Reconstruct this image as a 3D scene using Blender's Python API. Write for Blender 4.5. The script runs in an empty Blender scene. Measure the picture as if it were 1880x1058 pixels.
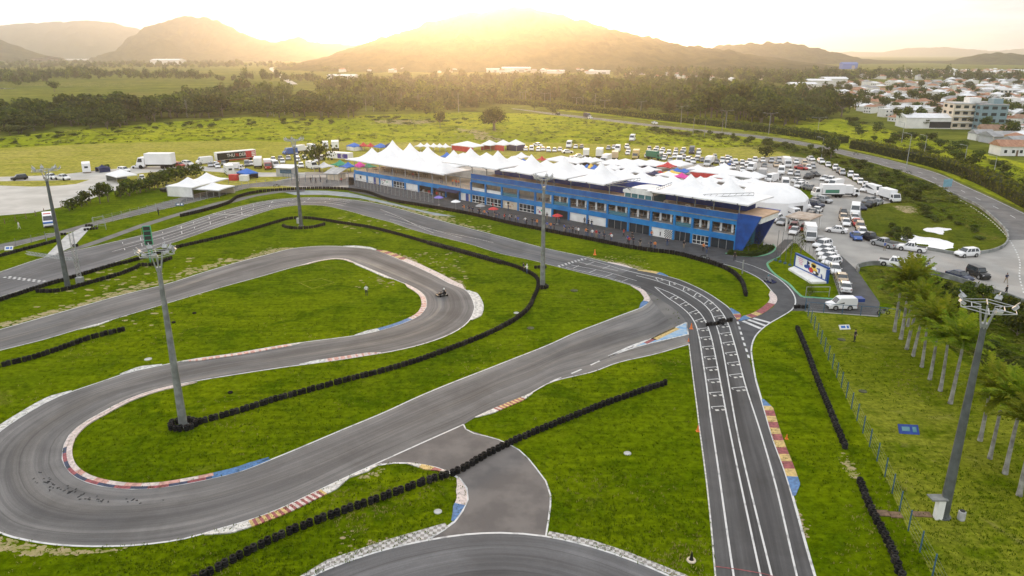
import bpy, bmesh, math, random
from mathutils import Vector, Matrix, noise as mnoise
from mathutils.geometry import tessellate_polygon
R = random.Random(7)
sc = bpy.context.scene
COL = sc.collection
rad = math.radians
PI = math.pi
# ------------------------------------------------------------------ camera
H, F, PITCH = 36.0, 1330.0, rad(18.0)
CS, SN = math.cos(PITCH), math.sin(PITCH)
cd = bpy.data.cameras.new('camera'); cam = bpy.data.objects.new('camera', cd); COL.objects.link(cam)
cd.sensor_width = 36.0; cd.lens = 36.0 * F / 1880.0; cd.clip_start = .5; cd.clip_end = 30000
cam.location = (0, 0, H); cam.rotation_euler = (PI / 2 - PITCH, 0, 0); sc.camera = cam

def G(px, py, z=0.0):
    """ground survey: where the sight line of a photo point meets height z"""
    u = (px - 940) / F; v = (py - 529) / F
    dz = -SN - v * CS
    t = (z - H) / dz
    return Vector((u * t, (CS - v * SN) * t, z))
def G2(p): return G(p[0], p[1])
def ZAT(py, Y):
    v = (py - 529) / F
    return H - Y * (SN + v * CS) / (CS - v * SN)
def XAT(px, Y, z):
    return (px - 940) / F * (Y * CS + (H - z) * SN)

# ------------------------------------------------------------------ object helpers
def setp(o, label=None, cat=None, group=None, kind=None):
    if label: o['label'] = label
    if cat: o['category'] = cat
    if group: o['group'] = group
    if kind: o['kind'] = kind
    return o
def thing(name, label, cat, loc=(0, 0, 0), rz=0, group=None):
    o = bpy.data.objects.new(name, None); COL.objects.link(o)
    o.location = loc; o.rotation_euler = (0, 0, rz); o.empty_display_size = .2
    return setp(o, label, cat, group)
def tree_copy(o, parent=None):
    c = o.copy(); COL.objects.link(c)
    if parent is not None: c.parent = parent
    for ch in o.children: tree_copy(ch, c)
    return c
def place(o, loc, rz=0, label=None, group=None, s=None):
    o.location = loc; o.rotation_euler = (0, 0, rz)
    if label: o['label'] = label
    if group: o['group'] = group
    if s is not None: o.scale = (s, s, s) if not hasattr(s, '__len__') else s
    return o
def remat(o, i, m):
    s = o.material_slots[i]; s.link = 'OBJECT'; s.material = m

class MB:
    """collects faces for ONE mesh object"""
    def __init__(s): s.v = []; s.f = []; s.m = []; s.uv = None
    def add(s, vs, fs, mi=0):
        b = len(s.v); s.v.extend([tuple(p) for p in vs]); s.f.extend([tuple(i + b for i in f) for f in fs]); s.m.extend([mi] * len(fs)); return s
    def box(s, c, d, mi=0, rz=0, top=None, tilt=None):
        x, y, z = d[0] / 2, d[1] / 2, d[2] / 2
        t = top or (1, 1)
        vs = [(-x, -y, -z), (x, -y, -z), (x, y, -z), (-x, y, -z), (-x * t[0], -y * t[1], z), (x * t[0], -y * t[1], z), (x * t[0], y * t[1], z), (-x * t[0], y * t[1], z)]
        m = Matrix.Rotation(rz, 3, 'Z')
        if tilt: m = m @ Matrix.Rotation(tilt[1], 3, tilt[0])
        c = Vector(c)
        return s.add([m @ Vector(p) + c for p in vs], [(0, 3, 2, 1), (4, 5, 6, 7), (0, 1, 5, 4), (1, 2, 6, 5), (2, 3, 7, 6), (3, 0, 4, 7)], mi)
    def prism(s, poly, z0, z1, mi=0, cap=True):
        """vertical prism over a 2-D polygon"""
        n = len(poly); vs = [(p[0], p[1], z0) for p in poly] + [(p[0], p[1], z1) for p in poly]
        fs = [(i, (i + 1) % n, n + (i + 1) % n, n + i) for i in range(n)]
        if cap: fs += [tuple(range(n - 1, -1, -1)), tuple(range(n, 2 * n))]
        return s.add(vs, fs, mi)
    def extrude_y(s, prof, y0, y1, mi=0, y0b=None):
        """profile in x,z pulled along y"""
        n = len(prof); vs = [(p[0], y0, p[1]) for p in prof] + [(p[0], y1, p[1]) for p in prof]
        fs = [(i, (i + 1) % n, n + (i + 1) % n, n + i) for i in range(n)] + [tuple(range(n - 1, -1, -1)), tuple(range(n, 2 * n))]
        return s.add(vs, fs, mi)
    def tube(s, a, b, r0, r1=None, n=8, mi=0, cap=True):
        a, b = Vector(a), Vector(b); r1 = r0 if r1 is None else r1
        d = (b - a)
        if d.length < 1e-6: return s
        q = d.to_track_quat('Z', 'Y')
        vs = []
        for p, r in ((a, r0), (b, r1)):
            for i in range(n):
                t = 2 * PI * i / n
                vs.append(p + q @ Vector((math.cos(t) * r, math.sin(t) * r, 0)))
        fs = [(i, (i + 1) % n, n + (i + 1) % n, n + i) for i in range(n)]
        if cap: fs += [tuple(range(n - 1, -1, -1)), tuple(range(n, 2 * n))]
        return s.add(vs, fs, mi)
    def lathe(s, prof, n=12, mi=0, c=(0, 0, 0), axis='Z'):
        """prof: (radius, height) rings"""
        vs = []; fs = []
        for r, h in prof:
            for i in range(n):
                t = 2 * PI * i / n
                p = (math.cos(t) * r, math.sin(t) * r, h)
                if axis == 'Y': p = (p[0], p[2], p[1])
                vs.append((p[0] + c[0], p[1] + c[1], p[2] + c[2]))
        for k in range(len(prof) - 1):
            for i in range(n):
                a, b = k * n + i, k * n + (i + 1) % n
                fs.append((a, b, b + n, a + n))
        fs.append(tuple(range(n - 1, -1, -1))); fs.append(tuple((len(prof) - 1) * n + i for i in range(n)))
        return s.add(vs, fs, mi)
    def torus(s, c, Rr, r, n=12, k=6, mi=0):
        vs = []; fs = []
        for i in range(n):
            t = 2 * PI * i / n
            for j in range(k):
                p = 2 * PI * j / k
                q = Rr + r * math.cos(p)
                vs.append((c[0] + q * math.cos(t), c[1] + q * math.sin(t), c[2] + r * 1.15 * math.sin(p)))
        for i in range(n):
            for j in range(k):
                a = i * k + j; b = ((i + 1) % n) * k + j; c2 = ((i + 1) % n) * k + (j + 1) % k; d = i * k + (j + 1) % k
                fs.append((a, b, c2, d))
        return s.add(vs, fs, mi)
    def ball(s, c, r, mi=0, n=8, m=5):
        vs = [(c[0], c[1], c[2] - r[2])]; fs = []
        for j in range(1, m):
            a = PI * j / m
            for i in range(n):
                t = 2 * PI * i / n
                vs.append((c[0] + r[0] * math.sin(a) * math.cos(t), c[1] + r[1] * math.sin(a) * math.sin(t), c[2] - r[2] * math.cos(a)))
        vs.append((c[0], c[1], c[2] + r[2]))
        for i in range(n):
            fs.append((0, 1 + (i + 1) % n, 1 + i))
            for j in range(m - 2):
                a = 1 + j * n + i; b = 1 + j * n + (i + 1) % n
                fs.append((a, b, b + n, a + n))
            fs.append((len(vs) - 1, 1 + (m - 2) * n + i, 1 + (m - 2) * n + (i + 1) % n))
        return s.add(vs, fs, mi)
    def quad(s, a, b, c, d, mi=0): return s.add([a, b, c, d], [(0, 1, 2, 3)], mi)
    def xform(s, M, start=0):
        for i in range(start, len(s.v)): s.v[i] = tuple(M @ Vector(s.v[i]))
        return s
    def mesh(s, name, mats, smooth=None):
        me = bpy.data.meshes.new(name); me.from_pydata(s.v, [], s.f)
        for m in (mats if isinstance(mats, (list, tuple)) else [mats]): me.materials.append(m)
        if any(s.m): me.polygons.foreach_set('material_index', s.m)
        if s.uv:
            l = me.uv_layers.new(name='UVMap')
            flat = []
            for p in me.polygons:
                for vi in p.vertices: flat.extend(s.uv[vi])
            l.data.foreach_set('uv', flat)
        me.update(); me.validate()
        if smooth is not None:
            me.polygons.foreach_set('use_smooth', [True] * len(me.polygons))
            if smooth > 0: me.set_sharp_from_angle(angle=rad(smooth))
        return me
    def build(s, name, mats, parent=None, smooth=None, loc=None, rz=0):
        o = bpy.data.objects.new(name, s.mesh(name, mats, smooth)); COL.objects.link(o)
        if parent is not None: o.parent = parent
        if loc is not None: o.location = loc
        if rz: o.rotation_euler = (0, 0, rz)
        return o

def crom(pts, step=1.2, closed=False):
    """Catmull-Rom through world points, roughly even steps"""
    P = [Vector((p[0], p[1], 0)) for p in pts]; n = len(P); out = []
    rng = range(n if closed else n - 1)
    for i in rng:
        p1, p2 = P[i], P[(i + 1) % n]
        p0 = P[i - 1] if (closed or i > 0) else p1 * 2 - p2
        p3 = P[(i + 2) % n] if (closed or i + 2 < n) else p2 * 2 - p1
        d = (p2 - p1).length; k = max(1, int(d / step))
        # centripetal-ish tangents limit overshoot
        d0 = max((p1 - p0).length, 1e-4); d2 = max((p3 - p2).length, 1e-4); d = max(d, 1e-4)
        m1 = ((p2 - p1) / d * d0 + (p1 - p0) / d0 * d) / (d0 + d) * d
        m2 = ((p3 - p2) / d2 * d + (p2 - p1) / d * d2) / (d + d2) * d
        for j in range(k):
            t = j / k; t2 = t * t; t3 = t2 * t
            out.append(p1 * (2 * t3 - 3 * t2 + 1) + m1 * (t3 - 2 * t2 + t) + p2 * (-2 * t3 + 3 * t2) + m2 * (t3 - t2))
    if not closed: out.append(P[-1])
    return out
def world(px): return [G2(p) for p in px]
def resample(line, n):
    L = [0]
    for a, b in zip(line, line[1:]): L.append(L[-1] + (b - a).length)
    T = L[-1]; out = []; j = 0
    for i in range(n):
        s = T * i / (n - 1)
        while j < len(L) - 2 and L[j + 1] < s: j += 1
        d = L[j + 1] - L[j]; t = (s - L[j]) / d if d > 1e-9 else 0
        out.append(line[j].lerp(line[j + 1], min(max(t, 0), 1)))
    return out
def length(line): return sum((b - a).length for a, b in zip(line, line[1:]))
def offset(line, w):
    out = []
    for i, p in enumerate(line):
        a = line[max(0, i - 1)]; b = line[min(len(line) - 1, i + 1)]
        t = (b - a); t.z = 0
        t = t.normalized() if t.length > 1e-6 else Vector((1, 0, 0))
        out.append(p + Vector((-t.y, t.x, 0)) * w)
    return out
def strip_mb(A, B, z, mb=None, u0=0, mi=0, v0=0.0):
    """surface between two equal-length lines with uv (across, metres along)"""
    mb = mb or MB(); 
    if mb.uv is None: mb.uv = []
    b = len(mb.v); s = v0
    for i, (p, q) in enumerate(zip(A, B)):
        if i: s += ((p - A[i - 1]).length + (q - B[i - 1]).length) / 2
        w = (p - q).length
        for k in range(5):
            t = k / 4; r = p.lerp(q, t); mb.v.append((r.x, r.y, z)); mb.uv.append((t, s))
    for i in range(len(A) - 1):
        for k in range(4):
            a = b + i * 5 + k; mb.f.append((a, a + 1, a + 6, a + 5)); mb.m.append(mi)
    return mb, s
def flat_poly(name, pts, z, m, kind='structure', smooth_line=None, parent=None):
    P = [Vector((p[0], p[1], 0)) for p in pts]
    tris = tessellate_polygon([P])
    mb = MB(); mb.add([(p.x, p.y, z) for p in P], [tuple(t) for t in tris])
    # faces up
    for i, f in enumerate(mb.f):
        a, b, c = (Vector(mb.v[j]) for j in f)
        if (b - a).cross(c - a).z < 0: mb.f[i] = f[::-1]
    o = mb.build(name, m, parent)
    if kind: o['kind'] = kind
    return o
def line_mb(line, w, z, mb=None, mi=0):
    mb = mb or MB()
    A, B = offset(line, w / 2), offset(line, -w / 2)
    b = len(mb.v)
    for p, q in zip(A, B): mb.v += [(p.x, p.y, z), (q.x, q.y, z)]
    for i in range(len(line) - 1):
        a = b + 2 * i; mb.f.append((a + 1, a + 3, a + 2, a)); mb.m.append(mi)
    return mb

# ------------------------------------------------------------------ materials
def nt(name):
    m = bpy.data.materials.new(name); m.use_nodes = True; t = m.node_tree
    b = t.nodes['Principled BSDF']; return m, t, b
def N(t, typ, **kw):
    n = t.nodes.new(typ)
    for k, v in kw.items():
        if k == 'ins':
            for a, b in v.items(): n.inputs[a].default_value = b
        else: setattr(n, k, v)
    return n
def L(t, a, b): t.links.new(a, b)
def rgba(c): return (c[0], c[1], c[2], 1)
def noise_tex(t, vec, scale, detail=4, rough=.55, dist=0):
    n = N(t, 'ShaderNodeTexNoise', ins={'Scale': scale, 'Detail': detail, 'Roughness': rough, 'Distortion': dist}); L(t, vec, n.inputs['Vector']); return n.outputs['Fac']
def mixc(t, fac, a, b, mode='MIX'):
    n = N(t, 'ShaderNodeMix', data_type='RGBA', blend_type=mode)
    for s, v in ((n.inputs['Factor'], fac), (n.inputs[6], a), (n.inputs[7], b)):
        if hasattr(v, 'links'): L(t, v, s)
        else: s.default_value = v if not hasattr(v, '__len__') else rgba(v)
    return n.outputs[2]
def ramp(t, fac, lo, hi):
    n = N(t, 'ShaderNodeMapRange', ins={'From Min': lo, 'From Max': hi}); n.interpolation_type = 'SMOOTHSTEP'; L(t, fac, n.inputs['Value']); return n.outputs['Result']
def coord(t, kind='Object', sc_=(1, 1, 1)):
    c = N(t, 'ShaderNodeTexCoord'); mp = N(t, 'ShaderNodeMapping', ins={'Scale': sc_}); L(t, c.outputs[kind], mp.inputs['Vector']); return mp.outputs['Vector']
def mat(name, col, rough=.6, metal=0, var=.12, scale=3, bump=0, spec=.4, col2=None, lo=.35, hi=.65, ck='Object'):
    m, t, b = nt(name)
    b.inputs['Roughness'].default_value = rough; b.inputs['Metallic'].default_value = metal; b.inputs['Specular IOR Level'].default_value = spec
    v = coord(t, ck); f = noise_tex(t, v, scale)
    if col2 is None:
        c = mixc(t, ramp(t, f, lo, hi), [x * (1 - var) for x in col], [min(x * (1 + var), .95) for x in col])
    else: c = mixc(t, ramp(t, f, lo, hi), col, col2)
    L(t, c, b.inputs['Base Color'])
    if bump:
        bn = N(t, 'ShaderNodeBump', ins={'Strength': bump, 'Distance': .05}); L(t, noise_tex(t, v, scale * 6), bn.inputs['Height']); L(t, bn.outputs['Normal'], b.inputs['Normal'])
    m.diffuse_color = rgba(col)
    return m
def grass_mat(name, c1, c2, c3, s=1.0, dry=None, dl=.55, dh=.75, bump=.6):
    """patchy grass: broad tone, medium tufts, mower-wide streaks, worn dry spots, fine grain"""
    m, t, b = nt(name); v = coord(t)
    a = mixc(t, ramp(t, noise_tex(t, v, .035 * s, 5, .6, .6), .35, .65), c1, c2)
    a = mixc(t, ramp(t, noise_tex(t, v, .16 * s, 6, .7, .6), .45, .68), a, c3)
    mp = N(t, 'ShaderNodeMapping', ins={'Scale': (.12 * s, 1.1 * s, 1), 'Rotation': (0, 0, .35)}); L(t, v, mp.inputs['Vector'])
    st = noise_tex(t, mp.outputs['Vector'], 1.0, 5, .65, .5)
    a = mixc(t, 1.0, a, mixc(t, ramp(t, st, .3, .7), (.8, .82, .8), (1.22, 1.18, 1.2)), 'MULTIPLY')
    if dry:
        k = noise_tex(t, v, .11 * s, 8, .75, .9)
        a = mixc(t, ramp(t, k, dl, dh), a, dry)
        k2 = noise_tex(t, v, .5 * s, 5, .7, .3); a = mixc(t, ramp(t, k2, .64, .76), a, [(x + y) / 2 for x, y in zip(dry, c2)])
    g = noise_tex(t, v, 1.3 * s, 9, .8)
    a = mixc(t, 1.0, a, mixc(t, ramp(t, g, .3, .7), (.5, .52, .5), (1.5, 1.45, 1.5)), 'MULTIPLY')
    L(t, a, b.inputs['Base Color']); b.inputs['Roughness'].default_value = 1; b.inputs['Specular IOR Level'].default_value = 0
    bn = N(t, 'ShaderNodeBump', ins={'Strength': bump, 'Distance': .2}); L(t, g, bn.inputs['Height']); L(t, bn.outputs['Normal'], b.inputs['Normal'])
    return m
def asphalt_mat(name, c1, c2, dust, dl=.55, dh=.8, rough=.8):
    """track surface: UV.x across, UV.y metres along, so rubber and dust run with the driving line"""
    m, t, b = nt(name)
    uv = coord(t, 'UV', (7, .035, 1)); ob = coord(t)
    f = noise_tex(t, uv, 1.0, 6, .6, .3)
    a = mixc(t, ramp(t, f, .3, .7), c1, c2)
    uv2 = coord(t, 'UV', (3, .018, 1))
    k = noise_tex(t, uv2, 1.0, 4, .55, .4)
    sep = N(t, 'ShaderNodeSeparateXYZ'); L(t, coord(t, 'UV'), sep.inputs[0])
    so_ = N(t, 'ShaderNodeSeparateXYZ'); L(t, ob, so_.inputs[0]); my = N(t, 'ShaderNodeMapRange', ins={'From Min': 58, 'From Max': 95, 'To Min': .2, 'To Max': 1}); L(t, so_.outputs['Y'], my.inputs['Value'])
    mm = N(t, 'ShaderNodeMath', operation='MULTIPLY'); L(t, ramp(t, k, dl, dh), mm.inputs[0]); L(t, my.outputs['Result'], mm.inputs[1])
    a = mixc(t, mm.outputs[0], a, dust)
    uv4 = coord(t, 'UV', (26, .05, 1))
    a = mixc(t, 1.0, a, mixc(t, ramp(t, noise_tex(t, uv4, 1.0, 5, .6, .2), .3, .7), (.8, .8, .8), (1.12, 1.12, 1.12)), 'MULTIPLY')
    # rubbered-in line wandering across the width, and the paver's two seams
    wv = noise_tex(t, coord(t, 'UV', (.6, .012, 1)), 1.0, 3, .5); o1 = N(t, 'ShaderNodeMath', operation='MULTIPLY_ADD', ins={1: 1.1, 2: -1.05}); L(t, wv, o1.inputs[0])
    o2 = N(t, 'ShaderNodeMath', operation='ADD'); L(t, sep.outputs['X'], o2.inputs[0]); L(t, o1.outputs[0], o2.inputs[1]); o3 = N(t, 'ShaderNodeMath', operation='ABSOLUTE'); L(t, o2.outputs[0], o3.inputs[0])
    a = mixc(t, 1.0, a, mixc(t, ramp(t, o3.outputs[0], .05, .3), (.74, .74, .75), (1.06, 1.06, 1.06)), 'MULTIPLY')
    s1 = N(t, 'ShaderNodeMath', operation='PINGPONG', ins={1: .1667}); L(t, sep.outputs['X'], s1.inputs[0]); s2 = N(t, 'ShaderNodeMath', operation='SUBTRACT', ins={0: .1667}); L(t, s1.outputs[0], s2.inputs[1])
    a = mixc(t, 1.0, a, mixc(t, ramp(t, s2.outputs[0], .0, .012), (.72, .72, .72), (1, 1, 1)), 'MULTIPLY')
    p = noise_tex(t, ob, .12, 6, .65, .5)
    a = mixc(t, 1.0, a, mixc(t, ramp(t, p, .3, .7), (.78, .78, .78), (1.2, 1.2, 1.2)), 'MULTIPLY')
    g = noise_tex(t, ob, 14, 4, .7)
    a = mixc(t, 1.0, a, mixc(t, ramp(t, g, .3, .7), (.88, .88, .88), (1.1, 1.1, 1.1)), 'MULTIPLY')
    L(t, a, b.inputs['Base Color']); b.inputs['Roughness'].default_value = rough; b.inputs['Specular IOR Level'].default_value = .35
    return m
def glass_mat(name, col=(.02, .03, .04), rough=.08):
    m, t, b = nt(name); b.inputs['Base Color'].default_value = rgba(col); b.inputs['Roughness'].default_value = rough; b.inputs['Specular IOR Level'].default_value = .9
    return m

M = {}
M['grass'] = grass_mat('infield_grass', (.08, .122, .0012), (.116, .156, .002), (.047, .085, .0008), 1.0, (.19, .17, .045), .58, .82)
M['palmlawn'] = grass_mat('palm_lawn_grass', (.13, .16, .008), (.18, .2, .02), (.085, .125, .003), 1.3, (.22, .19, .075), .56, .8)
M['meadow'] = grass_mat('meadow_grass', (.22, .26, .012), (.3, .315, .022), (.15, .195, .008), .5, (.27, .24, .07), .6, .85)
M['drygrass'] = grass_mat('dry_field_grass', (.29, .28, .045), (.33, .3, .07), (.24, .25, .03), .5, (.36, .3, .13), .55, .8)
M['far'] = grass_mat('far_field_grass', (.12, .14, .02), (.16, .165, .028), (.09, .115, .015), .05, (.17, .14, .045), .5, .75)
M['scrub'] = grass_mat('rough_bank_grass', (.07, .1, .006), (.115, .13, .014), (.045, .07, .006), 1.2, (.16, .125, .04), .55, .75, 1.0)
M['asphalt'] = asphalt_mat('kart_asphalt', (.085, .086, .09), (.138, .14, .146), (.22, .21, .195), .52, .8)
M['asphalt_dust'] = asphalt_mat('dusty_kart_asphalt', (.1, .098, .098), (.165, .16, .155), (.3, .27, .225), .48, .78)
M['asphalt_dark'] = asphalt_mat('dark_straight_asphalt', (.05, .05, .052), (.08, .08, .081), (.125, .122, .118), .58, .85)
M['road'] = mat('road_asphalt', (.125, .122, .12), .85, 0, .2, .3, .2)
M['pitroad'] = mat('pit_asphalt', (.06, .061, .065), .85, 0, .22, .5, .2)
M['lot'] = mat('car_park_surface', (.27, .262, .245), .9, 0, col2=(.35, .335, .31), scale=.15, bump=.2)
tm_, tt_, tb_ = nt('tyre_rubber_worn'); oi_ = N(tt_, 'ShaderNodeObjectInfo'); tv_ = noise_tex(tt_, coord(tt_), 4, 4, .6)
_r = N(tt_, 'ShaderNodeMath', operation='POWER', ins={1: 4.0}); L(tt_, oi_.outputs['Random'], _r.inputs[0]); _c = mixc(tt_, _r.outputs[0], (.007, .007, .008), (.028, .027, .026)); L(tt_, mixc(tt_, ramp(tt_, tv_, .5, .75), _c, (.026, .024, .022)), tb_.inputs['Base Color']); tb_.inputs['Roughness'].default_value = .85; tb_.inputs['Specular IOR Level'].default_value = .15
M['tyre_worn'] = tm_
M['gravel'] = mat('gravel_surface', (.4, .385, .35), .95, 0, col2=(.52, .5, .46), scale=.12, bump=.4)
M['concrete'] = mat('concrete', (.42, .42, .41), .85, 0, .15, .8)
M['bluecrete'] = mat('blue_grey_concrete', (.24, .27, .29), .8, 0, .15, .6)
M['white'] = mat('white_line_paint', (.58, .58, .57), .6, 0, col2=(.26, .26, .26), lo=.48, hi=.74, scale=1.1)
M['dullwhite'] = mat('worn_white_paint', (.5, .49, .46), .7, 0, .3, 2.5)
M['kred'] = mat('kerb_red', (.24, .06, .065), .65, 0, .3, 3)
M['kyel'] = mat('kerb_yellow', (.46, .33, .12), .65, 0, .25, 3)
M['kblue'] = mat('kerb_blue', (.07, .16, .32), .65, 0, .25, 3)
M['kpale'] = mat('kerb_pale', (.55, .46, .42), .7, 0, .2, 3)
M['kgreen'] = mat('kerb_green', (.12, .32, .18), .7, 0, .15, 3)
M['soil'] = mat('bare_sandy_soil', (.34, .27, .15), .95, 0, col2=(.22, .21, .06), scale=1.2)
M['dirt'] = mat('reddish_dirt', (.33, .25, .15), .95, 0, col2=(.21, .19, .07), scale=1.0)
M['tyre'] = mat('tyre_rubber', (.009, .009, .011), .85, 0, .5, 2.5, 0, .12)
M['steel'] = mat('galvanised_steel', (.36, .37, .37), .5, .4, .12, 2)
M['pole'] = mat('weathered_pole_steel', (.2, .21, .2), .65, .2, .25, 1.2)
M['darkpole'] = mat('dark_pole_steel', (.1, .11, .11), .6, .2, .2, 1.2)
M['fabric'] = mat('white_tent_fabric', (.8, .8, .8), .75, 0, .05, .4)
M['blue'] = mat('blue_paint', (.008, .065, .29), .45, 0, .22, .6)
M['dblue'] = mat('dark_blue_paint', (.02, .055, .26), .45, 0, .15, .6)
M['bluefence'] = mat('blue_fence_paint', (.035, .1, .17), .6, 0, .15, 2)
M['wall'] = mat('white_plaster', (.75, .75, .72), .8, 0, .08, .6)
M['cream'] = mat('cream_plaster', (.6, .52, .4), .85, 0, .1, .5)
M['terr'] = mat('terrace_floor_tiles', (.5, .34, .22), .8, 0, .15, .5)
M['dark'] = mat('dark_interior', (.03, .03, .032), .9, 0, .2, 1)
M['grey'] = mat('mid_grey_paint', (.3, .3, .3), .6, 0, .1, 2)
M['glass'] = glass_mat('dark_glass')
M['tealglass'] = glass_mat('teal_glass', (.06, .2, .25), .1)
M['red'] = mat('red_cloth', (.5, .04, .04), .7, 0, .12, 2)
M['pink'] = mat('pink_cloth', (.65, .04, .3), .7, 0, .1, 2)
M['yellow'] = mat('yellow_cloth', (.75, .5, .08), .7, 0, .1, 2)
M['bcloth'] = mat('blue_cloth', (.03, .14, .5), .7, 0, .1, 2)
M['navy'] = mat('navy_cloth', (.015, .02, .08), .7, 0, .15, 2)
M['green'] = mat('green_cloth', (.03, .3, .16), .7, 0, .12, 2)
M['orange'] = mat('orange_plastic', (.75, .18, .03), .5, 0, .1, 2)
M['lamp'] = mat('lamp_glass', (.6, .6, .6), .3, 0, .1, 5)
M['wood'] = mat('brown_wood', (.16, .1, .06), .8, 0, .25, 4)
M['black'] = mat('black_paint', (.012, .012, .013), .35, 0, .1, 2)
M['skin'] = mat('skin', (.45, .27, .19), .6, 0, .08, 8)
M['hair'] = mat('dark_hair', (.025, .018, .013), .8, 0, .2, 12)
# ------------------------------------------------------------------ ground
def struct(o): o['kind'] = 'structure'; return o
gs = MB(); gs.quad((-14000, -600, -.02), (14000, -600, -.02), (14000, 16000, -.02), (-14000, 16000, -.02))
struct(gs.build('ground', M['far']))
def area(name, px, z, m, raw=None): return flat_poly(name, raw or world(px), z, m)
area('infield_lawn', [(-600, 345), (0, 345), (640, 345), (1300, 335), (1450, 330), (1880, 395), (2500, 620), (2900, 1500), (-1100, 1500)], 0.0, M['grass'])
area('dry_field', [(-400, 277), (0, 272), (200, 263), (440, 258), (540, 262), (620, 261), (960, 261), (1200, 267), (1320, 272), (1390, 268), (1450, 284), (1455, 330), (1300, 336), (640, 346), (0, 346), (-500, 346)], .004, M['drygrass'])
area('meadow_field', [(-400, 256), (0, 252), (150, 238), (280, 226), (450, 215), (650, 212), (850, 206), (980, 209), (1100, 220), (1250, 238), (1400, 255), (1400, 262), (1390, 268), (1320, 272), (1200, 267), (960, 261), (620, 261), (540, 262), (440, 258), (200, 263), (0, 272), (-400, 277)], .004, M['meadow'])
area('verge_field', [(1000, 201), (1100, 211), (1280, 232), (1400, 246), (1540, 270), (1717, 312), (1880, 385), (2200, 510), (2300, 330), (1880, 300), (1640, 240), (1540, 218), (1200, 207)], .003, M['meadow'])
area('highway_bank', [(1400, 257), (1540, 285), (1612, 302), (1717, 339), (1797, 381), (1840, 418), (1848, 441), (1835, 456), (1800, 463), (1750, 466), (1665, 452), (1612, 440), (1589, 427), (1582, 403), (1580, 388), (1591, 380), (1620, 375), (1652, 370), (1590, 345), (1545, 319), (1480, 288), (1400, 266)], .012, M['scrub'])
area('palm_lawn', [(1479, 573), (1612, 584), (1640, 562), (1700, 602), (1800, 692), (1990, 832), (2150, 1000), (2000, 1150), (1745, 1150), (1716, 1066), (1664, 968), (1626, 879), (1592, 812), (1560, 745)], .003, M['palmlawn'])
area('ditch_bank', [(1578, 494), (1612, 488), (1670, 497), (1760, 515), (1845, 548), (2050, 620), (2250, 1000), (1990, 830), (1800, 690), (1700, 600), (1640, 560), (1617, 556), (1592, 518)], .004, M['scrub'])
area('car_park', [(1330, 300), (1394, 290), (1442, 286), (1480, 291), (1520, 304), (1545, 320), (1590, 346), (1600, 351), (1655, 373), (1620, 377), (1591, 382), (1581, 390), (1583, 405), (1590, 428), (1612, 441), (1665, 453), (1717, 461.5), (1755, 468), (1810, 465.5), (1837, 458), (1850, 441), (1900, 440), (2150, 560), (1980, 600), (1850, 547), (1777, 522), (1670, 495), (1610, 486), (1580, 490), (1573, 496), (1590, 520), (1615, 557), (1612, 582), (1545, 577), (1478, 572), (1462, 556), (1440, 520), (1405, 488), (1400, 440), (1330, 400)], .006, M['lot'])
area('side_lane', [(1541, 541), (1528, 504), (1500, 478), (1545, 470), (1573, 496), (1590, 520), (1615, 556), (1612, 580), (1478, 571), (1471, 547), (1491, 548)], .010, M['pitroad'])
area('gravel_lot', [(-250, 352), (0, 341), (60, 343), (110, 341), (140, 338), (165, 330), (205, 327), (215, 334), (228, 346), (200, 353), (160, 368), (110, 381), (60, 391), (0, 396), (-250, 440)], .008, M['gravel'])
area('gravel_track', [(-250, 331), (0, 325), (100, 322), (190, 312), (255, 307), (340, 303), (400, 308), (480, 317), (560, 317), (560, 324), (480, 325), (400, 316), (340, 312), (260, 318), (205, 327), (165, 330), (130, 331), (0, 333), (-250, 340)], .012, M['gravel'])
area('paddock_yard', [(470, 336), (505, 333), (535, 326), (560, 316), (660, 316), (760, 300), (1000, 300), (1300, 300), (1400, 340), (1420, 395), (1350, 420), (1000, 380), (660, 338), (640, 346), (560, 346)], .008, mat('paddock_gravel', (.3, .28, .25), .95, 0, col2=(.4, .37, .33), scale=.2))
area('access_road', [(-250, 512), (-250, 497), (0, 448.5), (85, 431.5), (198, 400), (320, 366), (354, 357), (410, 345), (440, 340), (470, 336), (505, 333), (560, 326), (650, 326), (650, 340), (600, 343), (560, 342), (519, 341), (460, 344.5), (416, 356), (340, 375), (255, 394.6), (173, 414.5), (108, 431.5), (0, 460)], .012, M['road'])
area('pit_strip', [(30, 492), (130, 457), (181, 440), (255, 413), (326, 391.5), (400, 371), (514, 349), (560, 346.5), (560, 352), (514, 354), (470, 361), (400, 380), (326, 397), (255, 420), (181, 447), (100, 472)], .016, M['road'])
area('runoff_apron', [(521, 353), (560, 350), (600, 350.5), (640, 354), (720, 373), (782, 388), (838, 398), (800, 396), (740, 381), (660, 364), (600, 358), (540, 358)], .016, M['bluecrete'])
area('pit_lane', [(640, 325), (658, 327), (868, 368), (1116, 412), (1342, 455), (1350, 464), (1362, 470), (1425, 455), (1440, 440), (1456, 440), (1430, 471), (1407, 485), (1409, 491), (1423, 506), (1445, 521), (1465, 541), (1476, 547), (1478, 571), (1453, 571), (1438, 580), (1405, 599), (1386, 619), (1380, 636), (1377, 664), (1352, 586), (1364, 588), (1400, 577), (1420, 564), (1427, 550), (1418, 536), (1393, 511), (1356, 494), (1320, 482), (1283, 474), (1246, 466), (1180, 457), (1081, 439), (1013, 426), (960, 416), (848, 391), (791, 381), (715, 368), (640, 351)], .012, M['pitroad'])
area('concrete_ramp', [(80, 474), (98, 469), (136, 452), (162, 423), (168, 416), (150, 418), (122, 432)], .020, M['concrete'])
area('goalmouth_path', [(330, 372), (345, 360), (420, 344), (440, 340), (430, 352), (400, 362)], .016, M['pitroad'])
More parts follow.
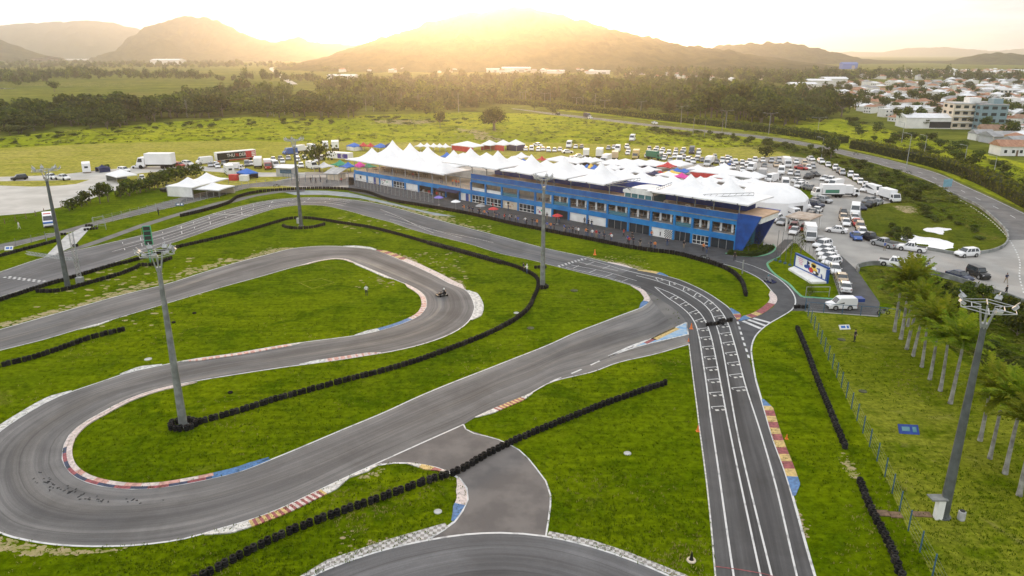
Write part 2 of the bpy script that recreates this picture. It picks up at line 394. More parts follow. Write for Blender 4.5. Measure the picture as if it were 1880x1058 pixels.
# water lying in the bank
wm, wt, wb = nt('puddle_water'); wb.inputs['Base Color'].default_value = (.85, .87, .9, 1); wb.inputs['Metallic'].default_value = .75; wb.inputs['Roughness'].default_value = .03; wb.inputs['Specular IOR Level'].default_value = 1.0
def blob(px, k=.5, n=6):
    P = crom(world(px), .8, True)
    return [p + Vector((mnoise.noise(p * .9) * k, mnoise.noise(p * .9 + Vector((9, 3, 1))) * k, 0)) for p in P]
for q in ([(1696, 424), (1717.5, 418), (1744, 420.5), (1735, 425), (1723, 430), (1710, 427)], [(1659, 443), (1678, 431.5), (1696, 435.5), (1718, 437), (1741, 443), (1728, 459), (1699, 457), (1704, 450), (1680, 447)]):
    flat_poly('water', blob(q, .9), .020, wm)
flat_poly('water', blob([(-60, 164), (0, 164), (28, 162.8), (0, 161.5), (-60, 162)], 2), .02, wm)
# ------------------------------------------------------------------ tracks
NEAR = {}
def ribbon(name, secs, z, m, step=1.3):
    mb = MB(); v = 0; ea = []; eb = []; parts = []
    for A, B in secs:
        a = crom(world(A), step); b = crom(world(B), step)
        n = max(len(a), len(b), 3)
        a, b = resample(a, n), resample(b, n)
        mb, v = strip_mb(a, b, z, mb, v0=v)
        ea += a; eb += b; parts.append((a, b))
    # quads must face up
    for i, f in enumerate(mb.f):
        p, q, r = (Vector(mb.v[j]) for j in f[:3])
        if (q - p).cross(r - p).z < 0: mb.f[i] = f[::-1]
    o = struct(mb.build(name, m)); return parts if len(secs) > 1 else (ea, eb)
out1 = [(-200, 661), (0, 605.5), (120, 571.5), (241, 537.7), (295, 525), (372, 501), (440, 481), (491, 468), (536, 457), (601, 452), (645, 454), (687, 458.6), (713, 468), (748, 482.7), (800, 507), (826, 521), (854.5, 532.5), (867, 548.5), (872, 564.6)]
in1 = [(-200, 698), (0, 644), (85, 622.7), (142, 605.7), (207, 587), (298, 560), (397, 530.6), (479, 508), (546, 489), (594, 477), (617, 474.5), (633, 475.8), (652, 483), (723, 513), (764, 531), (778, 542), (782.5, 553), (782, 564.6)]
out2 = [(872, 564.6), (867, 580.7), (854.5, 596.7), (825.6, 614.4), (777, 632), (723, 645), (665, 654.6), (591, 665.8), (527, 674), (440, 687), (361, 700), (293, 713.6), (238, 732), (187, 758), (146, 782), (126, 802), (117, 820), (115.5, 843)]
in2 = [(782, 564.6), (771, 579), (745, 592), (713, 603), (665, 614.4), (600, 623.5), (533, 632), (479, 641), (440, 648), (340, 662.4), (298, 671), (221, 689), (190, 700), (133, 719), (102, 730.6), (49, 759.6), (0, 792), (-30, 820), (-48, 855), (-51, 895)]
out3 = [(115.5, 843), (124, 863), (146, 880), (190, 893.5), (238, 898.5), (289, 896.8), (340, 889), (391.5, 878.7), (439, 866.8), (497, 844.7), (640, 785), (703, 759), (762, 731.7), (922, 667.4), (1018, 629), (1049, 614.5), (1106, 592.4), (1147.5, 576.4), (1177, 565.4), (1188, 558), (1193.5, 549)]
in3 = [(-51, 895), (-38, 945), (0, 979), (51, 992.8), (102, 1000.5), (170, 1003.7), (272, 999.6), (340, 989.4), (402, 972), (449, 958.7), (510, 936.6), (579, 904), (640, 875), (685, 854.5), (768, 817), (851, 780), (872, 767), (974.5, 722.6), (1004, 705.5), (1098, 680), (1123, 670), (1209, 649), (1266, 632)]
A1, A2, A3 = ribbon('kart_track_road', [(out1, in1), (out2, in2), (out3, in3)], .024, M['asphalt_dust'])
farB = [(-200, 556), (0, 499.6), (79, 474), (173, 452.8), (286, 425.8), (420, 384.7), (438, 380.2), (476, 371.5), (513, 366), (551, 363.3), (589, 363), (627, 365.2), (665, 369.5), (719.5, 380.5), (750, 388.5), (794, 401), (829, 411), (886, 426), (923.5, 435.6), (1000, 456), (1074, 472), (1123, 484), (1160, 493)]
nearB = [(-200, 610), (0, 545), (77, 522), (147.5, 502.4), (264, 464), (340, 438.6), (400, 417.5), (438, 405), (476, 392), (517, 381), (551, 377), (589, 377.5), (627, 384.5), (683.5, 399.6), (720, 409), (753, 420.5), (791, 431), (825, 439.4), (858, 447.3), (922, 466.6), (986, 480.4), (1000, 484.5), (1024.6, 490.4), (1074, 502.7), (1123, 513.7)]
farB2 = [(1160, 493), (1209, 504), (1246, 513.7), (1270, 523.6), (1295, 536), (1320, 552), (1339, 566.6), (1351.5, 585), (1363, 620), (1376, 663.7), (1388, 700), (1404, 755), (1419, 806), (1443, 872), (1464, 944), (1482, 1010), (1495.7, 1057), (1522, 1140)]
nearB2 = [(1123, 513.7), (1160, 524.8), (1180, 532), (1215, 552), (1247, 575), (1260, 592), (1265, 633), (1273, 698), (1281, 760), (1283, 778), (1290, 830), (1298, 893), (1308.5, 999), (1313, 1054.5), (1322, 1140)]
B1 = ribbon('main_straight_road', [(farB, nearB)], .028, M['asphalt'])
B2 = ribbon('main_straight_road', [(farB2, nearB2)], .0285, M['asphalt_dark'])
# connector and the southern loop
cw = [(685, 854.5), (768, 817), (851, 780), (855, 788.5), (915, 807.7), (953, 826.8), (983, 858.7), (1002, 884), (1010.6, 909.8), (1008.5, 943.8), (1002, 986), (919, 980), (855, 983), (783, 994), (813, 973.6), (833, 958.7), (847, 939.6), (857.5, 918), (855, 897), (842.5, 877.9), (821, 865), (779, 853.6), (723, 849.5)]
mc = mat('connector_asphalt', (.105, .095, .09), .85, 0, col2=(.155, .14, .13), scale=.35, bump=.2)
area('connector_road', cw, .020, mc)
topD = [(520, 1085), (600, 1046), (685, 1016), (783, 992.8), (855, 982), (919, 979), (1002, 985.5), (1089, 1005.5), (1153, 1026.8), (1225.5, 1056.6), (1290, 1090)]
botD = [(640, 1250), (720, 1190), (780, 1160), (840, 1140), (880, 1130), (919, 1127), (970, 1132), (1020, 1145), (1070, 1165), (1120, 1200), (1170, 1250)]
D1 = ribbon('south_loop_road', [(topD, botD)], .032, M['asphalt'])
# ------------------------------------------------------------------ painted lines
ln = MB()
ZL = .036
def pline(px=None, w=.2, z=ZL, W=None, mb=None, mi=0):
    line_mb(W or crom(world(px), 1.2), w * .78, z, mb or ln, mi)
def cut(line, a, b):
    n = len(line); return line[int(n * a):max(int(n * b), int(n * a) + 2)]
pline(W=A1[0], w=.24); pline(W=A1[1], w=.2); pline(W=A2[0], w=.24); pline(W=A2[1], w=.22); pline(W=A3[0], w=.24)
pline(in3[:16], .24); pline(in3[16:], .2); pline([(851, 780), (768, 817), (685, 854.5)], .2, .0375)
pline(farB, .2); pline(nearB, .15, mi=1); pline(farB2[:8], .2); pline(farB2[10:], .26); pline(nearB2[6:], .16, mi=1); pline(nearB2[:3], .18)
pline(topD, .26)
pline([(851, 780), (855, 788.5), (915, 807.7), (953, 826.8), (983, 858.7), (1002, 884), (1010.6, 909.8), (1008.5, 943.8), (1002, 986)], .18, .034)
pline([(685, 856), (723, 850.5), (779, 854.6), (821, 866), (843, 879), (856, 897), (858, 918), (848, 939.6), (834, 958.7), (814, 973.6), (783, 993)], .3, .034)
pline([(1400, 495.6), (1422.7, 507.7), (1445.4, 526), (1459, 545.6), (1460.5, 556), (1453, 569.8), (1438, 579.6), (1405.5, 599), (1386, 619), (1380, 636), (1383, 672.7), (1388, 700)], .24)
pline([(1300, 479), (1349, 491), (1393, 511), (1418, 536)], .2); pline([(1349, 479), (1383.5, 489), (1402, 497)], .16)
pline([(0, 460), (108, 431.5), (173, 414.5), (255, 394.6), (340, 375), (416, 356), (460, 344.5), (519, 341)], .12, mi=1)
LA = [(1201.6, 527), (1223.7, 545.7), (1245.8, 560.5), (1265.5, 577.7), (1275.3, 592.4), (1282.7, 617), (1290, 661), (1296, 699.3), (1304.3, 765), (1317, 850), (1344.7, 1044), (1358, 1130)]
LB = [(1204, 527.5), (1236, 540.8), (1260.6, 555.5), (1282.7, 572.7), (1295, 590), (1303.6, 612), (1313.4, 654), (1322, 699), (1332, 752), (1349, 837), (1395, 1052), (1412, 1130)]
LC = [(1168.4, 506.4), (1201.6, 515), (1226, 523.6), (1248, 532), (1270.4, 544.5), (1287.6, 555.5), (1302.4, 570), (1312, 590), (1319.6, 612), (1328, 649), (1336.8, 699), (1353, 790.6), (1400, 990.6), (1416, 1055), (1434, 1130)]
LD = [(1137.7, 494), (1172, 502.7), (1209, 511), (1238.4, 520), (1260.6, 528.5), (1287.6, 542), (1307, 555.5), (1322, 570), (1336.8, 595), (1344, 617), (1355, 656), (1366, 699), (1398, 800), (1422, 884), (1462.6, 1057), (1480, 1130)]
for l in (LA, LB, LC, LD): pline(l, .2, ZL + .004)
def xat(l, y):
    for a, b in zip(l, l[1:]):
        if a[1] <= y <= b[1]: return a[0] + (b[0] - a[0]) * (y - a[1]) / (b[1] - a[1])
    return l[0][0]
def tick(l1, l2, y, sk):
    a, b = G(xat(l1, y + sk), y + sk), G(xat(l2, y - sk), y - sk)
    a2, b2 = a.lerp(b, .12), a.lerp(b, .9)
    pline(W=[a2, b2], w=.16, z=ZL + .008)
    t = (b - a).normalized(); nrm = Vector((t.y, -t.x, 0))
    for p in (a2, b2): pline(W=[p, p + nrm * .45], w=.12, z=ZL + .008)
    c = a.lerp(b, .5) + nrm * .8
    for dx in (-.35, .35): pline(W=[c + t * (dx - .2), c + t * (dx + .2)], w=.42, z=ZL + .008, mi=1)
for y in (546, 558, 573, 587.5, 603.5, 619.5, 636.7, 655, 675, 697, 721, 747): tick(LA, LB, y, 3 if y < 590 else 1)
for y in (513.7, 521, 531, 542, 555.5, 568, 581, 597, 612, 629, 647.7, 666, 688, 712): tick(LC, LD, y, 4 if y < 575 else 1.5)
for l in ([(1049, 487), (1110, 499), (1169, 516)], [(1039, 491.6), (1110, 508), (1177, 528.5)], [(1064, 482), (1100, 490), (1135, 498)], [(1081, 478), (1110, 485.5), (1137, 494)]): pline(l, .14, ZL + .004)
for x0, y0, x1, y1 in ((1075, 487, 1090, 482), (1106, 494, 1120, 489), (1052, 493, 1063, 488), (1082, 501, 1094, 496), (1112, 508, 1124, 504), (1142, 517, 1153, 513)): pline([(x0, y0), (x1, y1)], .14, ZL + .008)
def dashes(px, on, off, w, z=ZL + .004, rows=1, gap=.6):
    W = crom(world(px), .1); W = resample(W, int(length(W) / .1) + 2); k = int(on / .1); s = int((on + off) / .1)
    for i in range(0, len(W) - k, s):
        for r in range(rows):
            seg = W[i:i + k + 1]
            if r % 2: seg = W[min(i + k, len(W) - 2):min(i + 2 * k, len(W) - 1) + 1]
            if len(seg) > 1: pline(W=offset(seg, r * gap) if r else seg, w=w, z=z)
dashes([(1354, 591), (1365, 627), (1377, 664)], 1.1, .9, .34)
dashes([(1010, 702), (1060, 682), (1110, 659)], 1.9, 1.6, .3)
dashes([(1026, 490.5), (1076, 475.6)], .45, .45, .5, rows=2, gap=.5)
dashes([(7, 509.5), (40, 514), (79.4, 519)], .5, .6, .55, rows=2, gap=.55)
pline([(1118, 655), (1163, 634.5), (1190, 625)], .5); pline([(1118, 655), (1167, 638), (1190, 632)], .3)
# boxes on the old starting straight
for t_, a, b in ((.12, .28, .56), (.3, .21, .56), (.48, .2, .56), (.66, .26, .56), (.82, .23, .5)):
    l = [p.lerp(q, t_) for p, q in zip(cut(B1[0], a, b), cut(B1[1], a, b))]
    pline(W=l, w=.16, z=ZL + .004)
nb = len(B1[0])
for k, f in enumerate([.21 + .026 * i for i in range(13)]):
    i = int(nb * f)
    for t0, t1 in ((.12, .3), (.48, .66)):
        tt = (t0, t1) if k % 2 else (t0 + .02, t1 - .08)
        pline(W=[B1[0][i].lerp(B1[1][i], tt[0]), B1[0][i].lerp(B1[1][i], tt[1])], w=.16, z=ZL + .008)
i = int(nb * .345); pline(W=[B1[0][i], B1[1][i + 10]], w=.3, z=ZL + .012)
# faint old lines on the far bend
for a, b, t0, t1 in ((.62, .76, .35, .9), (.64, .8, .6, .75), (.66, .84, .85, .5)):
    seg = list(zip(cut(B1[0], a, b), cut(B1[1], a, b))); n = len(seg)
    pline(W=[p.lerp(q, t0 + (t1 - t0) * k / n) for k, (p, q) in enumerate(seg)], w=.14, z=ZL + .012, mi=1)
pline([(1313, 1041), (1400, 1054), (1430, 1062)], .12, ZL + .012, mi=2)
# crossing stripes at the pit exit
for s in (0, 1, 2):
    a = [G(1364 + 9.5 * s, 590 - 2.6 * s), G(1397 + 8 * s, 604 - 5.5 * s)]
    pline(W=a, w=.75, z=ZL + .004)
# highway lines come with the highway
struct(ln.build('track_markings', [M['white'], M['dullwhite'], M['kred']]))
# ------------------------------------------------------------------ kerbs
def kerb(px, w, seq, seg=1.0, z=.05, h=.05, name='kerb', W=None, taper=True):
    """raised striped kerb on the left of a line (negative w: on the right); seq of material keys"""
    l = W or crom(world(px), .25); l = resample(l, max(8, int(length(l) / .25)))
    T = length(l); mb = MB(); n = len(l)
    def ww(i):
        e = min(i, n - 1 - i) * T / n
        return w * min(1, .25 + e / 2.5) if taper else w
    O = []
    for i, p in enumerate(l):
        a = l[max(0, i - 1)]; b = l[min(n - 1, i + 1)]; t = (b - a).normalized()
        O.append(p + Vector((-t.y, t.x, 0)) * ww(i))
    for i in range(n - 1):
        s = i * T / n; mi = seq[int(s / seg) % len(seq)] if not callable(seq) else seq(s / T, s)
        mb.add([(l[i].x, l[i].y, z - .012), (l[i + 1].x, l[i + 1].y, z - .012), (O[i + 1].x, O[i + 1].y, z + h), (O[i].x, O[i].y, z + h), (O[i].x, O[i].y, 0), (O[i + 1].x, O[i + 1].y, 0)], [(0, 1, 2, 3) if w > 0 else (3, 2, 1, 0), (3, 2, 5, 4)], mi)
    return struct(mb.build(name, KM))
KM = [M['kred'], M['kyel'], M['kblue'], M['kpale'], M['dullwhite'], M['kgreen'], mat('kerb_navy', (.04, .05, .09), .7, 0, .2, 3), mat('kerb_salmon', (.5, .27, .22), .7, 0, .25, 3)]
def band(*k):      # fractions and colours: (.1,2),(.8,'ry'),(1,2)
    def f(t, s):
        for lim, c in k:
            if t <= lim:
                if c == 'ry': return 0 if int(s / 1.25) % 2 == 0 else 1
                if c == 'ribs': return 0 if int(s / .25) % 2 == 0 else (1 if int(s / 3) % 2 else 3)
                if c == 'rw': return 7 if int(s / .4) % 2 == 0 else 3
                return c
        return c
    return f
kerb([(1398, 734), (1404, 755), (1419, 806), (1443, 872), (1455, 911)], .95, band((.08, 2), (.82, 'ry'), (1, 2)))
kerb([(872, 766), (898, 754), (953, 731), (976, 722)], -.8, band((.3, 4), (.75, 'ribs'), (1, 4)))
kerb([(374, 980), (449, 958.7), (510, 936.6), (579, 904), (640, 875)], -1.0, band((.25, 4), (.75, 'ribs'), (1, 4)))
HPK = crom(world([(361, 700), (293, 713.6), (238, 732), (187, 758), (146, 782), (126, 802), (117, 820), (115.5, 843), (124, 863), (146, 880), (190, 893.5), (238, 898.5), (289, 896.8), (340, 889), (391.5, 878.7), (439, 866.8), (497, 844.7)]), .25)
kerb(None, .32, band((.4, 3), (.52, 0), (.87, lambda: 0), (1, 2)) if False else (lambda t, s: 3 if t < .42 else 2 if t > .87 else (6 if int(s / 1.6) % 2 else 0)), W=HPK)
kerb(None, .5, lambda t, s: 3 if t < .55 else 2 if t > .87 else (3 if int(s / 1.6) % 2 else 7), W=offset(HPK, .3), z=.075)
kerb([(330, 664), (340, 662.4), (440, 648), (533, 632), (560, 628)], -.8, band((.06, 4), (.86, 'rw'), (1, 4)))
kerb([(550, 671), (591, 665.8), (665, 654.6), (700, 649)], .8, band((.3, 4), (.95, 'rw'), (1, 4)))
kerb([(652, 617), (713, 603), (745, 592), (771, 579), (782, 564.6), (782.5, 553), (778, 542), (764, 531), (745, 521)], .75, band((.12, 4), (.33, 2), (.7, 'rw'), (1, 3)))
kerb([(690, 460), (713, 468), (748, 482.7), (800, 507), (826, 521), (850, 531)], 1.2, band((.3, 'ry'), (1, 3)))
kerb([(856, 534), (867, 548.5), (872, 564.6), (867, 580.7), (862, 588)], 1.3, band((1, 4),))
kerb([(649, 481), (680, 494), (723, 513)], -.7, band((1, 4),)); kerb([(690, 459), (660, 455), (630, 453)], -.9, band((1, 4),))
kerb([(546, 489), (594, 477), (617, 474.5), (633, 475.8), (655, 484)], -.6, band((1, 3),))
kerb([(1160, 524.8), (1180, 532), (1189, 541), (1193.5, 550), (1188, 558), (1176, 566)], -.9, band((.7, 3), (1, 2)))
kerb([(1339, 566.6), (1346, 577), (1354, 589)], 1.0, band((.4, 2), (.8, 'ry'), (1, 0)))
kerb([(1358, 590), (1390, 581), (1415, 566), (1427, 551), (1425, 543), (1417, 535)], 1.1, band((.12, 2), (.3, 'ry'), (.6, 0), (1, 3)))
kerb([(1170, 497), (1209, 504), (1225, 508)], 1.0, band((.55, 1), (1, 2))); kerb([(1115, 482), (1160, 493)], .7, band((1, 3),))
kerb([(748, 850), (779, 853.6), (821, 865)], -.8, band((.3, 4), (.8, 'ry'), (1, 3)), z=.046); kerb([(842.5, 877.9), (855, 897), (857.5, 918), (847, 939.6), (833, 958.7)], -.9, band((.6, 3), (1, 2)), z=.046)
kerb([(640, 877), (685, 856), (700, 851)], -.6, band((1, 4),)); kerb([(133, 719), (102, 730.6), (49, 759.6), (0, 792), (-20, 810)], -.8, band((1, 4),)); kerb([(298, 671), (260, 679), (221, 689)], -.9, band((1, 4),)); kerb([(142, 605.7), (180, 595), (205, 588)], -.7, band((1, 4),))
kerb([(1430, 471), (1407, 485), (1409, 491), (1423, 506), (1445, 521), (1465, 541), (1471, 545.6), (1491, 547.5), (1537, 551)], .3, band((1, 5),), h=.1, taper=False); kerb([(1331, 466), (1362, 471), (1380, 472), (1425, 456), (1421, 449)], .3, band((1, 5),), h=.1, taper=False)
# pierced block strips beside the south loop
bm_, bt_, bb_ = nt('pierced_blocks')
vv = coord(bt_, 'Object', (1, 1, 1)); vo = N(bt_, 'ShaderNodeTexChecker', ins={'Scale': 3.2, 'Color1': (.5, .48, .46, 1), 'Color2': (.26, .24, .22, 1)}); L(bt_, vv, vo.inputs['Vector']); L(bt_, vo.outputs['Color'], bb_.inputs['Base Color']); bb_.inputs['Roughness'].default_value = .9
area('paved_verge_path', [(545, 1062), (600, 1029), (706, 993), (817, 961), (823, 969), (784, 990.5), (685, 1013.5), (600, 1043.5), (575, 1056)], .042, bm_)
area('paved_verge_path', [(1008.5, 976), (1089, 992.8), (1153, 1014), (1259, 1056), (1300, 1080), (1290, 1086), (1225.5, 1053.6), (1153, 1024), (1089, 1003), (1005, 983.5)], .042, bm_)
area('painted_island_path', [(1163, 637.5), (1260.6, 592.4), (1263.5, 614.5)], .046, mat('faded_blue_paint', (.14, .3, .5), .7, 0, col2=(.32, .42, .5), scale=1.2))
im = MB(); line_mb(world([(1163, 637.5), (1260.6, 592.4), (1263.5, 614.5), (1163, 638.5)]), .22, .05, im); line_mb(world([(1200, 624), (1220, 614), (1243, 603)]), .9, .05, im, 1); line_mb(world([(1185, 631), (1202, 622.5)]), .6, .05, im, 2); struct(im.build('island_markings', [M['dullwhite'], M['kyel'], M['kred']]))
area('grass_lawn', [(1430, 472), (1409, 485.5), (1411, 491), (1424, 505), (1446, 520), (1466, 540), (1472, 544.6), (1536, 549), (1540, 541), (1528, 505), (1491, 471), (1472, 457), (1462, 447), (1456, 447)], .016, M['grass'])
area('grass_lawn', [(1333, 465.5), (1362, 469.5), (1380, 470.5), (1423, 455), (1419, 450), (1390, 455)], .016, M['grass'])
area('grass_lawn', [(1452, 376), (1475, 372), (1505, 368), (1500, 352), (1470, 345), (1452, 352)], .016, M['grass'])
# worn soil beside the tracks
WZ = [0]
def wear(px, k=1.0, m='soil', z=.006):
    """worn ground: many small ragged patches strewn inside an outline, thinning out to its edge"""
    P = [p for p in blob(px, k * .4)]; xs = [p.x for p in P]; ys = [p.y for p in P]; mb = MB(); n = 0; rr = random.Random(len(P)); area_ = 0
    for i in range(len(P)): area_ += P[i - 1].x * P[i].y - P[i].x * P[i - 1].y
    area_ = abs(area_) / 2; r0 = max(.13, min(.6, area_ ** .5 * .035)); want = min(1500, int(area_ / (r0 * r0) * .5))
    PP = [(p.x, p.y) for p in P]; tries = 0
    while n < want and tries < want * 30:
        tries += 1; x, y = rr.uniform(min(xs), max(xs)), rr.uniform(min(ys), max(ys))
        c = False; j = len(PP) - 1
        for i in range(len(PP)):
            if (PP[i][1] > y) != (PP[j][1] > y) and x < (PP[j][0] - PP[i][0]) * (y - PP[i][1]) / (PP[j][1] - PP[i][1]) + PP[i][0]: c = not c
            j = i
        if not c and rr.random() > .06: continue
        r = r0 * rr.uniform(.35, 1.3); a0 = rr.uniform(0, 6); zz = z + n * .00001; q = 8
        mb.add([(x + math.cos(a0 + 2 * PI * i / q) * r * rr.uniform(.6, 1.25) * 1.4, y + math.sin(a0 + 2 * PI * i / q) * r * rr.uniform(.6, 1.25), zz) for i in range(q)], [tuple(range(q))]); n += 1
    struct(mb.build('bare_soil_ground', M[m]))
wear([(-20, 611), (60, 589), (150, 563), (240, 536), (330, 511), (400, 489), (450, 476), (436, 474), (380, 487), (350, 492), (300, 514), (270, 519), (200, 538), (150, 555), (60, 580), (-20, 603)], .8)
wear([(440, 480), (500, 466), (540, 456), (520, 455), (470, 466)], .5)
wear([(700, 464), (760, 487), (810, 510), (855, 532), (850, 520), (820, 505), (790, 496), (755, 474), (725, 465)], .9, 'dirt')
wear([(660, 366), (720, 379), (790, 400), (850, 415), (900, 428), (850, 410), (800, 392), (780, 390), (735, 379)], .6)
wear([(1080, 471), (1160, 491), (1200, 501), (1170, 489), (1120, 478)], .5)
wear([(-30, 981), (20, 990), (80, 1003), (150, 1010), (230, 1010), (120, 1020), (30, 1016), (-30, 1000)], .5, 'soil', .005); wear([(45, 1012), (80, 1016), (65, 1022), (40, 1017)], .3)
wear([(1551, 832), (1562, 850), (1573, 880), (1567, 880), (1555, 855)], .3); wear([(1459, 918), (1470, 950), (1480, 990), (1476, 985), (1464, 948)], .25, 'dirt')
wear([(600, 1025), (680, 996), (760, 972), (700, 992), (620, 1018)], .3, 'dirt'); wear([(658, 878), (690, 864), (715, 858), (700, 866), (672, 879)], .3)
wear([(1650, 378), (1670, 379), (1682, 388), (1668, 392), (1652, 386)], .5, 'dirt', .016)
wear([(840, 236), (880, 240), (905, 252), (925, 258), (890, 258), (870, 246)], 2, 'dirt', .01); wear([(690, 222), (760, 220), (800, 224), (740, 229)], 3, 'dirt', .01)
wear([(-50, 154), (100, 152), (280, 154), (200, 160), (60, 158)], 6, 'dirt', .01)
# rubber bits swept off the line in the hairpin and the cracked patches
deb = MB(); R.seed(3)
for l, n in (([(72, 868), (85, 885), (105, 897), (128, 905)], 38), ([(145, 912), (165, 914)], 9), ([(185, 918), (250, 921), (290, 918)], 16)):
    W = crom(world(l), .3)
    for _ in range(n):
        p = R.choice(W); q = p + Vector((R.gauss(0, .25), R.gauss(0, .25), .045)); s = R.uniform(.04, .11); a = R.uniform(0, 6)
        deb.box(q, (s * 2.2, s, .03), 0, a)
setp(deb.build('rubber_debris', mat('rubber_crumbs', (.03, .03, .032), .9)), 'loose black rubber scraps swept off the racing line in the hairpin', 'debris', None, 'stuff')
# ------------------------------------------------------------------ highway
hwT = [(940, 199), (975, 203), (1000, 206), (1100, 217), (1200, 229), (1280, 237.5), (1340, 243.5), (1400, 250), (1506, 267), (1548, 275.7), (1612, 289), (1665, 302), (1717.6, 316.7), (1770.5, 340.6), (1823, 364), (1880, 391), (2000, 450)]
hwB = [(940, 200), (975, 205), (1000, 209), (1100, 221), (1200, 233), (1280, 242), (1340, 248), (1400, 255.6), (1506, 274), (1548, 284.7), (1612, 302), (1665, 318), (1717.6, 339), (1744, 354.8), (1797, 381), (1823, 402), (1846, 424)]
HW = ribbon('highway_road', [(hwT, hwB)], .016, M['road'], 4)
area('slip_road', [(1744, 355.5), (1797, 381.5), (1823, 402.5), (1846, 424.5), (1851, 441), (1900, 440), (2150, 560), (2250, 520), (2000, 452), (1880, 393), (1830, 385)], .020, M['road'])
hm = MB(); HZ = .028
pline(W=offset(HW[0], -.5), w=.18, z=HZ, mb=hm); pline(W=offset(HW[1], .5), w=.18, z=HZ, mb=hm)
mid = [p.lerp(q, .5) for p, q in zip(HW[0], HW[1])]; mid = resample(mid, int(length(mid) / .5))
for i in range(0, len(mid) - 9, 22): pline(W=mid[i:i + 8], w=.2, z=HZ, mb=hm)
for l in ([(1730, 350), (1780, 378), (1810, 398), (1840, 425), (1862, 455), (1872, 480), (1872, 510), (1880, 540)],):
    W = crom(world(l), .5); W = resample(W, int(length(W) / .5))
    for i in range(0, len(W) - 3, 4): pline(W=W[i:i + 3], w=.3, z=HZ, mb=hm)
struct(hm.build('highway_markings', M['white']))
# far dirt road
rib = [(540, 155), (520, 143), (505, 132), (498, 127), (500, 124)]
dm = MB(); line_mb(crom(world(rib), 20), 9, .02, dm); struct(dm.build('country_road', M['gravel']))
# ------------------------------------------------------------------ tyre barriers
ts = MB()
for k in range(3): ts.torus((R.uniform(-.015, .015), R.uniform(-.015, .015), .1 + .2 * k), .19, .09, 12, 6)
STACK = ts.mesh('tyre_stack', M['tyre_worn'], 0)
ts2 = MB()
for k in range(3): ts2.torus((0, 0, .1 + .2 * k), .2, .085, 8, 4)
def barrier(px, label, spacing=.53, rows=1, closed=False, W=None, h=1.0):
    W = W or crom(world(px), .1, closed); n = int(length(W) / spacing); P = resample(W, n + 1)
    if closed: P = P[:-1]
    mid = P[len(P) // 2]
    o = thing('tyre_barrier', label, 'tyre barrier', mid, 0)
    pts = []
    for r in range(rows):
        Q = offset(P, r * .55) if r else P
        for i, p in enumerate(Q): pts.append((p + Vector(((i % 2) * .06 - .03 + R.uniform(-.015, .015), R.uniform(-.02, .02), 0)), r))
    pts.sort(key=lambda p: p[0].y)
    for p, r in pts[:100]:
        c = bpy.data.objects.new('tyre_stack', STACK); COL.objects.link(c); c.parent = o; c.location = p - mid; c.rotation_euler = (0, 0, R.uniform(0, 6)); c.scale = (1, 1, h * R.uniform(.93, 1.06))
    if len(pts) > 100:
        mb = MB()
        for p, r in pts[100:]:
            q = p - mid; mb.add([(v[0] + q.x, v[1] + q.y, v[2] * h) for v in ts2.v], ts2.f)
        s = mb.build('tyre_stack', M['tyre'], o, 0); s['kind'] = 'stuff'
    return o
barrier([(-100, 585), (0, 553.5), (71, 530), (142, 509), (198.5, 492), (255, 477.5), (323, 456.5), (397, 439.4), (470.7, 420.5), (506, 410), (536, 402.5), (560.7, 402), (589, 405), (627, 411), (678, 419), (729, 431.5), (787, 448)], 'long black tyre barrier curving along the grass inside the old starting straight')
barrier([(787, 449), (841.7, 463.5), (918.8, 485)], 'double-row tyre barrier between the upper grass and the straight behind the hairpin', rows=2)
barrier([(920, 483.5), (954, 494.5), (986, 513.5), (988, 527), (980, 549), (970, 568.5), (947.7, 587.5), (890, 618), (825.6, 643.5), (761, 666.5), (697, 685.5), (633, 701.5), (568.5, 719.5), (504, 737), (442.5, 757), (367.7, 778)], 'long tyre barrier sweeping round the hairpin down to the floodlight mast in the lawn')
barrier([(69.5, 537), (99, 537), (170, 520), (227, 503), (254, 492)], 'short tyre barrier around the foot of the dark mast and steel gantry')
barrier([(256.6, 489), (283.5, 487.6), (300, 481.5), (314.7, 476)], 'small hooked tyre barrier below the green scoreboard')
barrier([(-40, 687), (0, 674.7), (56.7, 660.6), (113.4, 642), (170, 622), (226.8, 608)], 'straight tyre barrier alone on the lawn inside the hairpin loop')
barrier([(-30, 480), (0, 472), (56.7, 456.6), (105, 443.8)], 'tyre barrier by the pale concrete ramp beside the access road')
barrier([(333, 398.5), (368.7, 390), (420, 374.4), (438, 363), (475.6, 354), (513.4, 350.5), (551, 348.6), (589, 347.6), (627, 348.6), (664.6, 353), (715.6, 369), (791, 382), (848, 392), (960, 417), (1013, 427.5), (1081, 441), (1180, 460), (1246, 469), (1283, 479), (1320, 490), (1344, 502), (1361, 519.5), (1369, 544)], 'tyre wall running the length of the pit lane in front of the blue building', rows=1, h=1.25)
barrier([(520, 416.5), (528.5, 419.5), (551, 421), (570, 419.5), (595.7, 413.8)], 'short curved tyre barrier in front of the mast on the upper lawn')
barrier([(330, 1086), (381, 1058), (510.6, 990), (640, 939), (685, 923.5), (770, 891.6)], 'tyre barrier of open stacks in the lower grass wedge below the hairpin', spacing=.57)
barrier([(776.6, 889.5), (838, 870), (898, 836), (940, 815), (1025.5, 778.9), (1110.6, 744.8), (1221, 706.5)], 'tyre barrier cutting across the connector road and up the triangular lawn', spacing=.57)
barrier([(1463.7, 605.6), (1479, 642.5), (1502, 705), (1524.6, 760), (1536, 789), (1551, 823.6)], 'tyre barrier on the grass strip beside the fenced palm lawn')
barrier([(1578, 888), (1596, 933), (1617, 975), (1635, 1011), (1650, 1053), (1672, 1105)], 'tyre barrier beside the wire fence in the bottom corner lawn', spacing=.57)
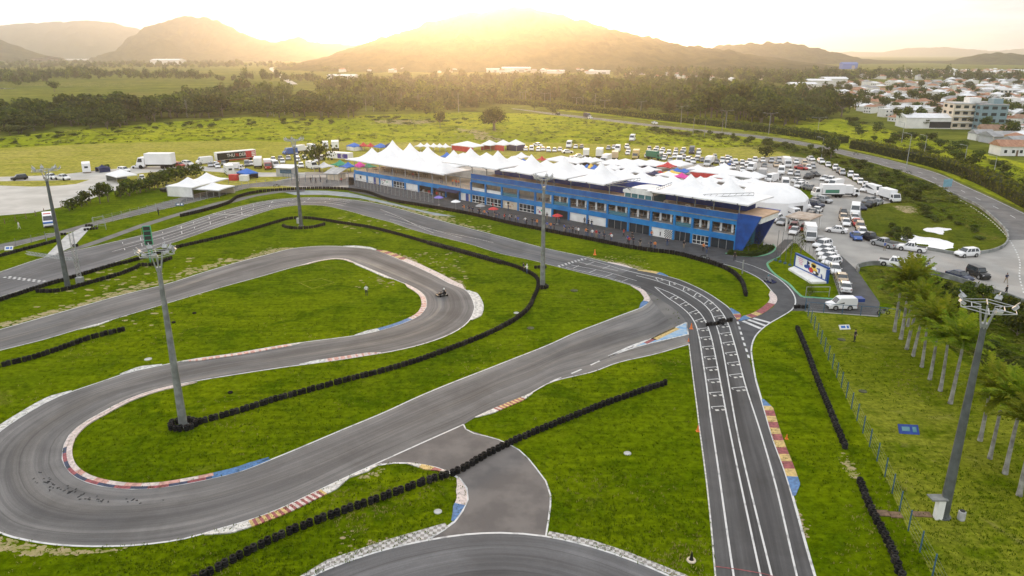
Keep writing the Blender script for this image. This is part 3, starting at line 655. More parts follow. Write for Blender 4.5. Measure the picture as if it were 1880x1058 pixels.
c0 = G(337, 783); barrier(None, 'ring of tyres around the foot of the tall mast in the hairpin lawn', W=[c0 + Vector((math.cos(a) * 1.25, math.sin(a) * .95, 0)) for a in [2 * PI * i / 24 for i in range(25)]], closed=True)
c0 = G(996, 529); barrier(None, 'ring of tyres around the mast at the hairpin exit', W=[c0 + Vector((math.cos(a) * .75, math.sin(a) * .6, 0)) for a in [2 * PI * i / 20 for i in range(21)]], closed=True)
def clump(px, n, label, rz=0, kind=0):
    o = thing('tyre_pile', label, 'tyre pile', G(*px), rz)
    for i in range(n):
        c = bpy.data.objects.new('tyre_stack', STACK); COL.objects.link(c); c.parent = o; c.location = ((i - n / 2) * .56, (i % 2) * .15, 0); c.scale = (1, 1, .8)
    return o
clump((1316, 597), 5, 'row of loose tyres standing across the grid lanes, western clump', .25); clump((1336, 591), 4, 'row of loose tyres across the grid lanes, next to the kerb mouth', .25)
clump((995, 493), 4, 'few tyre stacks on the grass by the two marshals'); clump((1474, 566), 4, 'three tyre stacks at the road end by the gate fence'); clump((170, 422), 5, 'tyre heap at the top of the pale concrete ramp', .6); clump((141, 453), 2, 'pair of tyres on the edge of the pale concrete ramp')
clump((166, 416), 3, 'tyres under the tilted white frame'); clump((119, 432), 2, 'lone tyres on the verge of the access road')
# tyre lying in the lawn
def loose(px, label, cap=None, s=1):
    mb = MB(); mb.torus((0, 0, .1), .2 * s, .09 * s, 14, 6); o = mb.build('loose_tyre', M['tyre'], None, 0, G(*px)); setp(o, label, 'tyre'); return o
loose((423, 722), 'single tyre lying on the lawn above the ringed mast'); loose((319, 593), 'single tyre in the loop lawn just beside the mast shaft'); loose((357, 576), 'single small tyre in the loop lawn above the other one')
# ------------------------------------------------------------------ floodlight masts
def mast(base, toppx, label, pm, nl=8, h=None, cr=2.0, seed=0, front=True):
    b = G(*base); h = h or ZAT(toppx[1], b.y); rr = random.Random(seed)
    o = thing('floodlight_mast', label, 'floodlight mast', b)
    p = MB(); p.tube((0, 0, 0), (0, 0, h - 1.4), .42, .2, 10); p.tube((0, 0, 0), (0, 0, .12), .6, .6, 10); p.build('pole', pm, o, 40)
    f = MB()
    for i in range(6):
        a = i * PI / 3; a2 = a + PI / 3
        q = Vector((math.cos(a) * cr, math.sin(a) * cr, h)); q2 = Vector((math.cos(a2) * cr, math.sin(a2) * cr, h))
        f.tube(q, q2, .035, n=5); f.tube(q * .6 + Vector((0, 0, h * .4)), q2 * .6 + Vector((0, 0, h * .4)), .04, n=5); f.tube((math.cos(a) * .2, math.sin(a) * .2, h - 1.7), (math.cos(a) * .55, math.sin(a) * .55, h - .1), .06, n=5); f.tube((math.cos(a) * .5, math.sin(a) * .5, h), q, .045, n=5)
    f.tube((0, 0, h - 1.6), (0, 0, h - 1.3), .24, .3, 10)
    f.build('crown_frame', M['steel'], o)
    for i in range(nl):
        a = 2 * PI * (i + .5) / nl + rr.uniform(-.2, .2); r_ = cr * rr.uniform(.75, 1.05); tl = rr.uniform(.5, .9)
        l = MB(); l.box((0, .0, .0), (.48, .2, .4), 0, 0, (.8, .8)); l.box((0, .12, 0), (.42, .04, .34), 1); l.tube((0, -.1, .1), (0, -.1, .45), .05, n=5)
        m4 = Matrix.Translation((math.cos(a) * r_, math.sin(a) * r_, h + .28)) @ Matrix.Rotation(a - PI / 2, 4, 'Z') @ Matrix.Rotation(-tl, 4, 'X')
        l.xform(m4); l.build('floodlight', [M['steel'], M['lamp']], o)
    return o
mast((125, 528), (85, 313), 'tall dark floodlight mast beside the steel gantry on the old straight', M['darkpole'], 7, seed=1)
mast((553, 415), (543, 258), 'grey floodlight mast on the upper lawn in front of the paddock entrance', M['darkpole'], 8, seed=2)
mast((337, 783), (291, 466), 'grey floodlight mast standing in the ring of tyres in the hairpin lawn', M['pole'], 9, seed=3, cr=1.7)
mast((996, 528), (999, 328), 'slim grey floodlight mast in front of the blue pit building', M['pole'], 7, seed=4, cr=1.6)
m5 = mast((1731, 949), (1810, 563), 'tall grey floodlight mast among the palms in the fenced lawn', M['darkpole'], 5, seed=5, cr=2.0)
pb = G(551, 409); mb = MB(); mb.box((0, 0, .6), (1.0, .6, 1.2)); setp(mb.build('electric_cabinet', M['concrete'], None, None, pb + Vector((0, -.6, 0))), 'pale electric cabinet against the upper lawn mast', 'cabinet')
o = thing('meter_shelter', 'small white meter shelter with a grey lid beside the palm lawn mast', 'meter box', G(1721, 952)); mb = MB(); mb.box((0, 0, .9), (.55, .5, 1.8)); mb.build('body', M['wall'], o); mb = MB(); mb.box((-.25, .1, 1.88), (1.3, .9, .1)); mb.build('lid', M['pole'], o)
o = thing('concrete_drum', 'short pale concrete drum standing in the grass by the palm lawn mast', 'drum', G(1764, 954)); mb = MB(); mb.lathe([(.28, 0), (.3, .1), (.28, .75), (.2, .8)], 12); mb.build('body', M['concrete'], o, 40); mb = MB(); mb.lathe([(.2, .8), (.2, .86)], 12); mb.build('lid', M['dark'], o)
# ------------------------------------------------------------------ fences
def fence(px, label, sp=2.5, h=2.0, pm=None, wires=5, r=.055, name='wire_fence', rail=False, W=None, wr=.005, mesh_mat=None):
    W = W or crom(world(px), .5); n = max(1, int(length(W) / sp)); P = resample(W, n + 1); mid = P[len(P) // 2]
    o = thing(name, label, 'fence', mid)
    pm = pm or M['bluefence']
    P2 = sorted(P, key=lambda p: p.y)
    mb = MB(); mb.tube((0, 0, 0), (0, 0, h), r, n=6); me = mb.mesh('fence_post', pm, 40)
    for p in P2[:100]:
        c = bpy.data.objects.new('fence_post', me); COL.objects.link(c); c.parent = o; c.location = p - mid
    wm_ = MB()
    for a, b in zip(P, P[1:]):
        a, b = a - mid, b - mid
        for k in range(wires):
            z = h * (k + .6) / wires
            wm_.tube(a + Vector((0, 0, z)), b + Vector((0, 0, z)), wr, n=3, cap=False)
    if wires: wm_.build('wire_mesh', mesh_mat or M['steel'], o)
    if rail:
        rb = MB()
        for a, b in zip(P, P[1:]): rb.tube(a - mid + Vector((0, 0, h)), b - mid + Vector((0, 0, h)), r * .8, n=5)
        rb.build('rail', pm, o)
    return o
fence([(1478, 570), (1560, 745), (1592, 812), (1626, 879), (1664, 968), (1716, 1066), (1735, 1105)], 'long wire fence with blue posts down the palm lawn', 2.6, 1.9, r=.06)
fence([(1478, 571), (1545, 577), (1620, 582), (1650, 586)], 'low blue gate fence across the end of the side lane', 2.2, 1.4, rail=True)
fence([(1541, 543), (1528, 505), (1491, 471), (1472, 456), (1460, 446)], 'thin wire fence between the billboard lawn and the parked cars', 2.0, 1.5, M['steel'])
fence([(1405, 356), (1406, 355)], 'short steel barrier post behind the domed tent', .6, 1.1, M['steel'])
fence([(-30, 422), (0, 414), (60, 399), (110, 385), (170, 372), (230, 360), (300, 347)], 'old post and wire fence along the shrubs beside the gravel lot', 2.6, 1.3, M['wood'], 2, .09)
fence([(-30, 467), (0, 459.5), (55, 447), (108, 433)], 'wire fence along the access road verge beside the ramp', 2.6, 1.6, M['pole'])
fence([(173, 415), (255, 396), (340, 376), (416, 357), (460, 345.8), (519, 342), (560, 344), (600, 344), (652, 340)], 'steel mesh fence along the access road to the paddock gate', 2.3, 2.0, M['steel'], wr=.02)
fence([(652, 342), (715, 357), (780, 370), (795, 373)], 'tall steel mesh fence in front of the low white end of the building', 1.6, 2.4, M['steel'], 7, .05, rail=True, wr=.02)
fence([(520, 326), (556, 334), (600, 333), (640, 331)], 'light blue paddock gate fence by the kiosk', 2.0, 2.0, M['bluefence'], rail=True)
def lowwall(px, label, h=.8, w=.3):
    W = crom(world(px), .6); A, B = offset(W, w / 2), offset(W, -w / 2); mb = MB(); n = len(W)
    for i in range(n - 1):
        a, b, c, d = A[i], A[i + 1], B[i + 1], B[i]
        mb.add([(a.x, a.y, 0), (b.x, b.y, 0), (c.x, c.y, 0), (d.x, d.y, 0), (a.x, a.y, h), (b.x, b.y, h), (c.x, c.y, h), (d.x, d.y, h)], [(4, 7, 6, 5), (0, 4, 5, 1), (2, 6, 7, 3)] + ([(0, 3, 7, 4)] if i == 0 else []) + ([(1, 5, 6, 2)] if i == n - 2 else []))
    for i, f in enumerate(mb.f): pass
    return setp(mb.build('retaining_wall', M['wallgrey'] if 'wallgrey' in M else M['pole']), label, 'wall')
M['wallgrey'] = mat('stained_wall', (.2, .21, .2), .9, 0, .35, .5)
lowwall([(1744, 355), (1797, 381), (1823, 402), (1844, 424), (1850, 441), (1837, 457), (1810, 465), (1755, 468), (1717, 461.5), (1665, 453), (1612, 441), (1590, 428), (1582, 405)], 'low stained wall curving round the flooded grass bank', .6)
lowwall([(1576, 500), (1573, 496), (1580, 490.5), (1610, 487), (1670, 496), (1710, 504), (1777, 523), (1850, 548), (1900, 566), (1960, 590)], 'low dark wall between the road and the palm bank', .8)
# ------------------------------------------------------------------ signs, frames and small things
# billboard
A_, B_ = G(1458, 491.5), G(1519, 521); d_ = (B_ - A_); Lb = d_.length; az = math.atan2(d_.y, d_.x)
o = thing('billboard', 'wide white billboard in a blue frame showing a kart driver in a yellow helmet', 'billboard', A_, az); hb = ZAT(464, A_.y)
mb = MB()
mb.box((Lb / 2, 0, .25), (Lb, .35, .5)); mb.box((Lb / 2, 0, hb - .15), (Lb, .35, .3)); mb.box((.15, 0, hb / 2), (.3, .34, hb - .9)); mb.box((Lb - .25, 0, hb / 2), (.5, .34, hb - .9)); mb.build('frame', M['blue'], o)
mb = MB(); mb.box((Lb / 2 - .1, 0, hb / 2 + .05), (Lb - .82, .2, hb - .82)); mb.build('panel', M['wall'], o)
mb = MB(); zc = hb * .5
def spot(x, z, rx, rz_, mi, y=-.125, n=12): mb.add([(Lb * x + math.cos(2 * PI * i / n) * rx, y, zc + z + math.sin(2 * PI * i / n) * rz_) for i in range(n)], [tuple(range(n))], mi)
spot(.58, .55, .75, .55, 1, -.122); spot(.58, .62, .7, .14, 0, -.128); spot(.585, .38, .55, .2, 0, -.128); spot(.6, -.1, .95, .4, 1, -.124); spot(.52, -.35, .6, .45, 2, -.127); spot(.66, -.55, .9, .35, 0, -.126); spot(.63, -.5, .35, .2, 5, -.13)
spot(.4, .3, .25, .75, 3, -.122); spot(.36, -.15, .5, .3, 3, -.124); spot(.45, -.1, .3, .45, 3, -.126); spot(.43, .62, .3, .2, 0, -.128); spot(.72, .35, .5, .12, 3, -.122); spot(.75, .1, .2, .45, 3, -.124); spot(.82, -.75, .4, .5, 3, -.122); spot(.8, -.6, .2, .3, 5, -.127)
for i in range(4): mb.add([(Lb * (.1 + .02 * i), -.124, zc + .7 - .3 * i), (Lb * (.25 + .02 * (i % 2)), -.124, zc + .7 - .3 * i), (Lb * (.25 + .02 * (i % 2)), -.124, zc + .78 - .3 * i), (Lb * (.1 + .02 * i), -.124, zc + .78 - .3 * i)], [(0, 1, 2, 3)], 4)
mb.build('poster_print', [M['black'], M['yellow'], M['red'], M['dblue'], M['pink'], M['wall']], o)
st = MB(); st.prism([tuple(p.xy) for p in (G(1447, 496), G(1459, 492), G(1518, 521), G(1489, 522))], 0, .35); setp(st.build('concrete_stage', M['wall']), 'low white concrete stage in front of the billboard', 'stage')
for i, (p, lb) in enumerate((((1424, 479), 'flagpole at the western end of the row of four'), ((1432, 481.7), 'second flagpole from the western end of the row'), ((1441, 484.7), 'third flagpole from the western end of the row'), ((1450, 488), 'flagpole of the row standing nearest the billboard'))):
    b = G(*p); hh = ZAT(p[1] - 56, b.y); o = thing('flagpole', 'bare slim ' + lb.replace('nearest', 'next to').replace(' to the', ' to the'), 'flagpole', b, 0, 'flagpoles on the billboard lawn')
    mb = MB(); mb.tube((0, 0, 0), (0, 0, hh), .06, .035, 6); mb.build('pole', M['darkpole'], o); mb = MB(); mb.box((0, 0, .15), (.4, .4, .3)); mb.build('base', M['bluefence'], o)
def goal(px, w_, h_, rz, label):
    o = thing('white_frame', label, 'frame', G(*px), rz); mb = MB()
    mb.tube((0, 0, 0), (0, 0, h_), .06, n=6); mb.build('post', M['steel'], o); mb = MB(); mb.tube((w_, 0, 0), (w_, 0, h_), .06, n=6); mb.build('post', M['steel'], o); mb = MB(); mb.tube((0, 0, h_), (w_, 0, h_), .05, n=6); mb.tube((0, 0, h_ * .5), (w_, 0, h_ * .5), .025, n=5); mb.build('crossbar', M['steel'], o)
goal((1479, 545), 3.6, 1.6, 0, 'thin steel rail frame in front of the dark bush below the billboard')
goal((1362, 503), .1, 2.4, 0, 'thin lone steel post beside the curved end of the tyre wall')
goal((86, 444), 2.4, 1.6, .5, 'tilted white frame beside the access road and dark mast'); goal((172, 419), 2.4, 2.2, .9, 'tilted white start frame at the top of the concrete ramp'); goal((180, 421), 2.0, 1.6, -.2, 'small steel cage frame beside the ramp tyres')
# steel gantry and scoreboard
b = G(147.5, 520); hg = ZAT(426, b.y); za = ZAT(478, b.y)
o = thing('timing_gantry', 'galvanised lattice gantry with one long side arm by the old straight', 'gantry', b)
def lattice(a, b_, r_, k, mb):
    a, b_ = Vector(a), Vector(b_); d = (b_ - a).normalized(); u = d.orthogonal().normalized(); v = d.cross(u)
    c = [(u * r_ + v * r_), (-u * r_ + v * r_), (-u * r_ - v * r_), (u * r_ - v * r_)]
    for q in c: mb.tube(a + q, b_ + q, .035, n=4)
    for i in range(k):
        p0, p1 = a.lerp(b_, i / k), a.lerp(b_, (i + 1) / k)
        for j in range(4): mb.tube(p0 + c[j], p1 + c[(j + 1) % 4], .022, n=3); mb.tube(p0 + c[j], p0 + c[(j + 1) % 4], .022, n=3)
mb = MB(); lattice((0, 0, 0), (0, 0, hg), .28, 14, mb); mb.build('tower', M['steel'], o)
mb = MB(); xa = XAT(49.6, b.y + 3, za); lattice((.3, 0, za), (xa - b.x, 3, za + .4), .2, 16, mb); mb.build('arm', M['steel'], o)
mb = MB(); mb.box((0, 0, .5), (1.0, .8, 1.0)); mb.build('base', M['steel'], o)
b = G(279, 481); hs = ZAT(413, b.y)
o = thing('scoreboard', 'tall narrow green scoreboard tower by the straight', 'scoreboard', b, .25)
mb = MB(); mb.box((-.25, 0, hs * .25), (.18, .18, hs * .5)); mb.build('post', M['green'], o); mb = MB(); mb.box((.25, 0, hs * .25), (.18, .18, hs * .5)); mb.build('post', M['green'], o)
mb = MB(); mb.box((0, 0, hs * .72), (1.35, .35, hs * .5)); mb.build('panel', M['green'], o)
for k in range(4): mb = MB(); mb.box((0, -.18, hs * (.53 + .125 * k)), (1.1, .03, hs * .1)); mb.build('display', M['dark'], o)
mb = MB(); mb.tube((-.95, 0, hs * .5), (-.95, 0, hs), .03, n=5); mb.tube((-.95, 0, hs * .97), (-.5, 0, hs * .97), .03, n=5); mb.build('bracket', M['steel'], o)
def cone(px, label, s=1, tyre=False):
    o = thing('traffic_cone', label, 'cone', G(*px)); mb = MB(); mb.box((0, 0, .02), (.4 * s, .4 * s, .04)); mb.build('base', M['black'] if tyre else M['orange'], o)
    mb = MB(); mb.lathe([(.16 * s, .04), (.12 * s, .25 * s), (.12 * s, .25 * s), (.085 * s, .45 * s), (.04 * s, .75 * s)], 10); mb.m[10:20] = [1] * 10; mb.build('cone', [M['black'] if tyre else M['orange'], M['wall']], o, 40)
    if tyre: mb = MB(); mb.torus((0, 0, .1), .26, .1, 14, 6); mb.build('tyre', M['cream'], o, 0)
cone((1092, 468), 'orange cone on the grass above the start line', 1.4); cone((1269, 604), 'red and white cone at the tip of the painted blue island', 1.1); cone((1269, 1031), 'dark cone with white stripe set in a pale tyre on the lawn', 1.1, True); cone((1281, 792), 'small orange cone on the grass edge of the grid straight', .9); cone((1264, 627), 'small orange marker cone at the corner of the triangular lawn', .6); cone((1444, 806), 'little pale marker cone beside the striped kerb', .7)
cone((963, 497), 'small cone by the double tyre barrier', .01) if False else None
def board(px, w_, h_, rz, label, m1, m2, lie=.8):
    o = thing('advert_board', label, 'advert board', G(*px), rz); T4 = Matrix.Translation((0, 0, .32)) @ Matrix.Rotation(-lie, 4, 'X')
    mb = MB(); mb.box((0, 0, 0), (w_, .12, h_)); mb.xform(T4).build('panel', m1, o)
    mb = MB(); mb.box((-w_ * .15, -.07, .02), (w_ * .4, .03, h_ * .45)); mb.xform(T4).build('print', m2, o); mb = MB(); mb.box((w_ * .28, -.07, 0), (w_ * .2, .03, h_ * .55)); mb.xform(T4).build('print', m2, o)
board((1667, 794), 1.9, 1.0, -.12, 'blue advert board lying tilted on the palm lawn', M['dblue'], M['tealglass']); board((1550, 605), 1.5, .7, .1, 'pale advert board fallen over on the upper palm lawn', M['wall'], M['bcloth']); board((17, 459), 1.4, .9, .3, 'small white advert board by the tyre barrier at the access road', M['wall'], M['bcloth']); board((330, 378), 1.8, .9, .3, 'pale blue advert board on the verge below the white marquee', M['bluefence'], M['wall'])
M['duskcover'] = mat('dark_olive_cover', (.075, .08, .04), .95, 0, .3, 3)  # darker olive tone for the sunken round spots in the lawns
def disc(px, r_, label, m='concrete'):
    mb = MB(); mb.lathe([(r_, 0), (r_, .06), (r_ * .85, .09)], 16); setp(mb.build('manhole_cover', M[m], None, None, G(*px)), label, 'manhole cover')
disc((804, 940), .34, 'pale round cover in the small lawn below the tyre barrier'); disc((1152, 833), .36, 'pale round cover in the middle of the triangular lawn'); disc((272, 660), .45, 'pale round cover in the loop lawn above the striped kerb'); disc((948, 575), .4, 'pale round cover beside the barrier bend'); disc((1054, 534), .6, 'large dark cover in the lawn by the start line', 'duskcover'); disc((974, 603), .5, 'dark sunken cover on the lawn outside the hairpin barrier', 'duskcover'); disc((1584, 719), .45, 'dull cover in the palm lawn beside the fence', 'duskcover'); disc((1545, 624), .5, 'dark cover in the palm lawn near the fallen board', 'duskcover')
def plate(px, w_, d, rz, label): mb = MB(); mb.box((0, 0, .02), (w_, d, .1)); setp(mb.build('drain_cover', M['wood'], None, None, G(*px), rz), label, 'drain cover')
plate((1622, 943), .95, .8, -.08, 'brown drain cover against the lower tyre barrier'); plate((1644, 946), .95, .8, -.08, 'brown drain cover just inside the wire fence'); plate((1692, 945), 1.5, .7, -.08, 'worn brown drain cover in the lawn near the mast')
sq = MB(); line_mb([p + Vector((0, 0, 0)) for p in (G(549, 519), G(590, 511.5), G(614, 519), G(573, 530), G(549, 519))], .16, .01, sq); struct(sq.build('lawn_markings', mat('yellowed_grass_line', (.22, .21, .01), .9, 0, .4, 1)))
# direction sign by the highway, street lights
b = G(1737, 351); o = thing('direction_sign', 'pale blue road sign on two posts beside the highway bend', 'road sign', b, .3); hsn = ZAT(329, b.y)
for x in (-.9, .9): mb = MB(); mb.tube((x, 0, 0), (x, 0, hsn), .06, n=6); mb.build('post', M['steel'], o)
mb = MB(); mb.box((0, -.08, hsn * .68), (3.0, .06, hsn * .62)); mb.build('panel', mat('sign_back', (.2, .38, .46), .5, 0, .1, 1), o)
for px, top, lab in (((1493, 318), None, ''),): pass
def lamp_post(base, topy, label, double=False, arm=2.2, rz=0, tilt=0):
    b = G(*base); h = ZAT(topy, b.y); o = thing('street_lamp', label, 'street lamp', b, rz, 'street lamps along the highway')
    mb = MB(); mb.tube((0, 0, 0), (tilt, 0, h), .13, .07, 7); mb.build('pole', M['steel'], o)
    for s in ((-1, 1) if double else (1,)):
        mb = MB(); mb.tube((tilt, 0, h), (tilt + s * arm, 0, h + .35), .05, n=5); mb.box((tilt + s * (arm + .3), 0, h + .38), (.9, .3, .14)); mb.build('lamp_arm', M['steel'], o)
WD = 'double-armed street lamp at the hedge, '
for k, (bx, by, ty) in enumerate(((1250, 228, 196), (1332, 236, 204), (1411, 247, 209), (1500, 252, 217), (1176, 212, 187), (1058, 197, 180), (1110, 203, 185), (960, 190, 170), (1000, 193, 172))):
    lamp_post((bx, by), ty, WD + ['behind the lone roadside palm', 'second west of the highway bend', 'at the start of the trimmed hedge bend', 'beside the green clearing below the wood', 'above the two cars on the highway', 'among the wood edge by the distant cars', 'between the wood and the hedge near the middle', 'furthest toward the golden hill', 'by the first hedge end of the highway'][k], True, 2.6)
for k, (bx, by, ty) in enumerate(((1508, 289, 254), (1663, 312, 247), (1822, 330, 288), (1696, 285, 250), (1770, 300, 268), (1655, 262, 226))):
    lamp_post((bx, by), ty, ['white street lamp with a box beside the dark roadside bush', 'leaning tall street lamp behind the trimmed hedge bend', 'street lamp behind the hedge near the frame edge houses', 'slim street lamp on the green verge below the warehouse', 'slim street lamp beside the tin roofed sheds', 'slim street lamp by the track into the town'][k], False, 1.5, 2.6)
# ------------------------------------------------------------------ pit building
BP0, BP1 = G(651, 331), G(1345, 461); BD = (BP1 - BP0); BL = BD.length; BAZ = math.atan2(BD.y, BD.x)
BU = BD.normalized(); BN = Vector((-BU.y, BU.x, 0))
def bw(u, n, z): return BP0 + BU * u + BN * n + Vector((0, 0, z))
def scrx(p):
    zc = p.y * CS + (H - p.z) * SN; return 940 + F * p.x / zc
def uat(px, n=0, z=0):
    lo, hi = -60.0, 220.0
    for _ in range(40):
        m_ = (lo + hi) / 2
        if scrx(bw(m_, n, z)) < px: lo = m_
        else: hi = m_
    return lo
Z1, Z2, Z3, Z4, Z5 = 1.95, 3.0, 5.1, 6.1, 7.2
DEP = 12.0
bld = thing('pit_building', 'long blue two-storey pit building with open bays, a roof terrace and a slanted blue end', 'building', BP0, BAZ)
CX = [651, 674, 697, 721, 744, 768.5, 793, 818.6, 844, 865]; DX = [865, 891.4, 921, 951, 982, 1013.4, 1043.7, 1077.7, 1113.6, 1152.4, 1193, 1235.4, 1268, 1301.7, 1348]
CU = [uat(x) for x in CX]; DU = [uat(x) for x in DX]; US = CU[-1]; UE = DU[-1]
def bx(name, m, u0, u1, n0, n1, z0, z1, par=None):
    mb = MB(); mb.box(((u0 + u1) / 2, (n0 + n1) / 2, (z0 + z1) / 2), (u1 - u0, n1 - n0, z1 - z0)); return mb.build(name, m, par or bld)
pan = mat('stained_blue_fascia', (.003, .14, .4), .5, 0, col2=(.012, .22, .52), scale=.35)
pan2 = mat('deep_blue_parapet', (.003, .085, .3), .5, 0, col2=(.008, .125, .38), scale=.5)
# slabs, back and side walls
bx('floor_slab', M['concrete'], US, UE, .35, DEP, Z2 - .25, Z2 + .05); bx('roof_slab', M['terr'], US + .02, UE - .02, .35, DEP, Z4 - .3, Z4 - .06)
bx('back_wall', M['wall'], .2, UE, DEP + .0, DEP + .25, 0, Z4 - .35); bx('terrace_floor', mat('sun_tinted_terrace_tiles', (.72, .58, .44), .7, 0, .1, .4), .02, US - .03, .35, DEP, Z2 - .3, Z2 - .02)  # terrace tile colour lightened to cream to paint in the sun from behind
bx('side_wall', M['wall'], 0, .2, .36, DEP, 0, Z2 - .32)
bx('party_wall', M['cream'], US, US + .2, .36, DEP, Z2 + .06, Z4 - .32)
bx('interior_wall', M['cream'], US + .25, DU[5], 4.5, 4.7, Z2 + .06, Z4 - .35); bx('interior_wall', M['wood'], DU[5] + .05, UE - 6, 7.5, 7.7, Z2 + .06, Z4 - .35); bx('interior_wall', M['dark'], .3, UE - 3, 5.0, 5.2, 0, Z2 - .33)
# bands along the front
bx('fascia_band', pan, 0, UE, -.02, .33, Z1, Z2); bx('fascia_band', pan, US, UE, -.02, .33, Z3, Z4); bx('parapet', pan2, US, UE, .06, .3, Z4 + .005, Z5)
bx('gutter', M['pole'], US, UE, -.16, -.025, Z4 - .22, Z4 - .05); bx('coping', M['grey'], US, UE, .02, .34, Z5 + .003, Z5 + .07)
pr = MB()
for i in range(46):
    u = US + .6 + (UE - US - 1) * i / 46; pr.box((u, .055, (Z4 + Z5) / 2), (.05, .02, Z5 - Z4 - .1))
pr.build('parapet_rib', M['blue'], bld)
for i, u in enumerate(CU[:-1] + DU):
    top = Z2 - .003 if u < US - .1 else Z4 - .003
    bx('column', pan, u - .2, u + .2, -.09, .28 if False else .3, 0, Z1 - .003)
    if u >= US - .1: bx('column', pan, u - .22, u + .22, -.06, .3, Z2 + .003, Z3 - .003)
# ground floor fillings
def filler(kind, u0, u1, n=.2):
    a, b = u0 + .22, u1 - .22; mid = (a + b) / 2
    if kind == 'white': bx('wall_panel', M['wall'], a, b, n, n + .12, 0, Z1 - .004)
    elif kind == 'door':
        bx('wall_panel', M['wall'], a, mid - .1, n, n + .12, 0, Z1 - .004); d = bx('door', M['dblue'], mid - .08, mid + 1.0, n + .02, n + .12, 0, Z1 - .1); bx('wall_panel', M['cream'], mid + 1.02, b, n, n + .12, 0, Z1 - .004)
    elif kind == 'emblem':
        bx('wall_panel', M['wall'], a, b, n, n + .12, 0, Z1 - .004); bx('window', M['glass'], mid - .5, mid + .2, n - .03, n - .002, .8, 1.6)
    elif kind == 'frames':
        g = bx('window', M['glass'], a, b, n + .04, n + .1, .05, Z1 - .01)
        fm = MB(); k = 4
        for i in range(k + 1): fm.box((a + (b - a) * i / k, n, Z1 / 2), (.09, .08, Z1 - .06))
        for z in (.08, .75, Z1 - .1): fm.box((mid, n - .003, z), (b - a, .085, .09))
        fm.build('window_frame', M['wall'], g)
    elif kind == 'glass':
        g = bx('window', M['glass'], a, b, n + .04, n + .1, .05, Z1 - .01); fm = MB()
        for i in range(4): fm.box((a + (b - a) * i / 3, n, Z1 / 2), (.07, .08, Z1 - .06))
        fm.build('window_frame', M['grey'], g)
    elif kind == 'photo':
        bx('wall_panel', M['cream'], a, b, n, n + .12, 0, Z1 - .004); mb = MB()
        for i in range(14): x = R.uniform(a + .2, b - .6); mb.box((x, n - .01 - .001 * i, R.uniform(.5, 1.5)), (R.uniform(.2, .7), .004, R.uniform(.15, .5)), i % 4)
        mb.build('mural', [M['wall'], M['terr'], M['black'], M['cream']], bld)
    elif kind == 'graphic':
        bx('wall_panel', M['wall'], a, b, n, n + .12, 0, Z1 - .004); mb = MB()
        for i in range(12): x = R.uniform(a + .2, a + (b - a) * .55); mb.box((x, n - .01 - .001 * i, R.uniform(.3, 1.6)), (R.uniform(.1, .4), .004, R.uniform(.1, .5)), i % 3)
        mb.build('mural', [M['black'], M['green'], M['pink']], bld)
    elif kind == 'check':
        bx('wall_panel', M['wall'], a, b, n, n + .12, 0, Z1 - .004); mb = MB()
        for i in range(8):
            for j in range(7):
                if (i + j) % 2 == 0: mb.box((b - .15 - i * .24, n - .006, .2 + j * .24), (.24, .006, .24))
        mb.build('check_pattern', M['black'], bld); mb = MB(); mb.box((mid - .4, n - .006, .7), (.25, .006, .8)); mb.build('mural', M['black'], bld)
    elif kind == 'garage':
        bx('shade_panel', M['dark'], a, b, n + 1.2, n + 1.26, 0, Z1 - .01); mb = MB()  # near-black sheet paints the shade deep inside the open garage
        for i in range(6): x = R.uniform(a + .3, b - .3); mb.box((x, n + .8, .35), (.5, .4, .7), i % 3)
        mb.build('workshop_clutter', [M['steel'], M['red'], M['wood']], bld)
    elif kind == 'dark': bx('shade_panel', M['dark'], a, b, n + .5, n + .56, 0, Z1 - .01)  # near-black sheet stands in for the shade of an open bay
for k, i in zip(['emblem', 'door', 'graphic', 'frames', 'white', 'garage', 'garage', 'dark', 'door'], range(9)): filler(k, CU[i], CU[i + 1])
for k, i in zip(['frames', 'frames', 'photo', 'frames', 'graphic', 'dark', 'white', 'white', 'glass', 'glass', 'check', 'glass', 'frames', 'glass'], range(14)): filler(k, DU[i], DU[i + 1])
# first floor: railings and glass
for i in range(14):
    a, b = DU[i] + .24, DU[i + 1] - .24
    if i % 3 == 2 or i < 3:
        g = MB(); g.box(((a + b) / 2, .24, Z2 + .42), (b - a, .03, .7)); g.build('balustrade', M['tealglass'] if i % 3 == 2 else M['wall'], bld)
    f = MB(); f.box(((a + b) / 2, .2, Z2 + .95), (b - a, .05, .05)); f.box(((a + b) / 2, .2, Z2 + .5), (b - a, .03, .03))
    for k in range(1, 3): f.box((a + (b - a) * k / 3, .2, (Z2 + .98 + Z3) / 2), (.05, .05, Z3 - Z2 - 1.0))
    f.build('window_frame', M['grey'], bld)
    if i > 3:
        for k in range(2): cu = MB(); x = a + (b - a) * (.3 + .5 * k); cu.box((x, .9, (Z2 + Z3) / 2 + .1), (.45, .08, 1.8)); cu.build('curtain', M['wall'], bld)
# awning over the end of the low section and door block
a, b = uat(808), uat(846); mb = MB(); mb.add([(a, -1.6, 1.9), (b, -1.6, 1.9), (b, -.05, 2.25), (a, -.05, 2.25), (a, -1.6, 1.98), (b, -1.6, 1.98), (b, -.05, 2.33), (a, -.05, 2.33)], [(0, 3, 2, 1), (4, 5, 6, 7), (0, 1, 5, 4), (2, 3, 7, 6), (1, 2, 6, 5), (3, 0, 4, 7)]); mb.build('awning', M['navy'], bld)
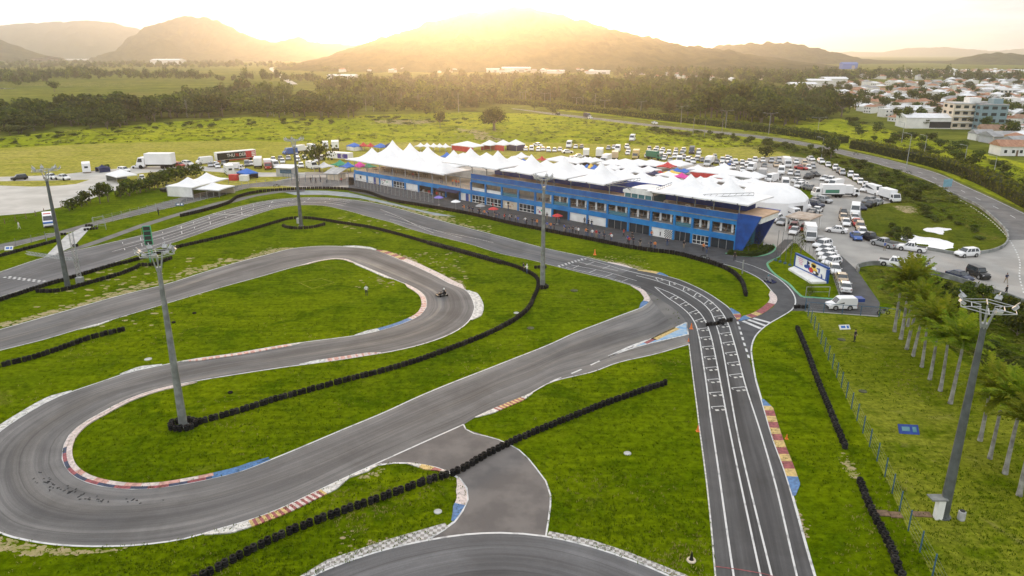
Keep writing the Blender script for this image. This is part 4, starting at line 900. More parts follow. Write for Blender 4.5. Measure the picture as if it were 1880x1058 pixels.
# terrace railing + posts carrying the tents
tr = MB()
for z in (.5, .8, 1.05): tr.tube((0, .1, Z2 + z), (US - .25, .1, Z2 + z), .025, n=4); tr.tube((.08, .1, Z2 + z), (.08, DEP, Z2 + z), .025, n=4)
for i in range(48): u = US * i / 48; tr.tube((u + .1, .1, Z2), (u + .1, .1, Z2 + 1.05), .02, n=4)
tr.build('terrace_railing', M['steel'], bld)
for u in CU: mb = MB(); mb.box((u + .1, .22, (Z2 + 5.9) / 2), (.16, .16, 5.85 - Z2)); mb.build('canopy_post', M['grey'], bld)
for i, u in enumerate(DU):
    mb = MB(); mb.box((u, .55, (Z4 + 9.35) / 2), (.16, .16, 9.3 - Z4)); mb.tube((u, .5, 8.6), (u, -.7, 9.25), .07, n=5); mb.tube((u, .55, 9.25), (u, -.9, 9.25), .07, n=5); mb.build('canopy_post', M['pole'], bld)
mb = MB(); mb.tube((US, .4, 9.2), (UE, .4, 9.2), .1, n=5); mb.tube((0, .2, 5.85), (US, .2, 5.85), .08, n=5); mb.build('canopy_beam', M['pole'], bld)
bx('roof_back_wall', M['dblue'], US + .2, UE - .5, DEP - 3.5, DEP - 3.3, Z4 - .03, 9.0)
# control room with the arched roof
a, b = uat(1146, .5, 7), uat(1197, .5, 7)
bx('control_room', M['tealglass'], a + .1, b - .1, .6, 6, Z4 + .01, 8.1); f = MB()
for k in range(5): f.box((a + .1 + (b - a - .2) * k / 4, .5, (Z4 + 8.1) / 2), (.14, .14, 8.1 - Z4 - .02))
f.build('window_frame', M['wall'], bld)
mb = MB(); n_ = 12; prof = [(a - .2, 8.12)] + [(a - .2 + (b - a + .4) * i / n_, 8.75 + .55 * math.sin(PI * i / n_)) for i in range(n_ + 1)] + [(b + .2, 8.12)]; mb.extrude_y(prof, .2, 6.4); mb.build('arched_roof', M['wall'], bld, 40)
# slanted blue end
def fin(n0, n1, name):
    p0, p1 = [(UE + .02, 0), (UE + 1.4, 0), (UE + 4.6, Z5 + .1), (UE + .02, Z5 + .1)], None
    mb = MB(); mb.extrude_y([(p[0], p[1]) for p in p0], n0, n1); mb.build(name, M['blue'] if n0 < 1 else M['dblue'], bld)
fin(-.1, .35, 'end_fin'); fin(8.2, 8.7, 'end_fin')
bx('end_roof', M['terr'], UE + .03, UE + 4.55, .36, 8.19, Z5 - .25, Z5 + .02); bx('end_beam', M['wall'], UE + 3.7, UE + 4.4, .36, 8.19, Z5 - 1.3, Z5 - .26); bx('end_glass', M['tealglass'], UE + .05, UE + .2, .36, 8.19, 0, Z5 - .3); bx('end_sign', M['wall'], UE + .22, UE + .3, 3, 6, 2.2, 3.6)
# truss arms over the tents at the end
for (ua, ub, n_) in ((UE - 8, UE + 1.6, 1.0), (uat(1122, .5, 9.2), uat(1178, 3, 10), .8), (uat(1203, .5, 9.2), uat(1232, 2, 10.6), .8)):
    mb = MB()
    A_, B_ = Vector((ua, n_, 9.3)), Vector((ub, n_ + 1.5, 10.6))
    mb.tube(A_, B_, .06, n=4); mb.tube(A_ + Vector((0, 0, .5)), B_ + Vector((0, 0, .5)), .06, n=4)
    for k in range(9): p = A_.lerp(B_, k / 8); q = A_.lerp(B_, min(1, (k + .5) / 8)) + Vector((0, 0, .5)); mb.tube(p, q, .04, n=3)
    mb.build('truss_arm', M['grey'], bld)
# air conditioners on the roof
for x in (1223, 1263, 1301):
    o = thing('air_conditioner', 'beige air conditioning unit on the roof edge, ' + {1223: 'first from the arched control room', 1263: 'second along from the control room', 1301: 'closest to the slanted end'}[x], 'air conditioner', bw(uat(x, 3, 6.8), 3, Z4 - .05), BAZ, 'roof air conditioners'); mb = MB(); mb.box((0, 0, .5), (.95, .45, 1.0)); mb.build('casing', M['cream'], o); mb = MB(); mb.lathe([(.33, -.03), (.33, 0)], 14, 0, (0, -.23, .5), 'Y'); mb.build('fan_grille', M['dark'], o)
# tables on the terrace and upstairs
def table(loc, rz, label, top, group):
    o = thing('dining_table', label, 'table', loc, rz, group); mb = MB(); mb.box((0, 0, .74), (1.5, .8, .06)); mb.build('tabletop', top, o)
    for x in (-.6, .6):
        for y in (-.3, .3): mb = MB(); mb.box((x, y, .355), (.07, .07, .71)); mb.build('leg', M['wood'], o)
ORD = ['first', 'second', 'third', 'fourth', 'fifth', 'sixth', 'seventh', 'eighth', 'ninth', 'tenth', 'eleventh', 'twelfth', 'thirteenth', 'fourteenth', 'fifteenth', 'sixteenth', 'seventeenth', 'eighteenth', 'nineteenth', 'twentieth', 'twenty-first', 'twenty-second', 'twenty-third', 'twenty-fourth', 'twenty-fifth', 'twenty-sixth', 'twenty-seventh', 'twenty-eighth', 'twenty-ninth', 'thirtieth']
def ordn(i): return ORD[i] if i < 30 else (['thirty', 'forty', 'fifty', 'sixty', 'seventy'][(i + 1) // 10 - 3] + '-' + ORD[(i + 1) % 10 - 1] if (i + 1) % 10 else ['thirtieth', 'fortieth', 'fiftieth', 'sixtieth', 'seventieth'][(i + 1) // 10 - 3])
for i in range(16):
    table(bw(3 + i * 1.75 * .9, 2.2 + (i % 3) * 1.9, Z2), BAZ + R.uniform(-.2, .2), f'dark wooden terrace table under the white canopies, {ORD[i]} from the low end of the building', M['wood'], 'wooden tables on the roof terrace')
k = 0
for i in range(4, 14):
    for s in (.28, .72):
        table(bw(DU[i] + (DU[i + 1] - DU[i]) * s, 1.7 + (k % 2) * 1.2, Z2 + .05), BAZ, f'white dining table behind the upstairs bays, {ORD[k]} from the middle of the building', M['wall'], 'upstairs dining tables'); k += 1
for i in range(4, 14):
    for s in range(5):
        u = DU[i] + (DU[i + 1] - DU[i]) * (.12 + .19 * s); ch = thing('chair', f'dark chair among the upstairs tables, bay {ORD[i - 4]} from the middle of the building', 'chair', bw(u, .75 + (s % 2) * 2.1, Z2 + .05), BAZ + R.uniform(-1, 1), 'upstairs chairs'); mb = MB(); mb.box((0, 0, .45), (.42, .42, .06)); mb.build('seat', M['wood'], ch); mb = MB(); mb.box((0, .2, .72), (.42, .05, .45)); mb.build('backrest', M['wood'], ch); mb = MB()
        for lx in (-.18, .18):
            for ly in (-.18, .18): mb.box((lx, ly, .21), (.04, .04, .42))
        mb.build('leg_frame', M['wood'], ch)
# ------------------------------------------------------------------ tents
def pagoda(loc, w_, d, eave, peak, rz, m, label, group=None, legs=True, wall=None, name='canopy_tent', cat='tent', n=10, power=1.9, sag=.12, base=0, hip=False):
    o = thing(name, label, cat, loc, rz, group); mb = MB()
    for j in range(n + 1):
        for i in range(n + 1):
            x, y = -1 + 2 * i / n, -1 + 2 * j / n
            r = max(abs(x), abs(y)); r2 = min(1, .35 * math.hypot(x, y) + .65 * r) if r < 1 else 1
            if hip: z = eave + (peak - eave) * (1 - r)
            else: z = eave + (peak - eave) * ((1 - r2) ** power * .74 + (1 - r2) * .26)
            e = 1.0
            if r > .999: 
                tt = min(abs(x), abs(y)); e = 1 - sag * .25 * (1 - tt * tt); z -= 0 if hip else sag * (1 - tt * tt) * -.6
            mb.v.append((x * w_ / 2 * e, y * d / 2 * e, z))
    q = n + 1
    for j in range(n):
        for i in range(n): a = j * q + i; mb.f.append((a, a + 1, a + q + 1, a + q)); mb.m.append(0)
    # valance
    rim = [(i, 0) for i in range(n)] + [(n, j) for j in range(n)] + [(n - i, n) for i in range(n)] + [(0, n - j) for j in range(n)]
    ids = [j * q + i for i, j in rim]; b = len(mb.v)
    for t_ in ids: v = mb.v[t_]; mb.v.append((v[0], v[1], v[2] - .28))
    for k in range(len(ids)): k2 = (k + 1) % len(ids); mb.f.append((ids[k], b + k, b + k2, ids[k2])); mb.m.append(0)
    mb.build('roof', m, o, 35)
    if legs:
        for sx in (-1, 1):
            for sy in (-1, 1): lg = MB(); lg.tube((sx * w_ / 2 * .97, sy * d / 2 * .97, base), (sx * w_ / 2 * .97, sy * d / 2 * .97, eave - .02), .06, n=6); lg.build('leg', M['steel'], o)
    if wall:
        for (cx, cy, lx, ly) in wall[1]:
            wl = MB(); wl.box((cx * w_ / 2 * .95, cy * d / 2 * .95, (eave + base) / 2 - .1), (lx * w_ * .94 + .04, ly * d * .94 + .04, eave - base - .25)); wl.build('side_wall', wall[0], o)
    return o
fab = M['fabric']
# roof canopies, low section then high section
def rooftent(px, py, n, wd, dp, eave, label):
    u = uat(px, n, eave + 2.5); p = bw(u, n, 0); pk = ZAT(py, p.y)
    b = Z2 if eave < 7 else Z4
    return pagoda(p, wd, dp, eave, max(pk, eave + 2), BAZ, fab, label, 'white canopies on the roof of the pit building', False, base=b, n=16, power=3.0, sag=.08)
gap = lambda a, b: uat(b, 5, 9) - uat(a, 5, 9)
for i, (px, py) in enumerate(((683, 271), (718, 275), (766, 281), (811, 291))):
    rooftent(px, py, 5, US / 4 + .25, 10.5, 5.95, f'white peaked canopy over the roof terrace, {ORD[i]} of its front row from the low end')
for i, (px, py) in enumerate(((721, 257), (753, 262), (785.5, 268), (833, 275))):
    rooftent(px, py, 15.5, US / 4 + .25, 10.5, 6.0, f'white peaked canopy behind the roof terrace, {ORD[i]} of the rear row from the low end')
HP = [(864, 271), (914, 276), (975.6, 283), (1036, 287), (1104, 297)]
ue1 = uat(1150, 5, 9)
for i, (px, py) in enumerate(HP):
    rooftent(px, py, 5.2, (ue1 - US) / 5 + 1.0, 11.6, 9.3, f'big white peaked canopy on the high roof, {ORD[i]} of five before the arched control room')
for i, (px, py) in enumerate(((1268, 319), (1340, 326))):
    rooftent(px, py, 5.2, 13.4, 11.4, 9.3, ['big white peaked canopy between the control room and the slanted end canopy', 'big white peaked canopy right above the slanted blue end'][i])
for i, (px, py) in enumerate(((893, 281), (944, 288), (1003, 293), (1062, 301), (1118, 309), (1180, 316), (1236, 322), (1303, 328))):
    rooftent(px, py, 15.5, 11.6, 10, 8.2, f'white peaked canopy of the rear roof row behind the high canopies, {ORD[i]} from the terrace')
# domed tent behind the end
c = G(1414, 388); hd = ZAT(337, c.y)
o = thing('domed_tent', 'large white domed marquee with a dark doorway behind the slanted end of the building', 'tent', c, -.2); mb = MB(); rr = 8.3
mb.lathe([(rr, 0), (rr, hd * .52), (rr * .93, hd * .62), (rr * .75, hd * .8), (rr * .45, hd * .95), (rr * .12, hd), (.01, hd)], 10); mb.build('canvas', fab, o, 25)
mb = MB(); mb.box((rr * .62, -rr * .72, hd * .2), (2.6, .5, hd * .4), 0, .72); mb.build('doorway', M['dark'], o)
# tents in the paddock: (peak px, peak py, width m, depth m, ground py, colour, label)
def ptent(px, py, gy, w_, d, m, label, eave=None, rz=-.35, walls=None, hip=False, name='canopy_tent', group=None):
    b = G(px, gy); pk = ZAT(py, b.y); b.x = XAT(px, b.y, pk)
    e = eave or pk * .58
    return pagoda(b, w_, d, e, pk, rz, m, label, group, True, walls, name, 'tent', 8, 2.0, .25, hip=hip)
W4 = lambda m, *k: (m, [{'f': (0, -1, 1, 0), 'b': (0, 1, 1, 0), 'l': (-1, 0, 0, 1), 'r': (1, 0, 0, 1)}[x] for x in k])
PT = [
 (899, 257, 276, 5, 5, 'fabric', 'white hipped tent with a dark red front in the far paddock row, western of three', W4(M['red'], 'b', 'l'), 1),
 (923.5, 256.5, 276, 5, 5, 'fabric', 'white hipped tent with a red counter, middle of three in the far paddock row', W4(M['red'], 'f'), 1),
 (947, 256, 276, 5.5, 5, 'fabric', 'white hipped tent with patterned front, eastern of three in the far paddock row', W4(M['navy'], 'f', 'r'), 1),
 (858, 259, 277, 12, 6, 'fabric', 'wide white marquee with a red front between the arched truck and the three hipped tents', W4(M['red'], 'f'), 1),
 (772, 262, 277, 3.4, 3.4, 'fabric', 'small white pop-up tent in the back row, first of five beyond the terrace', None, 0), (784, 262, 277.5, 3.4, 3.4, 'fabric', 'small white pop-up tent in the back row, second of five beyond the terrace', None, 0), (796, 262.5, 278, 3.4, 3.4, 'fabric', 'small white pop-up tent in the back row, third of five beyond the terrace', None, 0), (807, 263, 278, 3.4, 3.4, 'fabric', 'small white pop-up tent in the back row, fourth of five beyond the terrace', None, 0), (818, 263, 279, 3.4, 3.4, 'fabric', 'small white pop-up tent in the back row, fifth of five beyond the terrace', None, 0),
 (650, 262, 276, 5, 4, 'bcloth', 'blue tent with white sides in the far row beside the open box truck', W4(M['wall'], 'r', 'f'), 1), (667, 261, 276, 3.4, 3.4, 'red', 'red and white pop-up tent beside the blue tent in the far row', None, 0), (680, 262, 277, 3.4, 3.4, 'red', 'red pop-up tent next to the second blue tent in the far row', None, 0), (699, 263, 278, 4.5, 4, 'bcloth', 'blue hipped tent east of the red pop-up tents', None, 1), (716, 262, 278, 4, 4, 'navy', 'navy tent behind the tallest terrace canopy', None, 1), (742, 284, 299, 4, 4, 'yellow', 'yellow peak showing between the terrace canopies', None, 0),
 (820.5, 279, 299, 4, 4, 'bcloth', 'blue peaked tent showing between the rear canopies', None, 0), (823, 291, 306, 3.5, 3.5, 'red', 'maroon peaked tent low between the canopies', None, 0), (891, 288, 306, 4.5, 4.5, 'bcloth', 'blue peaked tent behind the gap of the first two high canopies', None, 0), (944, 289, 308, 5, 5, 'fabric', 'white peaked tent behind the second high canopy', None, 0), (957, 279, 300, 5, 5, 'fabric', 'white peaked tent between the second and third high canopies', None, 0), (961, 291, 308, 4, 4, 'bcloth', 'dark blue peak beside the third high canopy', None, 0),
 (995, 286, 303, 2.6, 2.6, 'red', 'red kiosk parasol tent behind the third high canopy', None, 0), (1007, 299, 314, 4, 4, 'bcloth', 'bright blue peaked tent between the third and fourth high canopies', None, 0), (1030, 286, 302, 9, 8, 'fabric', 'large white hipped marquee behind the fourth high canopy', None, 1), (1056, 288, 306, 8, 7, 'fabric', 'white marquee with a dark open side between the fourth and fifth high canopies', W4(M['dark'], 'b'), 1), (1075, 288, 302, 4.6, 5, 'fabric', 'white tunnel tent, western of a pair behind the fifth high canopy', None, 1), (1092, 289, 303, 4.6, 5, 'fabric', 'white tunnel tent, eastern of a pair behind the fifth high canopy', None, 1), (1068, 302, 318, 5, 5, 'fabric', 'white peaked tent in front of the dark-sided marquee', None, 0), (1078, 301, 318, 2.6, 4, 'bcloth', 'violet blue stripe tent in the tricolour trio', None, 0), (1085, 300, 318, 2.4, 4, 'yellow', 'yellow stripe tent in the tricolour trio', None, 0), (1092, 302, 319, 2.8, 4, 'bcloth', 'light blue stripe tent in the tricolour trio', None, 0),
 (1123, 292, 309, 7, 7, 'fabric', 'white hipped marquee, western end of the long rear marquee row', None, 1), (1148, 291, 309, 8, 8, 'fabric', 'white hipped marquee, second of the long rear marquee row', W4(M['navy'], 'f'), 1), (1172, 292, 310, 8, 8, 'fabric', 'white hipped marquee, third of the long rear marquee row', W4(M['navy'], 'f'), 1), (1196, 293, 311, 8, 8, 'fabric', 'white hipped marquee, fourth of the long rear marquee row', W4(M['navy'], 'f'), 1), (1242, 293, 312, 8, 8, 'fabric', 'white hipped marquee east of the red peak', None, 1),
 (1153, 307, 325, 5, 5, 'fabric', 'white peaked tent above the arched control room, western one', None, 0), (1168, 303.5, 322, 6, 6, 'fabric', 'white peaked tent above the control room, tall middle one', None, 0), (1191, 304, 322, 6, 6, 'fabric', 'white peaked tent beside the navy peak', None, 0), (1177, 309, 326, 4, 4, 'fabric', 'small white peaked tent between two taller white peaks', None, 0), (1202, 313, 328, 4, 4, 'navy', 'navy blue peaked tent in the paddock', None, 0), (1226, 297, 316, 5, 5, 'red', 'bright red peaked tent in the paddock', None, 0), (1227, 314, 331, 5.5, 5.5, 'fabric', 'white peaked tent between the navy and the pink peaks', None, 0), (1252, 317, 334, 4.6, 4.6, 'pink', 'magenta pink peaked tent in the paddock', None, 0), (1212, 313, 326, 3, 3, 'red', 'small faded red peak next to the navy tent', None, 0), (1234, 312, 325, 5, 4, 'yellow', 'yellow tent between the red and the blue peaks', None, 0), (1243, 308, 321, 4, 4, 'bcloth', 'blue peaked tent behind the pink peak', None, 0), (1256, 309, 322, 4, 4, 'bcloth', 'second blue peaked tent behind the pink peak', None, 0),
 (1305, 323, 342, 6, 6, 'fabric', 'white peaked tent between the last two big canopies', None, 0), (1287, 325, 340, 5, 5, 'fabric', 'white tent with a yellow flank behind the last canopies', None, 0), (1362.6, 330, 350, 6, 6, 'fabric', 'white peaked tent behind the last big canopy', None, 0), (1316, 307, 326, 14, 8, 'fabric', 'long white hipped marquee with a red trim in front of the parked vans', W4(M['red'], 'f'), 1), (1369, 313, 334, 6.5, 6, 'fabric', 'white hipped tent with grey walls at the end of the long marquee', W4(M['wallgrey'], 'f', 'l', 'r'), 1), (1135, 312, 328, 7, 6, 'fabric', 'white peaked tent right behind the fifth high canopy', None, 0), (1210, 322, 338, 7, 6, 'fabric', 'low white tent just behind the arched control room roof', None, 0), (1180, 320, 336, 7, 6, 'fabric', 'low white tent behind the control room, west of its twin', None, 0), (1240, 327, 342, 6, 6, 'fabric', 'low white tent behind the second last big canopy', None, 0),
 (594.7, 297, 316, 4.6, 4.6, 'fabric', 'white pagoda tent at the paddock entrance beside the tree', None, 0), (624, 293, 314, 4.6, 4.6, 'green', 'green pagoda tent at the paddock entrance', None, 0), (639, 297, 317, 4.2, 4.2, 'bcloth', 'bright blue pagoda tent at the low end of the building', None, 0), (660, 296.5, 316, 4.4, 4.4, 'pink', 'faded pink pagoda tent behind the terrace rail', None, 0), (676, 299, 316, 4, 4, 'green', 'teal pagoda tent behind the terrace tables', None, 0),
 (187, 302, 315.5, 3.6, 3.4, 'navy', 'navy pop-up tent with closed sides by the white motor caravan', W4(M['navy'], 'l', 'r', 'b'), 0), (453, 309, 327, 5.6, 4, 'bcloth', 'blue pop-up tent with dark sides by the motorhome', W4(M['navy'], 'b', 'l'), 1), (221, 311, 333, 8, 6, 'fabric', 'large white awning tent beside the shrubs of the gravel lot', W4(M['pole'], 'l'), 1)]
for i, (px, py, gy, w_, d, m, lab, wl, hp) in enumerate(PT): ptent(px, py, gy, w_, d, M[m], lab, None, BAZ + R.uniform(-.1, .1), wl, bool(hp))
R.seed(31)
fk = 0
for gy, xs in ((300, (700, 735, 775, 812, 850)), (306, (872, 905, 935, 975, 1012, 1050, 1085)), (313, (925, 985, 1030, 1100, 1130, 1160)), (320, (1000, 1045, 1085, 1120, 1150, 1215, 1285, 1330)), (328, (1060, 1105, 1140, 1205, 1265, 1325)), (336, (1110, 1155, 1200, 1260, 1330, 1385)), (345, (1290, 1345, 1385))):
    for x in xs:
        if any(abs(q[0] - x) < 22 and abs(q[2] - gy) < 11 and q[5] != 'fabric' for q in PT): continue
        ptent(x + R.uniform(-5, 5), gy - R.uniform(17, 23), gy, R.uniform(4.5, 6.5), R.uniform(4.5, 6), fab, f'small white paddock tent behind the roof canopies, {ordn(fk)} counted from the rear row', None, BAZ + R.uniform(-.15, .15), None, R.random() < .4, group='small white paddock tents'); fk += 1
# white marquee by the track: two peaks
gw = G(349, 357); pk = ZAT(325, gw.y)
pagoda(gw, 8, 8, pk * .58, pk, -.25, fab, 'white peaked marquee with closed walls beside the access road', None, True, W4(M['wall'], 'l', 'f'))
gw = G(372, 352); pk = ZAT(321, gw.y)
pagoda(gw + Vector((0, 4, 0)), 8, 8, pk * .55, pk, -.25, fab, 'taller white peaked marquee behind the walled one', None)
gw = G(394, 358); pk = ZAT(335, gw.y)
pagoda(gw, 8, 7, pk * .62, pk, -.25, fab, 'low open white marquee with a netted side next to the walled one', None, True, W4(M['cream'], 'b'))
# sheds and kiosks at the entrance
def shed(px, gy, w_, d, h, label, wm_, rm, rz, slope=.5, name='kiosk', opening=True):
    o = thing(name, label, 'shed', G(px, gy), rz); mb = MB(); mb.box((0, 0, h / 2), (w_, d, h)); mb.build('wall', wm_, o); mb = MB(); mb.add([(-w_ / 2 - .4, -d / 2 - .6, h + .02), (w_ / 2 + .4, -d / 2 - .6, h + .02), (w_ / 2 + .4, d / 2 + .3, h + slope), (-w_ / 2 - .4, d / 2 + .3, h + slope), (-w_ / 2 - .4, -d / 2 - .6, h + .16), (w_ / 2 + .4, -d / 2 - .6, h + .16), (w_ / 2 + .4, d / 2 + .3, h + slope + .14), (-w_ / 2 - .4, d / 2 + .3, h + slope + .14)], [(0, 3, 2, 1), (4, 5, 6, 7), (0, 1, 5, 4), (2, 3, 7, 6), (1, 2, 6, 5), (3, 0, 4, 7)]); mb.build('roof', rm, o)
    if opening: mb = MB(); mb.box((w_ * .1, -d / 2 - .03, h * .62), (w_ * .7, .06, h * .45)); mb.build('counter_window', M['bluefence'], o)
    return o
shed(528, 323, 5.5, 3.5, 2.6, 'small kiosk with a white roof and light blue counter by the upper lawn mast', M['concrete'], M['fabric'], -.25)
shed(617, 329, 4.5, 3.5, 1.8, 'open shelter with a sloping grey roof at the paddock gate', M['cream'], M['concrete'], -.45, 1.2, 'shelter', False)
o = thing('carport', 'rusty flat carport roof on white columns beside the parked cars', 'carport', G(1468, 424), -.75); hc = 3.0
mb = MB(); mb.box((0, 1.5, hc), (5.2, 7, .25)); mb.build('roof', mat('rusty_roof', (.36, .27, .2), .9, 0, col2=(.5, .43, .36), scale=.6), o)
for x in (-2.3, 2.3):
    for y in (-1.7, 4.6): mb = MB(); mb.box((x, y, hc / 2 - .07), (.3, .3, hc - .14)); mb.build('column', M['wall'], o)
# junction between the loop and the straight
area('junction_road', [(1180, 532), (1193.5, 549), (1190, 560), (1150, 577), (1100, 600), (1220, 646), (1268, 633), (1262, 590), (1247, 573), (1215, 550)], .0200, mat('junction_asphalt', (.1, .097, .095), .85, 0, col2=(.16, .152, .142), scale=.2))
# ------------------------------------------------------------------ vehicles (nose along +x)
def paint(name, col, metal=.0, rough=.3): return mat('car_paint_' + name, col, rough, metal, .04, .5, 0, .5)
PA = {'white': paint('white', (.78, .78, .78)), 'silver': paint('silver', (.42, .43, .44), .3, .35), 'grey': paint('grey', (.2, .205, .21), .3), 'black': paint('black', (.012, .012, .014)), 'navy': paint('navy', (.015, .025, .06)), 'blue': paint('blue', (.03, .1, .35)), 'red': paint('red', (.4, .025, .02)), 'beige': paint('beige', (.55, .43, .3)), 'green': paint('green', (.05, .2, .13)), 'gold': paint('gold', (.6, .45, .2))}
LH = mat('headlight_lens', (.7, .7, .7), .15, 0, .05, 5); LT = mat('tail_light_lens', (.35, .01, .01), .25, 0, .05, 5); PLS = mat('black_trim', (.02, .02, .02), .6, 0, .1, 5); RIM = mat('alloy_rim', (.4, .4, .4), .35, .5, .1, 8)
def loft(mb, st, mi=0):
    """stations (x, half width, z low, z belt, crown): smooth closed hull"""
    b = len(mb.v); n = 9
    for x, w_, zl, zb, cr in st:
        for y, z in ((-w_ * .86, zl), (-w_, zl + (zb - zl) * .3), (-w_, zl + (zb - zl) * .62), (-w_ * .93, zb - .02), (0, zb + cr), (w_ * .93, zb - .02), (w_, zl + (zb - zl) * .62), (w_, zl + (zb - zl) * .3), (w_ * .86, zl)): mb.v.append((x, y, z))
    for i in range(len(st) - 1):
        for k in range(n): a = b + i * n + k; c = b + i * n + (k + 1) % n; mb.f.append((a, a + n, c + n, c)); mb.m.append(mi)
    mb.f.append(tuple(b + k for k in range(n))); mb.m.append(mi); e = b + (len(st) - 1) * n; mb.f.append(tuple(e + n - 1 - k for k in range(n))); mb.m.append(mi)
def wheel_mesh(r, w_=.2):
    mb = MB(); mb.lathe([(r * .62, -w_ / 2), (r * .96, -w_ / 2), (r, -w_ * .3), (r, w_ * .3), (r * .96, w_ / 2), (r * .62, w_ / 2)], 14, 0, (0, 0, 0), 'Y'); return mb.mesh('wheel', M['tyre'], 40)
def rim_mesh(r, w_=.2):
    mb = MB(); mb.lathe([(r * .62, -w_ / 2 - .005), (r * .3, -w_ / 2 - .02), (.01, -w_ / 2 - .015)], 10, 0, (0, 0, 0), 'Y'); mb.lathe([(.01, w_ / 2 + .015), (r * .3, w_ / 2 + .02), (r * .62, w_ / 2 + .005)], 10, 0, (0, 0, 0), 'Y'); return mb.mesh('rim', RIM, 30)
SPEC = {  # L, half width, height, belt, hood z, hood front x.., cabin (base x0,x1, roof x0,x1), wheel r, wheelbase x
 'hatchback': dict(l=3.9, w=.84, h=1.48, belt=.92, hood=.86, cab=(-1.85, 1.0, -1.5, .35), wr=.31, wx=(-1.2, 1.25), tail=.92),
 'sedan': dict(l=4.4, w=.87, h=1.46, belt=.93, hood=.86, cab=(-1.5, 1.05, -.95, .35), wr=.32, wx=(-1.3, 1.35), tail=.96),
 'suv': dict(l=4.4, w=.92, h=1.68, belt=1.08, hood=1.02, cab=(-2.1, 1.1, -1.8, .5), wr=.36, wx=(-1.3, 1.35), tail=1.08),
 'pickup': dict(l=5.1, w=.93, h=1.76, belt=1.1, hood=1.06, cab=(-.75, 1.35, -.5, .7), wr=.39, wx=(-1.55, 1.6), tail=1.08),
 'jeep': dict(l=4.2, w=.9, h=1.82, belt=1.1, hood=1.08, cab=(-2.05, .75, -1.95, .55), wr=.42, wx=(-1.25, 1.3), tail=1.1)}
def glass_cab(c, w_, zb, h, gl):
    """windows of a cabin frustum; returns (windscreen, rear, side pair) builders"""
    x0, x1, r0, r1 = c; wb, wt = w_ * .93, w_ * .72; e = .012
    def P(f, s, t):  # f front 0..1 along, s side, t height
        xa, xb = x0 + (r0 - x0) * t, x1 + (r1 - x1) * t
        return (xa + (xb - xa) * f, s * (wb + (wt - wb) * t), zb + (h - .06 - zb) * t)
    return P
